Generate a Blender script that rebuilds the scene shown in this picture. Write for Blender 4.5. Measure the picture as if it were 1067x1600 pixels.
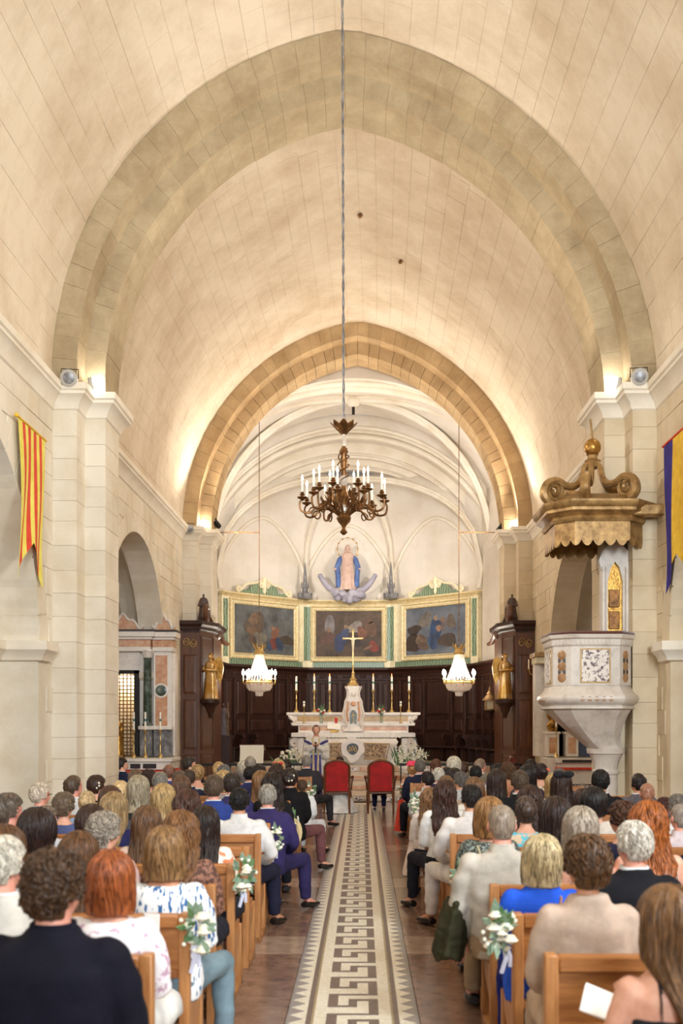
import bpy, bmesh, math, random, time
from mathutils import Vector, Matrix, noise
T0 = time.time()
PI = math.pi
random.seed(7)
for o in list(bpy.data.objects):
    bpy.data.objects.remove(o)
SC = bpy.context.scene
COL = SC.collection

# ------------------------------------------------------------------ camera
F = 1600.0            # focal length in pixels of the 1067x1600 frame
HC = 1.8              # camera height
VX, VY = 565.0, 1127.0  # principal point (level camera with lens shift)
cam = bpy.data.cameras.new('camera')
camo = bpy.data.objects.new('camera', cam)
COL.objects.link(camo)
camo.location = (0, 0, HC)
camo.rotation_euler = (PI / 2, 0, 0)
cam.sensor_fit = 'VERTICAL'
cam.sensor_height = 36
cam.sensor_width = 24
cam.lens = 36 * F / 1600
cam.shift_x = (533.5 - VX) / 1600
cam.shift_y = (VY - 800) / 1600
cam.clip_end = 200
cam.dof.use_dof = True
cam.dof.focus_distance = 19
cam.dof.aperture_fstop = 2.6
SC.camera = camo

# ------------------------------------------------------------------ world, exposure
w = bpy.data.worlds.new('world')
SC.world = w
w.use_nodes = True
w.node_tree.nodes['Background'].inputs[0].default_value = (0.75, 0.85, 1, 1)
w.node_tree.nodes['Background'].inputs[1].default_value = 0.5
SC.view_settings.view_transform = 'Standard'
SC.view_settings.look = 'None'
SC.view_settings.gamma = 1
SC.view_settings.use_curve_mapping = False
SC.view_settings.exposure = 0.2
try:
    SC.cycles.use_denoising = True
    SC.cycles.sample_clamp_indirect = 8
    SC.cycles.max_bounces = 8
    SC.cycles.diffuse_bounces = 5
except Exception:
    pass


def light(name, kind, loc, energy, color, target=None, size=1, size_y=None, radius=0.1, spot=None, blend=0.5, label=None):
    l = bpy.data.lights.new(name, kind)
    l.energy = energy
    l.color = color
    if kind == 'AREA':
        l.size = size
        if size_y:
            l.shape = 'RECTANGLE'
            l.size_y = size_y
    else:
        l.shadow_soft_size = radius
    if kind == 'SPOT':
        l.spot_size = math.radians(spot)
        l.spot_blend = blend
    o = bpy.data.objects.new(name, l)
    COL.objects.link(o)
    o.location = loc
    if target is not None:
        d = Vector(target) - Vector(loc)
        o.rotation_euler = d.to_track_quat('-Z', 'Y').to_euler()
    return o


# daylight: presumed unseen west window, plus a fill light added on the south side
WARM = (1.0, 0.89, 0.76)
NEUT = (1.0, 0.96, 0.92)
COOL = (0.88, 0.95, 1.0)
dw = light('daylight_west', 'AREA', (1.6, -8.6, 6.2), 900, (0.80, 0.91, 1.0), target=(-2.6, 12, 8.2), size=4.4, size_y=6.0)
dw.data.spread = math.radians(110)
light('fill_south', 'AREA', (4.05, 2.5, 5.2), 800, (0.84, 0.93, 1.0), target=(-4.4, 12.5, 5.4), size=2.2, size_y=2.0)
# fill lights added in the aisles, where no windows are built
light('fill_aisle_left', 'AREA', (-8.1, 12.0, 3.6), 95, NEUT, target=(-5.5, 13.5, 3.0), size=1.6, size_y=2.4)
light('fill_aisle_right', 'AREA', (7.9, 12.0, 3.6), 95, WARM, target=(5.3, 13.5, 3.0), size=1.6, size_y=2.4)

# ------------------------------------------------------------------ helpers


def lin(c):
    c = c / 255.0
    return c / 12.92 if c <= 0.04045 else ((c + 0.055) / 1.055) ** 2.4


def rgb(r, g, b):
    return (lin(r), lin(g), lin(b), 1)


def px(x, y, Y):
    """point at depth Y behind pixel (x, y) of the photograph"""
    return Vector(((x - VX) * Y / F, Y, HC - (y - VY) * Y / F))


MATS = {}


def mat(name, col, rough=0.7, metal=0.0, col2=None, scale=6.0, stretch=None, bump=0.0, bscale=None, fac=(0.35, 0.65),
        detail=6, rnd=0.0, emit=None, spec=0.5, kind='noise', trans=0.0, coat=0.0, sheen=0.0):
    """procedural material: two colours mixed by noise / voronoi / wave, optional bump and random shade per object"""
    if name in MATS:
        return MATS[name]
    m = bpy.data.materials.new(name)
    MATS[name] = m
    m.use_nodes = True
    nt = m.node_tree
    b = nt.nodes['Principled BSDF']
    b.inputs['Roughness'].default_value = rough
    b.inputs['Metallic'].default_value = metal
    b.inputs['Specular IOR Level'].default_value = spec
    b.inputs['Base Color'].default_value = col
    if trans:
        b.inputs['Transmission Weight'].default_value = trans
    if coat:
        b.inputs['Coat Weight'].default_value = coat
    if sheen:
        b.inputs['Sheen Weight'].default_value = sheen
    if emit:
        b.inputs['Emission Color'].default_value = emit[0]
        b.inputs['Emission Strength'].default_value = emit[1]
    tc = nt.nodes.new('ShaderNodeTexCoord')
    mp = nt.nodes.new('ShaderNodeMapping')
    nt.links.new(tc.outputs['Object'], mp.inputs[0])
    if stretch:
        mp.inputs['Scale'].default_value = stretch
    out = None
    if col2 is not None:
        if kind == 'noise':
            t = nt.nodes.new('ShaderNodeTexNoise')
            t.inputs['Scale'].default_value = scale
            t.inputs['Detail'].default_value = detail
            t.inputs['Roughness'].default_value = 0.72 if detail >= 9 else 0.62
            src = t.outputs['Fac']
        elif kind == 'vor':
            t = nt.nodes.new('ShaderNodeTexVoronoi')
            t.inputs['Scale'].default_value = scale
            src = t.outputs['Color']
        elif kind == 'wave':
            t = nt.nodes.new('ShaderNodeTexWave')
            t.inputs['Scale'].default_value = scale
            t.inputs['Distortion'].default_value = 6
            t.inputs['Detail'].default_value = 4
            src = t.outputs['Fac']
        nt.links.new(mp.outputs[0], t.inputs['Vector'])
        r = nt.nodes.new('ShaderNodeValToRGB')
        r.color_ramp.elements[0].position = fac[0]
        r.color_ramp.elements[1].position = fac[1]
        r.color_ramp.elements[0].color = col
        r.color_ramp.elements[1].color = col2
        nt.links.new(src, r.inputs[0])
        out = r.outputs[0]
    if rnd:
        oi = nt.nodes.new('ShaderNodeObjectInfo')
        mr = nt.nodes.new('ShaderNodeMapRange')
        mr.inputs[3].default_value = 1 - rnd
        mr.inputs[4].default_value = 1 + rnd * 0.6
        nt.links.new(oi.outputs['Random'], mr.inputs[0])
        mx = nt.nodes.new('ShaderNodeVectorMath')
        mx.operation = 'SCALE'
        if out is None:
            mx.inputs[0].default_value = col[:3]
        else:
            nt.links.new(out, mx.inputs[0])
        nt.links.new(mr.outputs[0], mx.inputs['Scale'])
        out = mx.outputs[0]
    if out is not None:
        nt.links.new(out, b.inputs['Base Color'])
    if bump:
        t2 = nt.nodes.new('ShaderNodeTexNoise')
        t2.inputs['Scale'].default_value = bscale or scale * 4
        t2.inputs['Detail'].default_value = 5
        nt.links.new(mp.outputs[0], t2.inputs['Vector'])
        bm = nt.nodes.new('ShaderNodeBump')
        bm.inputs['Strength'].default_value = bump
        bm.inputs['Distance'].default_value = 0.02
        nt.links.new(t2.outputs['Fac'], bm.inputs['Height'])
        nt.links.new(bm.outputs[0], b.inputs['Normal'])
    return m


class MB:
    """collects shapes, then links them as one mesh object"""

    def __init__(s):
        s.v = []
        s.f = []
        s.M = None

    def add(s, vs, fs):
        n = len(s.v)
        if s.M is not None:
            vs = [s.M @ Vector(p) for p in vs]
        s.v += [tuple(p) for p in vs]
        s.f += [tuple(i + n for i in f) for f in fs]
        return s

    def box(s, x0, x1, y0, y1, z0, z1, b=0.0):
        if b:
            return s.bevbox(x0, x1, y0, y1, z0, z1, b)
        vs = [(x0, y0, z0), (x1, y0, z0), (x1, y1, z0), (x0, y1, z0), (x0, y0, z1), (x1, y0, z1), (x1, y1, z1), (x0, y1, z1)]
        return s.add(vs, [(3, 2, 1, 0), (4, 5, 6, 7), (0, 1, 5, 4), (1, 2, 6, 5), (2, 3, 7, 6), (3, 0, 4, 7)])

    def bevbox(s, x0, x1, y0, y1, z0, z1, b):
        # chamfered box: 24 verts
        c = Vector(((x0 + x1) / 2, (y0 + y1) / 2, (z0 + z1) / 2))
        h = Vector((abs(x1 - x0) / 2, abs(y1 - y0) / 2, abs(z1 - z0) / 2))
        b = min(b, min(h) * 0.9)
        vs, idx = [], {}
        for sx in (-1, 1):
            for sy in (-1, 1):
                for sz in (-1, 1):
                    for a in range(3):
                        d = [h[0] - b, h[1] - b, h[2] - b]
                        d[a] = h[a]
                        idx[(sx, sy, sz, a)] = len(vs)
                        vs.append((c[0] + sx * d[0], c[1] + sy * d[1], c[2] + sz * d[2]))
        fs = []
        P = [(-1, -1), (1, -1), (1, 1), (-1, 1)]
        for a in range(3):
            for sg in (-1, 1):
                f = []
                for p, q in P:
                    k = [0, 0, 0]
                    k[a] = sg
                    k[(a + 1) % 3] = p
                    k[(a + 2) % 3] = q
                    f.append(idx[(k[0], k[1], k[2], a)])
                fs.append(tuple(f if sg > 0 else f[::-1]))
        for a in range(3):  # edges along axis a
            p, q = (a + 1) % 3, (a + 2) % 3
            for sp in (-1, 1):
                for sq in (-1, 1):
                    k0, k1 = [0, 0, 0], [0, 0, 0]
                    k0[a], k1[a] = -1, 1
                    k0[p] = k1[p] = sp
                    k0[q] = k1[q] = sq
                    f = (idx[(*k0, p)], idx[(*k1, p)], idx[(*k1, q)], idx[(*k0, q)])
                    fs.append(f if sp * sq < 0 else f[::-1])
        for sx in (-1, 1):
            for sy in (-1, 1):
                for sz in (-1, 1):
                    f = (idx[(sx, sy, sz, 0)], idx[(sx, sy, sz, 1)], idx[(sx, sy, sz, 2)])
                    fs.append(f if sx * sy * sz > 0 else f[::-1])
        return s.add(vs, fs)

    def lathe(s, prof, c=(0, 0, 0), n=16, sx=1, sy=1, a0=0, a1=2 * PI, rfun=None):
        """prof: list of (radius, z)"""
        full = abs(a1 - a0 - 2 * PI) < 1e-6
        m = n if full else n + 1
        vs, fs = [], []
        for r, z in prof:
            for i in range(m):
                a = a0 + (a1 - a0) * i / n
                k = rfun(a, z) if rfun else 1
                vs.append((c[0] + r * k * math.cos(a) * sx, c[1] + r * k * math.sin(a) * sy, c[2] + z))
        for j in range(len(prof) - 1):
            for i in range(n):
                i2 = (i + 1) % m
                fs.append((j * m + i, j * m + i2, (j + 1) * m + i2, (j + 1) * m + i))
        if full:
            fs.append(tuple(range(m))[::-1])
            fs.append(tuple(range((len(prof) - 1) * m, len(prof) * m)))
        return s.add(vs, fs)

    def ell(s, c, r, n=12, m=8, rot=None):
        vs, fs = [], []
        for j in range(m + 1):
            t = -PI / 2 + PI * j / m
            for i in range(n):
                a = 2 * PI * i / n
                p = Vector((r[0] * math.cos(t) * math.cos(a), r[1] * math.cos(t) * math.sin(a), r[2] * math.sin(t)))
                if rot is not None:
                    p = rot @ p
                vs.append(p + Vector(c))
        for j in range(m):
            for i in range(n):
                i2 = (i + 1) % n
                fs.append((j * n + i, j * n + i2, (j + 1) * n + i2, (j + 1) * n + i))
        return s.add(vs, fs)

    def tube(s, pts, r, n=8, flat=1.0):
        """tube along pts, r number or list, closed ends"""
        pts = [Vector(p) for p in pts]
        k = len(pts)
        rs = r if isinstance(r, (list, tuple)) else [r] * k
        vs, fs = [], []
        up = None
        for i in range(k):
            t = (pts[min(i + 1, k - 1)] - pts[max(i - 1, 0)])
            if t.length < 1e-9:
                t = Vector((0, 0, 1))
            t.normalize()
            if up is None:
                up = Vector((0, 0, 1)) if abs(t.z) < 0.9 else Vector((0, 1, 0))
            a = t.cross(up)
            if a.length < 1e-4:
                a = t.orthogonal()
            a.normalize()
            b = a.cross(t).normalized()
            up = b
            for j in range(n):
                q = 2 * PI * j / n
                vs.append(pts[i] + (a * math.cos(q) + b * math.sin(q) * flat) * rs[i])
        for i in range(k - 1):
            for j in range(n):
                j2 = (j + 1) % n
                fs.append((i * n + j, i * n + j2, (i + 1) * n + j2, (i + 1) * n + j))
        fs.append(tuple(range(n))[::-1])
        fs.append(tuple(range((k - 1) * n, k * n)))
        return s.add(vs, fs)

    def prism(s, poly, d0, d1, axis='Y'):
        """poly of 2-D points extruded along an axis from d0 to d1; (u,v) = (x,z) for Y, (y,z) for X, (x,y) for Z"""
        def P(u, v, d):
            return {'Y': (u, d, v), 'X': (d, u, v), 'Z': (u, v, d)}[axis]
        n = len(poly)
        vs = [P(u, v, d0) for u, v in poly] + [P(u, v, d1) for u, v in poly]
        fs = [tuple(range(n)), tuple(range(n, 2 * n))[::-1]]
        fs += [(i, i + n, (i + 1) % n + n, (i + 1) % n) for i in range(n)]
        return s.add(vs, fs)

    def loft(s, rings, close=True, cap=True):
        n = len(rings[0])
        vs = [p for r in rings for p in r]
        fs = []
        for j in range(len(rings) - 1):
            for i in range(n if close else n - 1):
                i2 = (i + 1) % n
                fs.append((j * n + i, j * n + i2, (j + 1) * n + i2, (j + 1) * n + i))
        if cap:
            fs.append(tuple(range(n))[::-1])
            fs.append(tuple(range((len(rings) - 1) * n, len(rings) * n)))
        return s.add(vs, fs)

    def grid(s, fn, nu, nv):
        vs = [fn(i / nu, j / nv) for j in range(nv + 1) for i in range(nu + 1)]
        fs = [(j * (nu + 1) + i, j * (nu + 1) + i + 1, (j + 1) * (nu + 1) + i + 1, (j + 1) * (nu + 1) + i) for j in range(nv) for i in range(nu)]
        return s.add(vs, fs)

    def mesh(s, name, smooth=True, ang=40, fix=True):
        me = bpy.data.meshes.new(name)
        me.from_pydata(s.v, [], s.f)
        if fix:
            bm = bmesh.new()
            bm.from_mesh(me)
            bmesh.ops.recalc_face_normals(bm, faces=bm.faces)
            bm.to_mesh(me)
            bm.free()
        if smooth:
            me.shade_smooth()
            me.set_sharp_from_angle(angle=math.radians(ang))
        return me

    def build(s, name, m, parent=None, smooth=True, ang=40, fix=True):
        return link(name, s.mesh(name, smooth, ang, fix), m, parent)


def link(name, me, m=None, parent=None):
    o = bpy.data.objects.new(name, me)
    COL.objects.link(o)
    if m is not None:
        if len(me.materials) == 0:
            me.materials.append(m)
        else:
            o.material_slots[0].link = 'OBJECT'
            o.material_slots[0].material = m
    if parent is not None:
        o.parent = parent
    return o


def thing(name, label, cat, loc=(0, 0, 0), rz=0, group=None):
    o = bpy.data.objects.new(name, None)
    COL.objects.link(o)
    o.empty_display_size = 0.1
    o.location = loc
    o.rotation_euler = (0, 0, rz)
    tag(o, label, cat, group)
    return o


def tag(o, label=None, cat=None, group=None, kind=None):
    if label:
        o['label'] = label
    if cat:
        o['category'] = cat
    if group:
        o['group'] = group
    if kind:
        o['kind'] = kind
    return o


def struct(o, label=None):
    o['kind'] = 'structure'
    if label:
        o['label'] = label
    return o


def copy_tree(o, parent=None):
    c = o.copy()
    COL.objects.link(c)
    c.parent = parent
    for ch in o.children:
        copy_tree(ch, c)
    return c


def sweep(mb, path, prof, closed=False, side=1):
    """moulding: profile (out, z) swept along a plan polyline, mitred; out is measured to the right of the walking direction (side=1)"""
    n = len(path)
    P = [Vector((p[0], p[1])) for p in path]
    rings = []
    for i in range(n):
        if closed:
            d0 = (P[i] - P[i - 1]).normalized()
            d1 = (P[(i + 1) % n] - P[i]).normalized()
        else:
            d0 = (P[i] - P[i - 1]).normalized() if i > 0 else (P[1] - P[0]).normalized()
            d1 = (P[i + 1] - P[i]).normalized() if i < n - 1 else d0
        n0 = Vector((d0.y, -d0.x)) * side
        n1 = Vector((d1.y, -d1.x)) * side
        m = n0 + n1
        if m.length < 1e-6:
            m = n0.copy()
        m.normalize()
        k = 1 / max(0.3, m.dot(n0))
        rings.append([(P[i].x + m.x * o * k, P[i].y + m.y * o * k, z) for o, z in prof])
    if closed:
        rings.append(rings[0])
    mb.loft(rings, close=True, cap=not closed)
    return mb


def remesh(mb, name, voxel, smooth=4, disp=None):
    """voxel remesh of overlapping shapes into one continuous surface"""
    me = bpy.data.meshes.new(name)
    me.from_pydata(mb.v, [], mb.f)
    bm = bmesh.new()
    bm.from_mesh(me)
    bmesh.ops.recalc_face_normals(bm, faces=bm.faces)
    bm.to_mesh(me)
    bm.free()
    o = bpy.data.objects.new('tmp', me)
    sc2 = bpy.data.scenes.get('workbench') or bpy.data.scenes.new('workbench')
    sc2.collection.objects.link(o)
    md = o.modifiers.new('r', 'REMESH')
    md.mode = 'VOXEL'
    md.voxel_size = voxel
    if smooth:
        sm = o.modifiers.new('s', 'SMOOTH')
        sm.factor = 0.5
        sm.iterations = smooth
    vl = sc2.view_layers[0]
    vl.update()
    dg = vl.depsgraph
    res = bpy.data.meshes.new_from_object(o.evaluated_get(dg))
    bpy.data.objects.remove(o)
    bpy.data.meshes.remove(me)
    res.name = name
    if disp:
        n = len(res.vertices)
        co, no = [0.0] * (3 * n), [0.0] * (3 * n)
        res.vertices.foreach_get('co', co)
        res.vertices.foreach_get('normal', no)
        for i in range(n):
            k = 3 * i
            d = disp(Vector(co[k:k + 3]))
            co[k] += no[k] * d
            co[k + 1] += no[k + 1] * d
            co[k + 2] += no[k + 2] * d
        res.vertices.foreach_set('co', co)
        res.update()
    res.shade_smooth()
    return res


def apparent(vs):
    """pixel area and in-frame test of a set of points"""
    xs, ys = [], []
    for p in vs:
        if p[1] < 0.5:
            return 0
        xs.append(VX + p[0] * F / p[1])
        ys.append(VY - (p[2] - HC) * F / p[1])
    if max(xs) < 0 or min(xs) > 1067 or max(ys) < 0 or min(ys) > 1600:
        return 0
    return (max(xs) - min(xs)) * (max(ys) - min(ys))


def stones(blocks, m, parent, name='stone', limit=300, rest='stone_courses', minpx=60):
    """each block (verts, faces): the largest in view are objects of their own, the rest one part of kind stuff"""
    sc = sorted(((apparent(b[0]), i) for i, b in enumerate(blocks)), reverse=True)
    own = [i for a, i in sc[:limit] if a > minpx]
    so = set(own)
    for i in own:
        mb = MB()
        mb.add(*blocks[i])
        mb.build(name, m, parent, smooth=False, fix=False)
    mb = MB()
    for i, b in enumerate(blocks):
        if i not in so:
            mb.add(*b)
    if mb.v:
        o = mb.build(rest, m, parent, smooth=False, fix=False)
        o['kind'] = 'stuff'


BOXF = [(3, 2, 1, 0), (4, 5, 6, 7), (0, 1, 5, 4), (1, 2, 6, 5), (2, 3, 7, 6), (3, 0, 4, 7)]


def course_blocks(fn, U, V, h, ln, gap=0.008, proud=0.012, jit=0.004, skip=None, back=0.01, seed=1, u0=0.0, v0=0.0):
    """masonry courses on the surface fn(u, v, d): u along, v up, d out of the surface"""
    R = random.Random(seed)
    out = []
    v = v0
    row = 0
    while v < V - 0.02:
        hh = h * R.uniform(0.88, 1.14)
        v1 = min(V, v + hh)
        if V - v1 < h * 0.35:
            v1 = V
        u = u0 - (ln * R.uniform(0.2, 0.8))
        while u < U - 0.02:
            l = ln * R.uniform(0.75, 1.3)
            a, b = max(u, u0), min(u + l, U)
            u += l
            if b - a < 0.05:
                continue
            if skip and skip(a, b, v, v1):
                continue
            d = proud + R.uniform(-jit, jit)
            g = gap / 2
            vs = [fn(a + g, v + g, -back), fn(b - g, v + g, -back), fn(b - g, v1 - g, -back), fn(a + g, v1 - g, -back),
                  fn(a + g, v + g, d), fn(b - g, v + g, d), fn(b - g, v1 - g, d + R.uniform(-.002, .002)), fn(a + g, v1 - g, d)]
            out.append((vs, BOXF))
        v = v1
        row += 1
    return out


# ------------------------------------------------------------------ shared materials
M = {}
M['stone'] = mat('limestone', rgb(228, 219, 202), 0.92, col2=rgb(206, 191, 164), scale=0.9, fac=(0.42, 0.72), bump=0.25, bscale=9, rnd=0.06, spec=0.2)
M['stoner'] = mat('tan_warm_lit_limestone', rgb(218, 202, 174), 0.92, col2=rgb(192, 172, 138), scale=0.9, fac=(0.42, 0.72), bump=0.25, bscale=9, rnd=0.06, spec=0.2)  # right side: own tan tone, with part of the warm lamplight put into the colour
M['vault'] = mat('vault_limestone', rgb(226, 212, 190), 0.95, col2=rgb(186, 162, 130), scale=0.6, fac=(0.40, 0.80), bump=0.3, bscale=6, spec=0.15, detail=9)
M['arch'] = mat('arch_limestone', rgb(186, 168, 136), 0.93, col2=rgb(146, 126, 96), scale=1.4, fac=(0.35, 0.75), bump=0.3, bscale=9, detail=9, rnd=0.04, spec=0.2)
M['archc'] = mat('chancel_arch_stone', rgb(192, 164, 124), 0.93, col2=rgb(160, 130, 92), scale=1.5, fac=(0.4, 0.75), bump=0.3, bscale=9, rnd=0.09, spec=0.2)
M['plaster'] = mat('choir_stone', rgb(232, 224, 212), 0.95, col2=rgb(214, 202, 184), scale=0.8, fac=(0.4, 0.75), bump=0.12, bscale=8, rnd=0.03, spec=0.15)
M['rib'] = mat('rib_stone', rgb(236, 228, 212), 0.9, col2=rgb(218, 204, 180), scale=1.2, fac=(0.4, 0.75), bump=0.1, spec=0.2)
M['wood'] = mat('dark_walnut', rgb(66, 36, 24), 0.5, col2=rgb(40, 20, 14), scale=3, stretch=(6, 6, 0.7), bump=0.08, bscale=20, rnd=0.12, spec=.35)
M['oak'] = mat('light_oak', rgb(180, 118, 62), 0.45, col2=rgb(148, 90, 44), scale=4, stretch=(1.2, 8, 8), bump=0.05, bscale=30, rnd=0.08)
M['oakv'] = mat('light_oak_upright', rgb(188, 130, 76), 0.45, col2=rgb(160, 102, 54), scale=4, stretch=(8, 8, 1.2), bump=0.05, bscale=30, rnd=0.08)
M['gold'] = mat('gilding', rgb(204, 160, 84), 0.32, 0.85, col2=rgb(140, 98, 44), scale=14, bump=0.15, bscale=40)
M['gilt'] = mat('dull_gilt_wood', rgb(182, 146, 92), 0.42, 0.45, col2=rgb(124, 92, 52), scale=7, bump=0.1, bscale=30)
M['brass'] = mat('brass', rgb(206, 176, 116), 0.33, 0.85)
M['bronze'] = mat('old_bronze', rgb(150, 104, 58), 0.36, 0.7, col2=rgb(86, 58, 32), scale=12)
M['cream'] = mat('cream_paint', rgb(238, 228, 196), 0.6, col2=rgb(222, 208, 168), scale=8)
M['goldcream'] = mat('cream_gilt_frame', rgb(234, 218, 174), 0.45, 0.1, col2=rgb(208, 182, 124), scale=12, bump=0.15, bscale=50)
M['greenm'] = mat('green_marble', rgb(88, 112, 84), 0.3, col2=rgb(150, 166, 138), scale=5, kind='wave', fac=(0.1, 0.95), rnd=0.05)
M['greend'] = mat('dark_green_marble', rgb(52, 66, 56), 0.25, col2=rgb(120, 130, 118), scale=4, fac=(0.45, 0.66), detail=10)
M['wmarble'] = mat('white_marble', rgb(232, 224, 214), 0.32, col2=rgb(196, 184, 176), scale=3.5, fac=(0.5, 0.78), detail=10, bump=0.02)
M['pmarble'] = mat('greyed_marble', rgb(214, 204, 192), 0.35, col2=rgb(172, 158, 146), scale=3.5, fac=(0.48, 0.76), detail=10, bump=0.02)
M['omarble'] = mat('orange_marble', rgb(192, 130, 90), 0.3, col2=rgb(222, 186, 154), scale=5, fac=(0.4, 0.7), detail=10)
M['ymarble'] = mat('yellow_marble', rgb(178, 136, 72), 0.3, col2=rgb(212, 184, 128), scale=7, fac=(0.4, 0.68), detail=10)
M['breccia'] = mat('violet_breccia', rgb(232, 222, 212), 0.28, col2=rgb(100, 76, 80), scale=20, fac=(0.49, 0.57), detail=8)
M['grmarble'] = mat('grey_marble', rgb(98, 96, 98), 0.28, col2=rgb(150, 148, 148), scale=5, fac=(0.45, 0.62), detail=10)
M['black'] = mat('black_metal', rgb(28, 26, 26), 0.5, 0.4)
M['darkiron'] = mat('dark_iron', rgb(38, 34, 32), 0.55, 0.5)
M['greyp'] = mat('grey_paint', rgb(170, 164, 152), 0.55)
M['white'] = mat('white_wax', rgb(246, 240, 226), 0.5)
M['lamp'] = mat('lamp_glow', rgb(255, 250, 240), 0.5, emit=((1, 0.96, 0.9, 1), 30))
M['bulb'] = mat('bulb_glow', rgb(255, 246, 230), 0.3, emit=((1, 0.9, 0.75, 1), 2.2))
M['cbulb'] = mat('crystal_bulb_glow', rgb(255, 250, 240), 0.3, emit=((1, 0.95, 0.88, 1), 40))
M['flame'] = mat('flame_glow', rgb(255, 120, 60), 0.5, emit=((1, 0.3, 0.08, 1), 3))
M['red'] = mat('red_velvet', rgb(176, 16, 16), 0.8, col2=rgb(140, 8, 10), scale=8, sheen=0.1)
# ------------------------------------------------------------------ the building
AX = -0.1                       # nave axis
WH, OH, IH = 4.34, 3.99, 3.69   # half widths: wall, outer order, inner order
CC = 0.85                       # pointed arch: centres lie this far past the axis
ZS = 6.61                       # springing height
Y1, Y2 = 14.7, 25.4             # near faces of the two transverse arches
DO, DI0, DI1 = 1.72, 0.44, 1.28  # depth of outer order, inner order from / to


def vshift(Y):
    t = min(1, max(0, (Y - 16) / 8))
    return -0.15 * (1 - t)


def arc(R, t, Y):
    """t 0..2 from left springing over the apex to right springing, radius R about the offset centres"""
    pm = math.acos(CC / R)
    rise = R * math.sin(pm)
    if t <= 1:
        p = t * pm
        x, z = CC - R * math.cos(p), R * math.sin(p)
    else:
        p = (2 - t) * pm
        x, z = -CC + R * math.cos(p), R * math.sin(p)
    return Vector((AX + x + vshift(Y) * z / rise, Y, ZS + z))


RW, RO, RI = WH + CC, OH + CC, IH + CC
LARC = RW * math.acos(CC / RW)

# --- ceiling: the pointed barrel vault
mb = MB()
ts = [i / 20 for i in range(41)]
ys = [-9 + i * 1.0 for i in range(36)]
rings = []
for Y in ys:
    rings.append([arc(RW + 0.012, t, Y) for t in ts] + [arc(RW + 0.5, t, Y) for t in reversed(ts)])
mb.loft(rings, close=True, cap=True)
ceil = struct(mb.build('ceiling', M['vault'], ang=60))


def vault_fn(y0):
    def fn(u, v, d):
        return arc(RW - d + 0.004, v / LARC, y0 + u)
    return fn


blk = course_blocks(vault_fn(16.42), Y2 - 16.42, LARC * 2, 0.34, 0.75, gap=0.004, proud=0.0, jit=0.003, back=0.02, seed=3)
blk += course_blocks(vault_fn(5.0), Y1 - 5.0, LARC * 2, 0.34, 0.75, gap=0.004, proud=0.0, jit=0.003, back=0.02, seed=4)
stones(blk, M['vault'], ceil, 'vault_stone', 300, 'vault_stone_courses')
for (hx, hy, hy_) in ((563, 391, 20.0), (628, 440, 21.5)):
    p = arc(RW - 0.03, 1.02 + (hx - 563) * 0.0018, hy_)
    MB().ell(p, (0.05, 0.08, 0.03), 10, 6).build('vault_hole', M['bronze'], ceil)

# --- transverse arches of voussoirs, two orders


def transverse(name, Y, nv, m):
    a = bpy.data.objects.new(name, None)
    COL.objects.link(a)
    struct(a)
    R = random.Random(int(Y))
    for (r0, r1, ya, yb, nm) in ((RI, RO + 0.02, Y + DI0, Y + DI1, 'voussoir'), (RO, RW + 0.08, Y, Y + DO, 'outer_voussoir')):
        t = 0.0
        cuts = [2 * i / (2 * nv) for i in range(2 * nv + 1)]
        cuts = [c if c in (0, 1.0, 2) else c + R.uniform(-0.25, 0.25) / nv * 0.6 for c in cuts]
        for i in range(len(cuts) - 1):
            g = 0.0002 if Y < 20 else (0.0007 if nm == 'voussoir' else 0.0003)
            t0, t1 = cuts[i] + g, cuts[i + 1] - g
            d = R.uniform(-0.004, 0.004)
            f = R.uniform(-0.004, 0.003)
            tm = (t0 + t1) / 2
            vs = []
            for yy in (ya + f, yb - f):
                vs += [arc(r0 + d, t0, yy), arc(r0 + d, tm, yy), arc(r0 + d, t1, yy), arc(r1, t1, yy), arc(r1, tm, yy), arc(r1, t0, yy)]
            fs = [(0, 1, 4, 5), (1, 2, 3, 4), (11, 10, 7, 6), (10, 9, 8, 7), (0, 6, 7, 1), (1, 7, 8, 2), (5, 4, 10, 11), (4, 3, 9, 10), (0, 5, 11, 6), (2, 8, 9, 3)]
            q = MB()
            q.add(vs, fs)
            q.build(nm, m, a, ang=25)
    return a


transverse('trim_1', Y1, 20, M['arch'])
transverse('trim_2', Y2, 22, M['archc'])

# --- side walls with arcade openings


def wall_outline(ya, yb, holes, top, r=2.69, zs=2.85):
    pts = [(ya, 0)]
    for (h0, h1) in holes:
        c = (h0 + h1) / 2
        rr = (h1 - h0) / 2
        pts.append((h0, 0))
        for i in range(25):
            a = PI - PI * i / 24
            pts.append((c + rr * math.cos(a), zs + rr * math.sin(a)))
        pts.append((h1, 0))
    pts += [(yb, 0), (yb, top), (ya, top)]
    return pts


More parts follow.
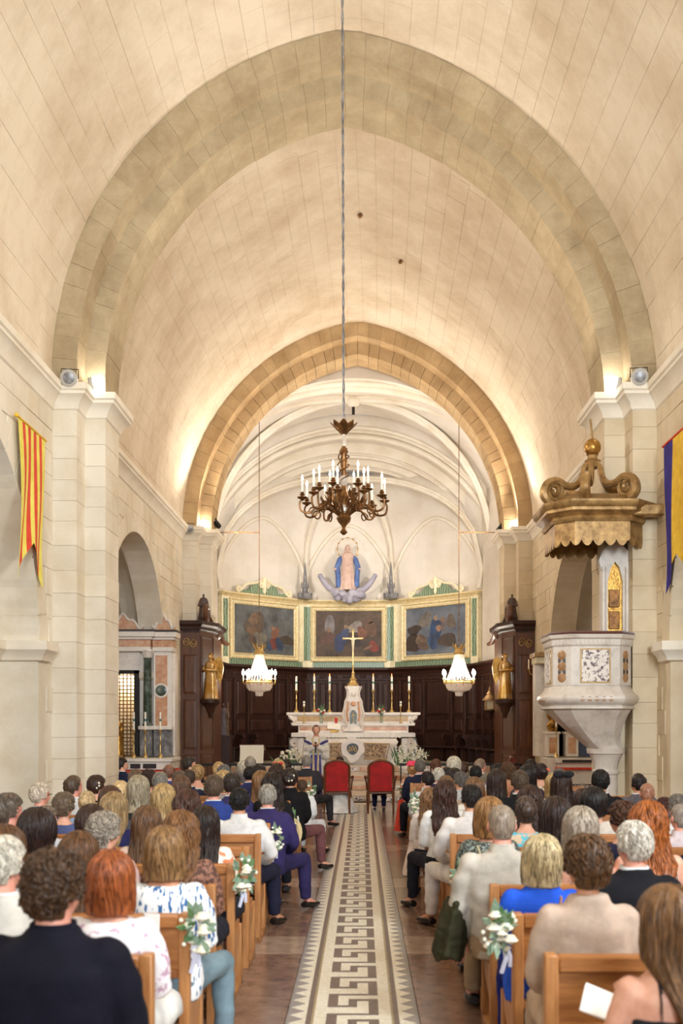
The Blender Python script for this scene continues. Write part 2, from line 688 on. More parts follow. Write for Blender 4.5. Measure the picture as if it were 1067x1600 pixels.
HOLES = [(8.72, 14.1), (17.72, 23.1)]
walls = {}
for sgn, nm in ((-1, 'wall_left'), (1, 'wall_right')):
    mb = MB()
    x0 = AX + sgn * WH
    mb.prism(wall_outline(-9, 27.1, HOLES, ZS + 0.4), x0 + sgn * 0.012, x0 + sgn * 0.55, 'X')
    wl = struct(mb.build(nm, M['stone'], smooth=False))
    walls[sgn] = wl
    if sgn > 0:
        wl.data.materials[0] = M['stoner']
    # inner, narrower order of the arcade
    mb = MB()
    h2 = [(HOLES[0][0] + 0.45, HOLES[0][1] - 0.45), (HOLES[1][0] + 0.45, 23.95)]
    mb.prism(wall_outline(-9, 27.1, h2, ZS + 0.4), x0 + sgn * 0.55, x0 + sgn * 1.1, 'X')
    mb.build('inner_order', M['stone'], wl, smooth=False)

    def fn(u, v, d, x0=x0, sgn=sgn):
        return (x0 - sgn * d, 5 + u, v)

    def skip(a, b, v0, v1):
        for h0, h1 in HOLES:
            c, rr = (h0 + h1) / 2, (h1 - h0) / 2
            for (uu, vv) in ((a, v0), (b, v0), (a, v1), (b, v1), ((a + b) / 2, v0)):
                y = uu + 5
                if h0 < y < h1 and vv < 2.85 - 0.001:
                    return True
                if vv >= 2.84 and math.hypot(y - c, vv - 2.85) < rr + 0.02:
                    return True
        return False
    blk = course_blocks(fn, Y1 - 5 + 0.1, 6.3, 0.33, 0.62, proud=0.002, jit=0.004, skip=skip, seed=11 + sgn, back=0.02)
    blk2 = course_blocks(fn, Y2 - 5 + 0.1, 6.3, 0.33, 0.62, proud=0.002, jit=0.004, skip=skip, seed=21 + sgn, back=0.02, u0=16.4 - 5)
    if sgn < 0:
        pass
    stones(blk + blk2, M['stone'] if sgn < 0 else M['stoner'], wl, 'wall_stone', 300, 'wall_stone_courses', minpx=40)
    # arcade voussoirs facing the nave
    for h0, h1 in HOLES:
        c, rr = (h0 + h1) / 2, (h1 - h0) / 2
        n = 21
        for i in range(n):
            a0, a1 = PI * i / n + 0.004, PI * (i + 1) / n - 0.004
            q = MB()
            q.prism([(c + r * math.cos(a), 2.85 + r * math.sin(a)) for r, a in ((rr - 0.004, a0), (rr - 0.004, (a0 + a1) / 2), (rr - 0.004, a1), (rr + 0.36, a1), (rr + 0.36, a0))],
                    x0 - sgn * 0.006, x0 + sgn * 0.5, 'X')
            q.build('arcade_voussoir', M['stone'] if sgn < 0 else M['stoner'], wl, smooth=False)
    # imposts of the arcade
    prof = [(0, 2.62), (0.05, 2.64), (0.07, 2.70), (0.13, 2.76), (0.15, 2.78), (0.15, 2.90), (0, 2.90)]
    for h0, h1 in HOLES:
        for (jy, dr) in ((h0, 1), (h1, -1)):
            pth = [(x0, jy - dr * 0.38), (x0, jy), (x0 + sgn * 0.55, jy), (x0 + sgn * 0.55, jy + dr * 0.45), (x0 + sgn * 1.1, jy + dr * 0.45)]
            if jy == HOLES[1][1]:
                pth = pth[:3]
            q = MB()
            sweep(q, pth, prof, side=(1 if (sgn * dr) > 0 else -1) * -1 if False else (1 if sgn * dr < 0 else -1))
            q.build('impost', M['rib'], wl)
    # aisle behind the arcade
    q = MB()
    xa = x0 + sgn * 1.1
    xb = x0 + sgn * 4.2
    q.box(min(xb, xb + sgn * 0.3), max(xb, xb + sgn * 0.3), -9, 27, 0, 7)
    struct(q.build('wall_aisle_left' if sgn < 0 else 'wall_aisle_right', M['stone'], smooth=False))
    q = MB()
    q.box(min(xa - sgn * .05, xb), max(xa - sgn * .05, xb), -9, 27, 6.2, 6.5)
    struct(q.build('ceiling_aisle', M['stone'], smooth=False))
    for yy, nm2 in ((7.6, 'wall_aisle_partition'), (16.0, 'wall_aisle_partition'), (24.0, 'wall_aisle_end')):
        q = MB()
        q.box(min(xa - sgn * .05, xb), max(xa - sgn * .05, xb), yy, yy + (0.5 if yy < 10 else 1.0), 0, 6.3)
        if yy != 16.0:
            struct(q.build(nm2, M['stone'], smooth=False))

# --- piers of the transverse arches, in courses
for sgn in (-1, 1):
    for Yp, nm in ((Y1, 'near'), (Y2, 'chancel')):
        pr = bpy.data.objects.new('wall_pier_' + ('left' if sgn < 0 else 'right'), None)
        COL.objects.link(pr)
        struct(pr)
        pr.location = (AX + sgn * 4.1, Yp, 0)
        R = random.Random(int(Yp) + sgn)
        z = 0.0
        while z < 6.24:
            h = 0.33 * R.uniform(0.85, 1.15)
            z1 = min(z + h, 6.3)
            if 6.3 - z1 < 0.12:
                z1 = 6.3
            g = 0.0012
            for (xi, ya, yb, nn) in ((OH, 0.0, DO, 'pier_stone'), (IH, DI0, DI1, 'shaft_stone')):
                j = R.uniform(-0.004, 0.004)
                xo = WH + 0.1 if nn == 'pier_stone' else OH + 0.02
                xs_ = sorted((sgn * (xi + j) - sgn * 4.1, sgn * xo - sgn * 4.1))
                q = MB()
                q.bevbox(xs_[0], xs_[1], ya + j, yb - j, z + g, z1 - g, 0.003)
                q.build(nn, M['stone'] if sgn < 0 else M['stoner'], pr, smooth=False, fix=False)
            z = z1

# --- string course / capitals: one moulding along each wall and round its piers
prof = [(0.0, 6.26), (0.03, 6.28), (0.05, 6.36), (0.12, 6.44), (0.16, 6.46), (0.16, 6.50), (0.19, 6.52), (0.19, 6.61), (0, 6.61)]
for sgn in (-1, 1):
    def X(h):
        return AX + sgn * h
    pth = [(X(WH), -9)]
    for Yp in (Y1, Y2):
        pth += [(X(WH), Yp), (X(OH), Yp), (X(OH), Yp + DI0), (X(IH), Yp + DI0), (X(IH), Yp + DI1), (X(OH), Yp + DI1), (X(OH), Yp + DO), (X(WH), Yp + DO)]
    pth.append((X(WH), 27.12))
    q = MB()
    sweep(q, pth, prof, side=1 if sgn < 0 else -1)
    struct(q.build('trim_cornice_left' if sgn < 0 else 'trim_cornice_right', M['rib'], ang=30))

# --- west wall behind the camera, with the presumed window
q = MB()
q.box(-5.6, 5.4, -9.6, -9.0, 0, 13)
struct(q.build('wall_west', M['stone'], smooth=False))
q = MB()
q.box(-1.4, 3.0, -9.0, -8.9, 3.2, 9.2)
wn = struct(q.build('window_1', M['white'], smooth=False))
for xx in (-1.4, 0.8, 2.95):
    q = MB()
    q.box(xx - 0.05, xx + 0.05, -8.95, -8.8, 3.2, 9.2)
    q.build('mullion', M['darkiron'], wn)

# ------------------------------------------------------------------ choir and apse


def cx(Y):
    return -0.1 - 0.041 * (Y - 25.4)


CY0 = Y2 + DO       # 27.12
C0 = Vector((-4.28, 30.5))
C1 = Vector((-1.83, 33.0))
C2 = Vector((1.00, 33.0))
C3 = Vector((3.58, 30.5))
ZA = 6.35            # springing of the apse vault
PL = 0.6             # height of the altar platform

# choir side walls and apse facets
corners = [Vector((AX - 4.4, CY0 - 0.6)), C0, C1, C2, C3, Vector((AX + 4.3, CY0 - 0.6))]
for i in range(5):
    a, b = corners[i], corners[i + 1]
    d = (b - a)
    L = d.length
    d.normalize()
    nrm = Vector((d.y, -d.x))  # towards the inside

    def fn(u, v, dd, a=a, d=d, nrm=nrm):
        p = a + d * u + nrm * dd
        return (p.x, p.y, v)
    q = MB()
    q.add([fn(0, 0, 0), fn(L, 0, 0), fn(L, 11.5, 0), fn(0, 11.5, 0), fn(0, 0, -0.4), fn(L, 0, -0.4), fn(L, 11.5, -0.4), fn(0, 11.5, -0.4)], BOXF)
    nm = ('wall_choir_left', 'wall_apse_left', 'wall_apse', 'wall_apse_right', 'wall_choir_right')[i]
    wo = struct(q.build(nm, M['plaster'], smooth=False))
    bl = course_blocks(fn, L, 8.4, 0.36, 0.8, proud=0.002, jit=0.003, seed=50 + i, v0=5.4, gap=0.006)
    stones(bl, M['plaster'], wo, 'wall_stone', 80, minpx=40)

# choir vault: elliptical barrel with lunettes, then the apse cells
AV, BV = 4.6, 4.55


def cvault(x_, Y, a=AV, b=BV, z0=6.3):
    return z0 + b * math.sqrt(max(0, 1 - (x_ / a) ** 2))


mb = MB()
rings = []
for k in range(9):
    Y = CY0 - 0.02 + (30.2 - CY0) * k / 8
    rings.append([(cx(Y) + AV * math.cos(PI - PI * i / 40), Y, 6.3 + BV * math.sin(PI * i / 40)) for i in range(41)]
                 + [(cx(Y) + (AV + .3) * math.cos(PI * i / 40), Y, 6.3 + (BV + .3) * math.sin(PI * i / 40)) for i in range(41)])
mb.loft(rings)
chv = struct(mb.build('ceiling_choir', M['plaster'], ang=60))

# closing wall above the chancel arch on the choir side
poly = [(cx(27.1) - 5.2, 6.0), (cx(27.1) - AV, 6.3)] + [(cx(27.1) + AV * math.cos(PI - PI * i / 32), 6.3 + BV * math.sin(PI * i / 32)) for i in range(1, 32)] + [(cx(27.1) + AV, 6.3), (cx(27.1) + 5.2, 6.0), (cx(27.1) + 5.2, 12.8), (cx(27.1) - 5.2, 12.8)]
q = MB()
q.prism(poly, 27.0, 27.16, 'Y')
struct(q.build('wall_chancel_spandrel', M['plaster'], smooth=False))
BOSS = Vector((cx(28.6), 28.6, 10.78))


def rib(pts, r, nm='rib', parent=None, m=None):
    """moulded rib: a broad roll with two slimmer rolls beside it, one part"""
    q = MB()
    q.tube(pts, r, 10)
    o = q.build(nm, m or M['rib'], parent)
    pts = [Vector(p) for p in pts]
    up = []
    for i, p in enumerate(pts):
        t = (pts[min(i + 1, len(pts) - 1)] - pts[max(i - 1, 0)]).normalized()
        s_ = t.cross(Vector((0, 1, 0)) if abs(t.y) < 0.8 else Vector((1, 0, 0))).normalized()
        side = t.cross(s_).normalized()
        up.append(side)
    for sg in (-1, 1):
        q = MB()
        q.tube([p + up[i] * sg * r * 1.15 + Vector((0, 0, r * 0.5)) for i, p in enumerate(pts)], r * 0.55, 8)
        q.build('rib_roll', m or M['rib'], o)
    return o


ribs = bpy.data.objects.new('trim_choir_ribs', None)
COL.objects.link(ribs)
struct(ribs)
# transverse rib just inside the chancel arch
pts = []
for i in range(29):
    x_ = -3.95 + 7.9 * i / 28
    pts.append((cx(27.4) + x_, 27.4, 8.25 + 2.48 * math.sqrt(max(0.0, 1 - (x_ / 4.05) ** 2))))
rib(pts, 0.13, 'transverse_rib', ribs)
# diagonal ribs from the boss
for sx in (-1, 1):
    for Ye, ze in ((27.3, 7.6), (30.1, 6.4)):
        pts = []
        for i in range(15):
            t = i / 14
            x_ = sx * 4.1 * math.sin(t * PI / 2) ** 1.0
            Y = BOSS.y + (Ye - BOSS.y) * t
            z = ze + (BOSS.z - ze) * math.cos(t * PI / 2) ** 0.9
            pts.append((cx(Y) + x_, Y, z))
        rib(pts, 0.10, 'diagonal_rib', ribs)
q = MB()
q.lathe([(0.02, -0.22), (0.12, -0.2), (0.2, -0.1), (0.22, 0.02), (0.16, 0.12)], BOSS, 14)
bo = q.build('boss', M['rib'], ribs)
MB().tube([BOSS + Vector((0, -0.02, -0.2)), BOSS + Vector((0, -0.02, -0.42))], 0.04, 8).build('boss_hook', M['darkiron'], bo)

# moulded arch between choir and apse: stepped rings
arch3 = bpy.data.objects.new('trim_apse_arch', None)
COL.objects.link(arch3)
struct(arch3)
steps = [(4.62, 4.30, 30.05, 0), (4.48, 4.12, 30.2, 0.06), (4.42, 4.02, 30.3, 0), (4.36, 3.92, 30.95, 0.10), (4.12, 3.62, 31.05, 0), (4.06, 3.52, 31.35, 0.05), (3.92, 3.34, 31.45, 0), (3.88, 3.26, 31.8, 0.05)]
for i in range(len(steps) - 1):
    a0, b0, ya, ra = steps[i]
    a1, b1, yb, rb_ = steps[i + 1]
    q = MB()
    rs = []
    for j in range(41):
        th = PI - PI * j / 40
        c_, s_ = math.cos(th), math.sin(th)
        rs.append([(cx(ya) + a0 * c_, ya, 6.3 + b0 * s_), (cx(ya) + a1 * c_, ya, 6.3 + b1 * s_), (cx(yb) + a1 * c_, yb, 6.3 + b1 * s_), (cx(yb) + (a0 + .25) * c_, yb, 6.3 + (b0 + .25) * s_)])
    # legs down to the panelling
    for xx, rsx in ((-1, 0), (1, -1)):
        base = [(p[0], p[1], 4.0) for p in rs[rsx]]
        rs = [base] + rs if xx < 0 else rs + [base]
    q.loft(rs)
    q.build('moulded_ring', M['rib'] if i % 2 else M['plaster'], arch3, ang=50)
    if rb_:
        pts = [(cx(ya) + (a1) * math.cos(PI - PI * j / 40), ya - 0.01, 6.3 + (b1) * math.sin(PI * j / 40)) for j in range(41)]
        pts = [(pts[0][0], ya - .01, 4.0)] + pts + [(pts[-1][0], ya - .01, 4.0)]
        MB().tube(pts, rb_ * 0.8, 8).build('arch_roll', M['rib'], arch3)

# apse cells
AB = Vector((cx(31.9), 31.9, 9.35))
cor = [C0, C1, C2, C3]
apse = bpy.data.objects.new('ceiling_apse', None)
COL.objects.link(apse)
struct(apse)


def cell(i):
    a, b = cor[i], cor[i + 1]

    def fn(u, v):
        p = a.lerp(b, u)
        q_ = Vector((AB.x, AB.y))
        xy = p.lerp(q_, v)
        zr = ZA + (AB.z - ZA) * math.sqrt(max(0, 1 - (1 - v) ** 2)) ** 0.9
        k = 1 - abs(2 * u - 1) ** 1.7
        return (xy.x, xy.y, zr + (1 - v) ** 1.5 * 1.75 * k ** 0.8)
    return fn


for i in range(3):
    q = MB()
    q.grid(cell(i), 20, 20)
    q.build('vault_cell', M['plaster'], apse, ang=180)
    # formeret on the wall
    f = cell(i)
    pts = [Vector(f(j / 20, 0.0)) for j in range(21)]
    cen = Vector((cx(31), 31, 0))
    pts = [p + (Vector((cen.x, cen.y, p.z)) - p).normalized() * 0.04 for p in pts]
    MB().tube(pts, 0.055, 8).build('wall_rib', M['rib'], apse)
q = MB()
fl, fr = [], []
for i in range(4):
    pts = []
    f = cell(min(i, 2))
    for j in range(17):
        v = j / 16
        p = Vector(f(0 if i < 3 else 1, v))
        pts.append(p + Vector((0, -0.03, -0.05)))
    c2 = Vector((cor[i].x, cor[i].y))
    c2 = c2 + (Vector((cx(31), 31)) - c2).normalized() * 0.08
    pts = [(c2.x, c2.y, 5.75)] + pts
    rib(pts, 0.085, 'apse_rib', apse)

# ------------------------------------------------------------------ floor
fl = MB()
fl.box(-9, 9, -9.6, 34, -0.3, -0.012)
M['grout'] = mat('floor_grout', rgb(120, 100, 84), 0.6)
floor = struct(fl.build('floor', M['grout'], smooth=False))
M['slab'] = mat('brown_marble_slab', rgb(152, 120, 100), 0.2, col2=rgb(96, 70, 58), scale=7, fac=(0.34, 0.7), detail=12, rnd=0.12, bump=0.01, spec=0.6)
M['slabl'] = mat('pale_marble_slab', rgb(180, 156, 136), 0.18, col2=rgb(140, 114, 98), scale=7, fac=(0.35, 0.7), detail=12, rnd=0.06, spec=0.6)
BX = -0.055         # axis of the mosaic band
BW = 0.402          # half width of the mosaic band
slab_meshes = {}


def slab(x0, x1, y0, y1, m, nm='floor_slab'):
    key = (round(x1 - x0, 3), round(y1 - y0, 3))
    if key not in slab_meshes:
        q = MB()
        q.bevbox(0, key[0], 0, key[1], -0.03, 0, 0.003)
        slab_meshes[key] = q.mesh(nm, smooth=False, fix=False)
        slab_meshes[key].materials.append(m)
    o = link(nm, slab_meshes[key], m, floor)
    o.location = (x0, y0, 0)
    return o


yy = 2.2
k = 0
while yy < 22.8:
    pale = (k % 3 == 2)
    d = 0.62 if pale else 1.28
    for sg in (-1, 1):
        xe = BX + sg * (BW + 0.002)
        for j in range(3):
            wd = 1.32
            xa, xb = (xe + j * wd + 0.002, xe + (j + 1) * wd - 0.002) if sg > 0 else (xe - (j + 1) * wd + 0.002, xe - j * wd - 0.002)
            slab(round(xa, 3), round(xb, 3), yy + 0.003, yy + d - 0.003, M['slabl'] if pale else M['slab'])
    yy += d
    k += 1
M['mosl'] = mat('cream_mosaic', rgb(234, 226, 208), 0.3, col2=rgb(220, 210, 188), scale=60, kind='vor', rnd=0.0)
M['mosd'] = mat('brown_mosaic', rgb(92, 73, 68), 0.3, col2=rgb(108, 88, 82), scale=60, kind='vor')
M['mosg'] = mat('grey_mosaic', rgb(150, 142, 138), 0.3, col2=rgb(136, 128, 124), scale=60, kind='vor')
M['moso'] = mat('olive_mosaic', rgb(150, 132, 96), 0.3, col2=rgb(168, 150, 110), scale=60, kind='vor')
q = MB()
q.box(BX - BW, BX + BW, 2.0, 22.6, -0.03, -0.002)
mos = q.build('mosaic_band', M['mosl'], floor, smooth=False)
q = MB()
# long stripes
for sg in (-1, 1):
    for (a, b, mm, nm) in ((0.388, 0.402, M['mosg'], 'grey_border'), (0.25, 0.282, M['mosd'], 'dark_stripe'), (0.236, 0.25, M['moso'], 'olive_stripe')):
        x0, x1 = sorted((BX + sg * a, BX + sg * b))
        MB().box(x0, x1, 2.0, 22.6, -0.02, 0.0004).build(nm, mm, mos, smooth=False)
# saw teeth
tm = {}
for sg in (-1, 1):
    qq = MB()
    w_ = 0.165
    qq.prism([(0, 0), (sg * -0.085, w_ / 2), (0, w_)], -0.02, 0.0003, 'Z')
    tm[sg] = qq.mesh('tooth', smooth=False)
    tm[sg].materials.append(M['mosg'])
nt_ = 0
y = 4.6
rest = MB()
while y < 22.4:
    for sg in (-1, 1):
        if nt_ < 300:
            o = link('mosaic_tooth', tm[sg], None, mos)
            o.location = (BX + sg * 0.388, y, 0)
        else:
            rest.prism([(BX + sg * 0.388, y), (BX + sg * 0.303, y + w_ / 2), (BX + sg * 0.388, y + w_)], -0.02, 0.0003, 'Z')
        nt_ += 1
    y += w_ + 0.003
if rest.v:
    o = rest.build('mosaic_teeth', M['mosg'], mos, smooth=False)
    o['kind'] = 'stuff'
# greek key: one running hook per repeat
REP, KW = 0.452, 0.16
hook = [(0, .32), (.58, .32), (.58, .64), (.81, .64), (.81, 0), (1, 0), (1, .72), (.41, .72), (.41, .40), (.2, .40), (.2, .93), (1, .93), (1, .998), (0, .998)]
q = MB()
q.prism([((u * 2 - 1) * KW, v * REP) for u, v in hook], -0.02, 0.0004, 'Z')
km = q.mesh('key', smooth=False)
km.materials.append(M['mosd'])
y = 6.31 - 5 * REP
while y < 22.1:
    o = link('greek_key', km, None, mos)
    o.location = (BX, y, 0)
    y += REP
# altar steps and platform
M['step'] = mat('cream_step_marble', rgb(214, 198, 176), 0.3, col2=rgb(186, 166, 144), scale=4, detail=9, rnd=0.03)
for i, (ya, z) in enumerate(((22.9, 0.15), (24.4, 0.30), (25.9, 0.45), (27.4, 0.60))):
    q = MB()
    hw = 3.66 if ya < 27 else 4.3
    q.bevbox(cx(ya) - hw, cx(ya) + hw, ya, 33.3 - i * .01, z - 0.15, z, 0.012)
    st = struct(q.build('floor_step', M['step'], smooth=False))
    R = random.Random(i)
    x = cx(ya) - hw + 0.2
    while x < cx(ya) + hw - 0.6:
        wd = 0.42
        q = MB()
        q.bevbox(x, x + wd, ya - 0.012, ya + 0.02, z - 0.125, z - 0.035, 0.004)
        q.build('riser_inlay', M['breccia'] if (int(x * 10) % 2) else M['omarble'], st, smooth=False)
        x += wd + 0.05
print('structure', round(time.time() - T0, 1), len(bpy.data.objects))
# ------------------------------------------------------------------ lamps on the capitals


def floodlight(loc, aim, label, energy, color, spot=150, off=0.3):
    t = thing('floodlight', label, 'lamp', loc, group='floodlights on the capitals')
    d = (Vector(aim) - Vector(loc)).normalized()
    rot = d.to_track_quat('Z', 'Y').to_matrix()

    def T(mb):
        mb.M = Matrix.Translation((0, 0, 0.12)) @ rot.to_4x4()
        return mb
    T(MB()).bevbox(-0.10, 0.10, -0.08, 0.08, -0.07, 0.0, 0.015).build('housing', M['greyp'], t)
    T(MB()).lathe([(0.095, 0.0), (0.105, 0.04), (0.09, 0.09), (0.055, 0.12), (0.01, 0.13)], (0, 0, 0.0), 20).build('lens', M['lamp'], t)
    MB().bevbox(-0.02, 0.02, -0.05, 0.05, 0, 0.05, 0.005).build('bracket', M['greyp'], t)
    p = Vector(loc) + Vector((0, 0, 0.12)) + d * off
    light('floodlight_beam', 'SPOT', p, energy, color, target=p + d, radius=0.07, spot=spot, blend=0.7)
    return t


def speaker(loc, rz, label):
    t = thing('speaker', label, 'speaker', loc, rz, group='small loudspeakers')
    q = MB()
    q.M = Matrix.Rotation(math.radians(105), 4, 'X')
    q.lathe([(0.06, -0.16), (0.105, -0.14), (0.115, 0.1), (0.12, 0.12), (0.10, 0.125)], (0, 0, 0), 20)
    q.build('horn', M['greyp'], t)
    q = MB()
    q.M = Matrix.Rotation(math.radians(105), 4, 'X')
    q.lathe([(0.098, 0.122), (0.05, 0.13), (0.01, 0.132)], (0, 0, 0), 20)
    q.build('grille', M['grmarble'], t)
    MB().tube([(-0.12, 0, 0), (-0.12, 0.02, 0.14), (0.12, 0.02, 0.14), (0.12, 0, 0)], 0.008, 6).build('bracket', M['darkiron'], t)
    return t


def blackspot(loc, rz, label):
    t = thing('spotlight', label, 'spotlight', loc, rz, group='black spotlights')
    q = MB()
    q.M = Matrix.Rotation(math.radians(55), 4, 'X')
    q.lathe([(0.05, -0.14), (0.07, -0.12), (0.075, 0.08), (0.085, 0.1), (0.08, 0.105)], (0, 0, 0), 16)
    q.build('barrel', M['black'], t)
    MB().tube([(-0.09, 0, 0), (-0.09, -0.02, -0.1), (0.09, -0.02, -0.1), (0.09, 0, 0)], 0.01, 6).build('yoke', M['black'], t)
    q = MB()
    q.M = Matrix.Rotation(math.radians(55), 4, 'X')
    q.lathe([(0.072, 0.1), (0.01, 0.112)], (0, 0, 0), 16)
    q.build('lens', M['white'], t)
    return t


p = px(147, 607, 15.0)
floodlight((p.x, 14.98, 6.612), (AX + 2.0, 15.9, 8.0), 'glowing floodlight on the capital of the near left pier', 440, (1, .97, .93), 172, .35)
p = px(962, 602, 15.0)
floodlight((p.x, 14.98, 6.612), (AX - 2.0, 15.9, 8.0), 'glowing floodlight on the capital above the pulpit', 440, (1, .90, .77), 172, .35)
floodlight((AX - 4.22, 4.0, 6.612), (AX + 1.5, 8.0, 10.5), 'added unseen floodlight on the left cornice above the camera', 430, (0.92, 0.96, 1), 130)  # pair added out of view to light the near bay of the vault
floodlight((AX + 4.22, 4.0, 6.612), (AX - 1.5, 8.0, 10.5), 'added unseen floodlight on the right cornice above the camera', 340, (1, .86, .68), 130)
p = px(317, 817, 25.75)
floodlight((p.x, 25.7, 6.612), (AX + 1.6, 20.5, 11.5), 'glowing floodlight on the left chancel arch capital', 480, WARM)
p = px(808, 820, 25.75)
floodlight((p.x, 25.7, 6.612), (AX - 1.6, 20.5, 11.5), 'glowing floodlight on the right chancel arch capital', 480, WARM)
for sg, nm in ((-1, 'left'), (1, 'right')):
    floodlight((AX + sg * 3.78, 26.9, 6.612), (cx(29) - sg * 1.0, 29.5, 10.5), 'floodlight hidden behind the %s chancel capital, lighting the choir vault' % nm, 250, NEUT, 160)
    light('floodlight_choir_beam', 'SPOT', (AX + sg * 3.5, 26.9, 6.9), 440, NEUT, target=(cx(32) - sg * 0.5, 32.5, 4.6), radius=0.1, spot=75, blend=0.8)
speaker((px(110, 601, 14.62).x, 14.58, 6.68), 0.15, 'grey horn loudspeaker clamped to the near left cornice')
speaker((px(997, 599, 14.62).x, 14.58, 6.70), -0.15, 'grey horn loudspeaker clamped to the near right cornice')
speaker((px(297, 826, 25.4).x, 25.28, 6.55), 0.15, 'small loudspeaker on the left chancel capital')
speaker((px(832, 828, 25.2).x, 25.2, 6.55), -0.15, 'small loudspeaker on the right chancel capital')
blackspot((px(338, 818, 26.3).x, 26.3, px(338, 818, 26.3).z), -0.7, 'black spotlight beside the left chancel capital')
blackspot((px(783, 824, 26.3).x, 26.3, px(783, 824, 26.3).z), 0.7, 'black spotlight beside the right chancel capital')

# ------------------------------------------------------------------ banners
M['bred'] = mat('red_cloth', rgb(226, 78, 50), 0.85, col2=rgb(206, 62, 40), scale=6)
M['byel'] = mat('yellow_cloth', rgb(238, 226, 110), 0.85, col2=rgb(222, 206, 84), scale=6)
M['bblue'] = mat('violet_blue_cloth', rgb(52, 40, 142), 0.85, col2=rgb(38, 28, 112), scale=6)
M['byel2'] = mat('golden_cloth', rgb(236, 194, 60), 0.85, col2=rgb(212, 168, 44), scale=6)


def banner(label, X, ya, yb, zt, zb, notch, stripes, sg, rodmat):
    t = thing('banner', label, 'banner', (X, (ya + yb) / 2, zb))
    W = yb - ya

    def pos(u, v, d):
        # u across 0..1, v from the top 0..1
        bottom = zb + notch * (1 - abs(2 * u - 1))
        z = zt - 0.04 - v * (zt - 0.04 - bottom)
        squeeze = 1 - 0.1 * math.sin(v * PI)
        y = (u - 0.5) * W * squeeze + 0.03 * math.sin(v * 5)
        x = sg * (0.05 + 0.035 * math.sin(u * 9 + v * 3) * v + d)
        return (x, y, z - zb)
    n = sum(s[1] for s in stripes)
    u = 0
    for m, wd, nm in stripes:
        u0, u1 = u / n, (u + wd) / n
        q = MB()
        nu, nv = 3, 16
        for d in (0.0, 0.004):
            q.grid(lambda a, b, d=d: pos(u0 + (u1 - u0) * a, b, d), nu, nv)
        k = (nu + 1) * (nv + 1)
        fs = []
        for j in range(nv):
            for i0 in (0, nu):
                a = j * (nu + 1) + i0
                fs.append((a, a + nu + 1, a + nu + 1 + k, a + k))
        q.f += fs
        q.build(nm, m, t, ang=60)
        u += wd
    q = MB()
    q.tube([(sg * 0.05, -W / 2 - 0.06, zt - zb - 0.02), (sg * 0.05, W / 2 + 0.06, zt - zb - 0.02)], 0.016, 8)
    rod = q.build('rod', rodmat, t)
    q = MB()
    for yy in (-W / 2 - 0.06,):
        q.ell((sg * 0.05, yy, zt - zb - 0.02), (0.03, 0.03, 0.03), 10, 6)
    q.build('finial', rodmat, rod)
    return t


YL, RD = (M['byel'], 'yellow_stripe'), (M['bred'], 'red_stripe')
st = [(YL[0], 1.3, YL[1])]
for i in range(4):
    st += [(RD[0], 1, RD[1]), (YL[0], 1 if i < 3 else 1.3, YL[1])]
banner('red and yellow striped swallowtail banner hanging beside the left arcade', AX - WH + 0.02, 13.03, 14.12, 5.70, 3.62, 0.55, st, 1, M['byel2'])
banner('blue and yellow swallowtail banner hanging beside the pulpit', AX + WH - 0.02, 13.0, 14.12, 5.62, 3.55, 0.5, [(M['bred'], .3, 'red_edge'), (M['byel2'], 1.5, 'yellow_stripe'), (M['bblue'], 1, 'blue_stripe')], -1, M['bred'])

# ------------------------------------------------------------------ pulpit
PC = Vector((3.30, 15.02, 0))
pul = thing('pulpit', 'white marble pulpit with inlaid panels on a column by the right pier', 'pulpit', PC)
OCT = [(.36, -.58), (.58, -.36), (.58, .36), (.36, .58), (-.36, .58), (-.58, .36), (-.58, -.36), (-.36, -.58)]


def octs(k):
    return [(x * k, y * k) for x, y in OCT]


q = MB()
q.lathe([(0.24, 0.0), (0.26, 0.12), (0.2, 0.16), (0.175, 0.22), (0.17, 1.02), (0.19, 1.04)], (0.28, 0, 0), 24)
q.build('column', M['pmarble'], pul)
q = MB()
q.lathe([(0.19, 1.03), (0.2, 1.05), (0.2, 1.08), (0.17, 1.1), (0.19, 1.22), (0.24, 1.32), (0.27, 1.33), (0.28, 1.40), (0.25, 1.41)], (0.28, 0, 0), 32, rfun=lambda a, z: 1 + (0.05 * math.cos(a * 16) if 1.1 < z < 1.32 else 0))
q.build('capital', M['pmarble'], pul)
q = MB()
rg = []
for i in range(12):
    t = i / 11
    k = 0.40 + 0.58 * (1 - math.cos(t * PI / 2)) ** 0.8
    z = 1.40 + 0.58 * t ** 1.15
    rg.append([(x * k + 0.28 * (1 - t) ** 1.5, y * k, z) for x, y in OCT])
q.loft(rg)
q.build('bowl', M['pmarble'], pul, ang=30)
q = MB()
sweep(q, OCT, [(-0.3, 1.96), (-0.02, 1.96), (0.03, 1.98), (0.03, 2.01), (0.0, 2.03), (0.06, 2.06), (0.085, 2.12), (0.07, 2.17), (0.03, 2.20), (0.0, 2.24), (-0.03, 2.30), (-0.04, 2.32), (-0.3, 2.32)], closed=True)
q.build('base_moulding', M['pmarble'], pul, ang=50)
q = MB()
sweep(q, octs(0.96), [(-0.2, 2.31), (0.0, 2.31), (0.0, 2.88), (-0.2, 2.88)], closed=True)
q.build('parapet', M['pmarble'], pul, smooth=False)
q = MB()
sweep(q, octs(0.96), [(-0.2, 2.86), (0.0, 2.86), (0.015, 2.88), (0.02, 2.96), (0.05, 2.98), (0.06, 3.03), (-0.2, 3.03)], closed=True)
q.build('top_moulding', M['pmarble'], pul, smooth=False)
M['velvetb'] = mat('brown_velvet', rgb(94, 44, 28), 0.9, sheen=0.3)
q = MB()
sweep(q, octs(0.96), [(-0.22, 3.03), (0.04, 3.03), (0.055, 3.05), (0.03, 3.075), (-0.22, 3.075)], closed=True)
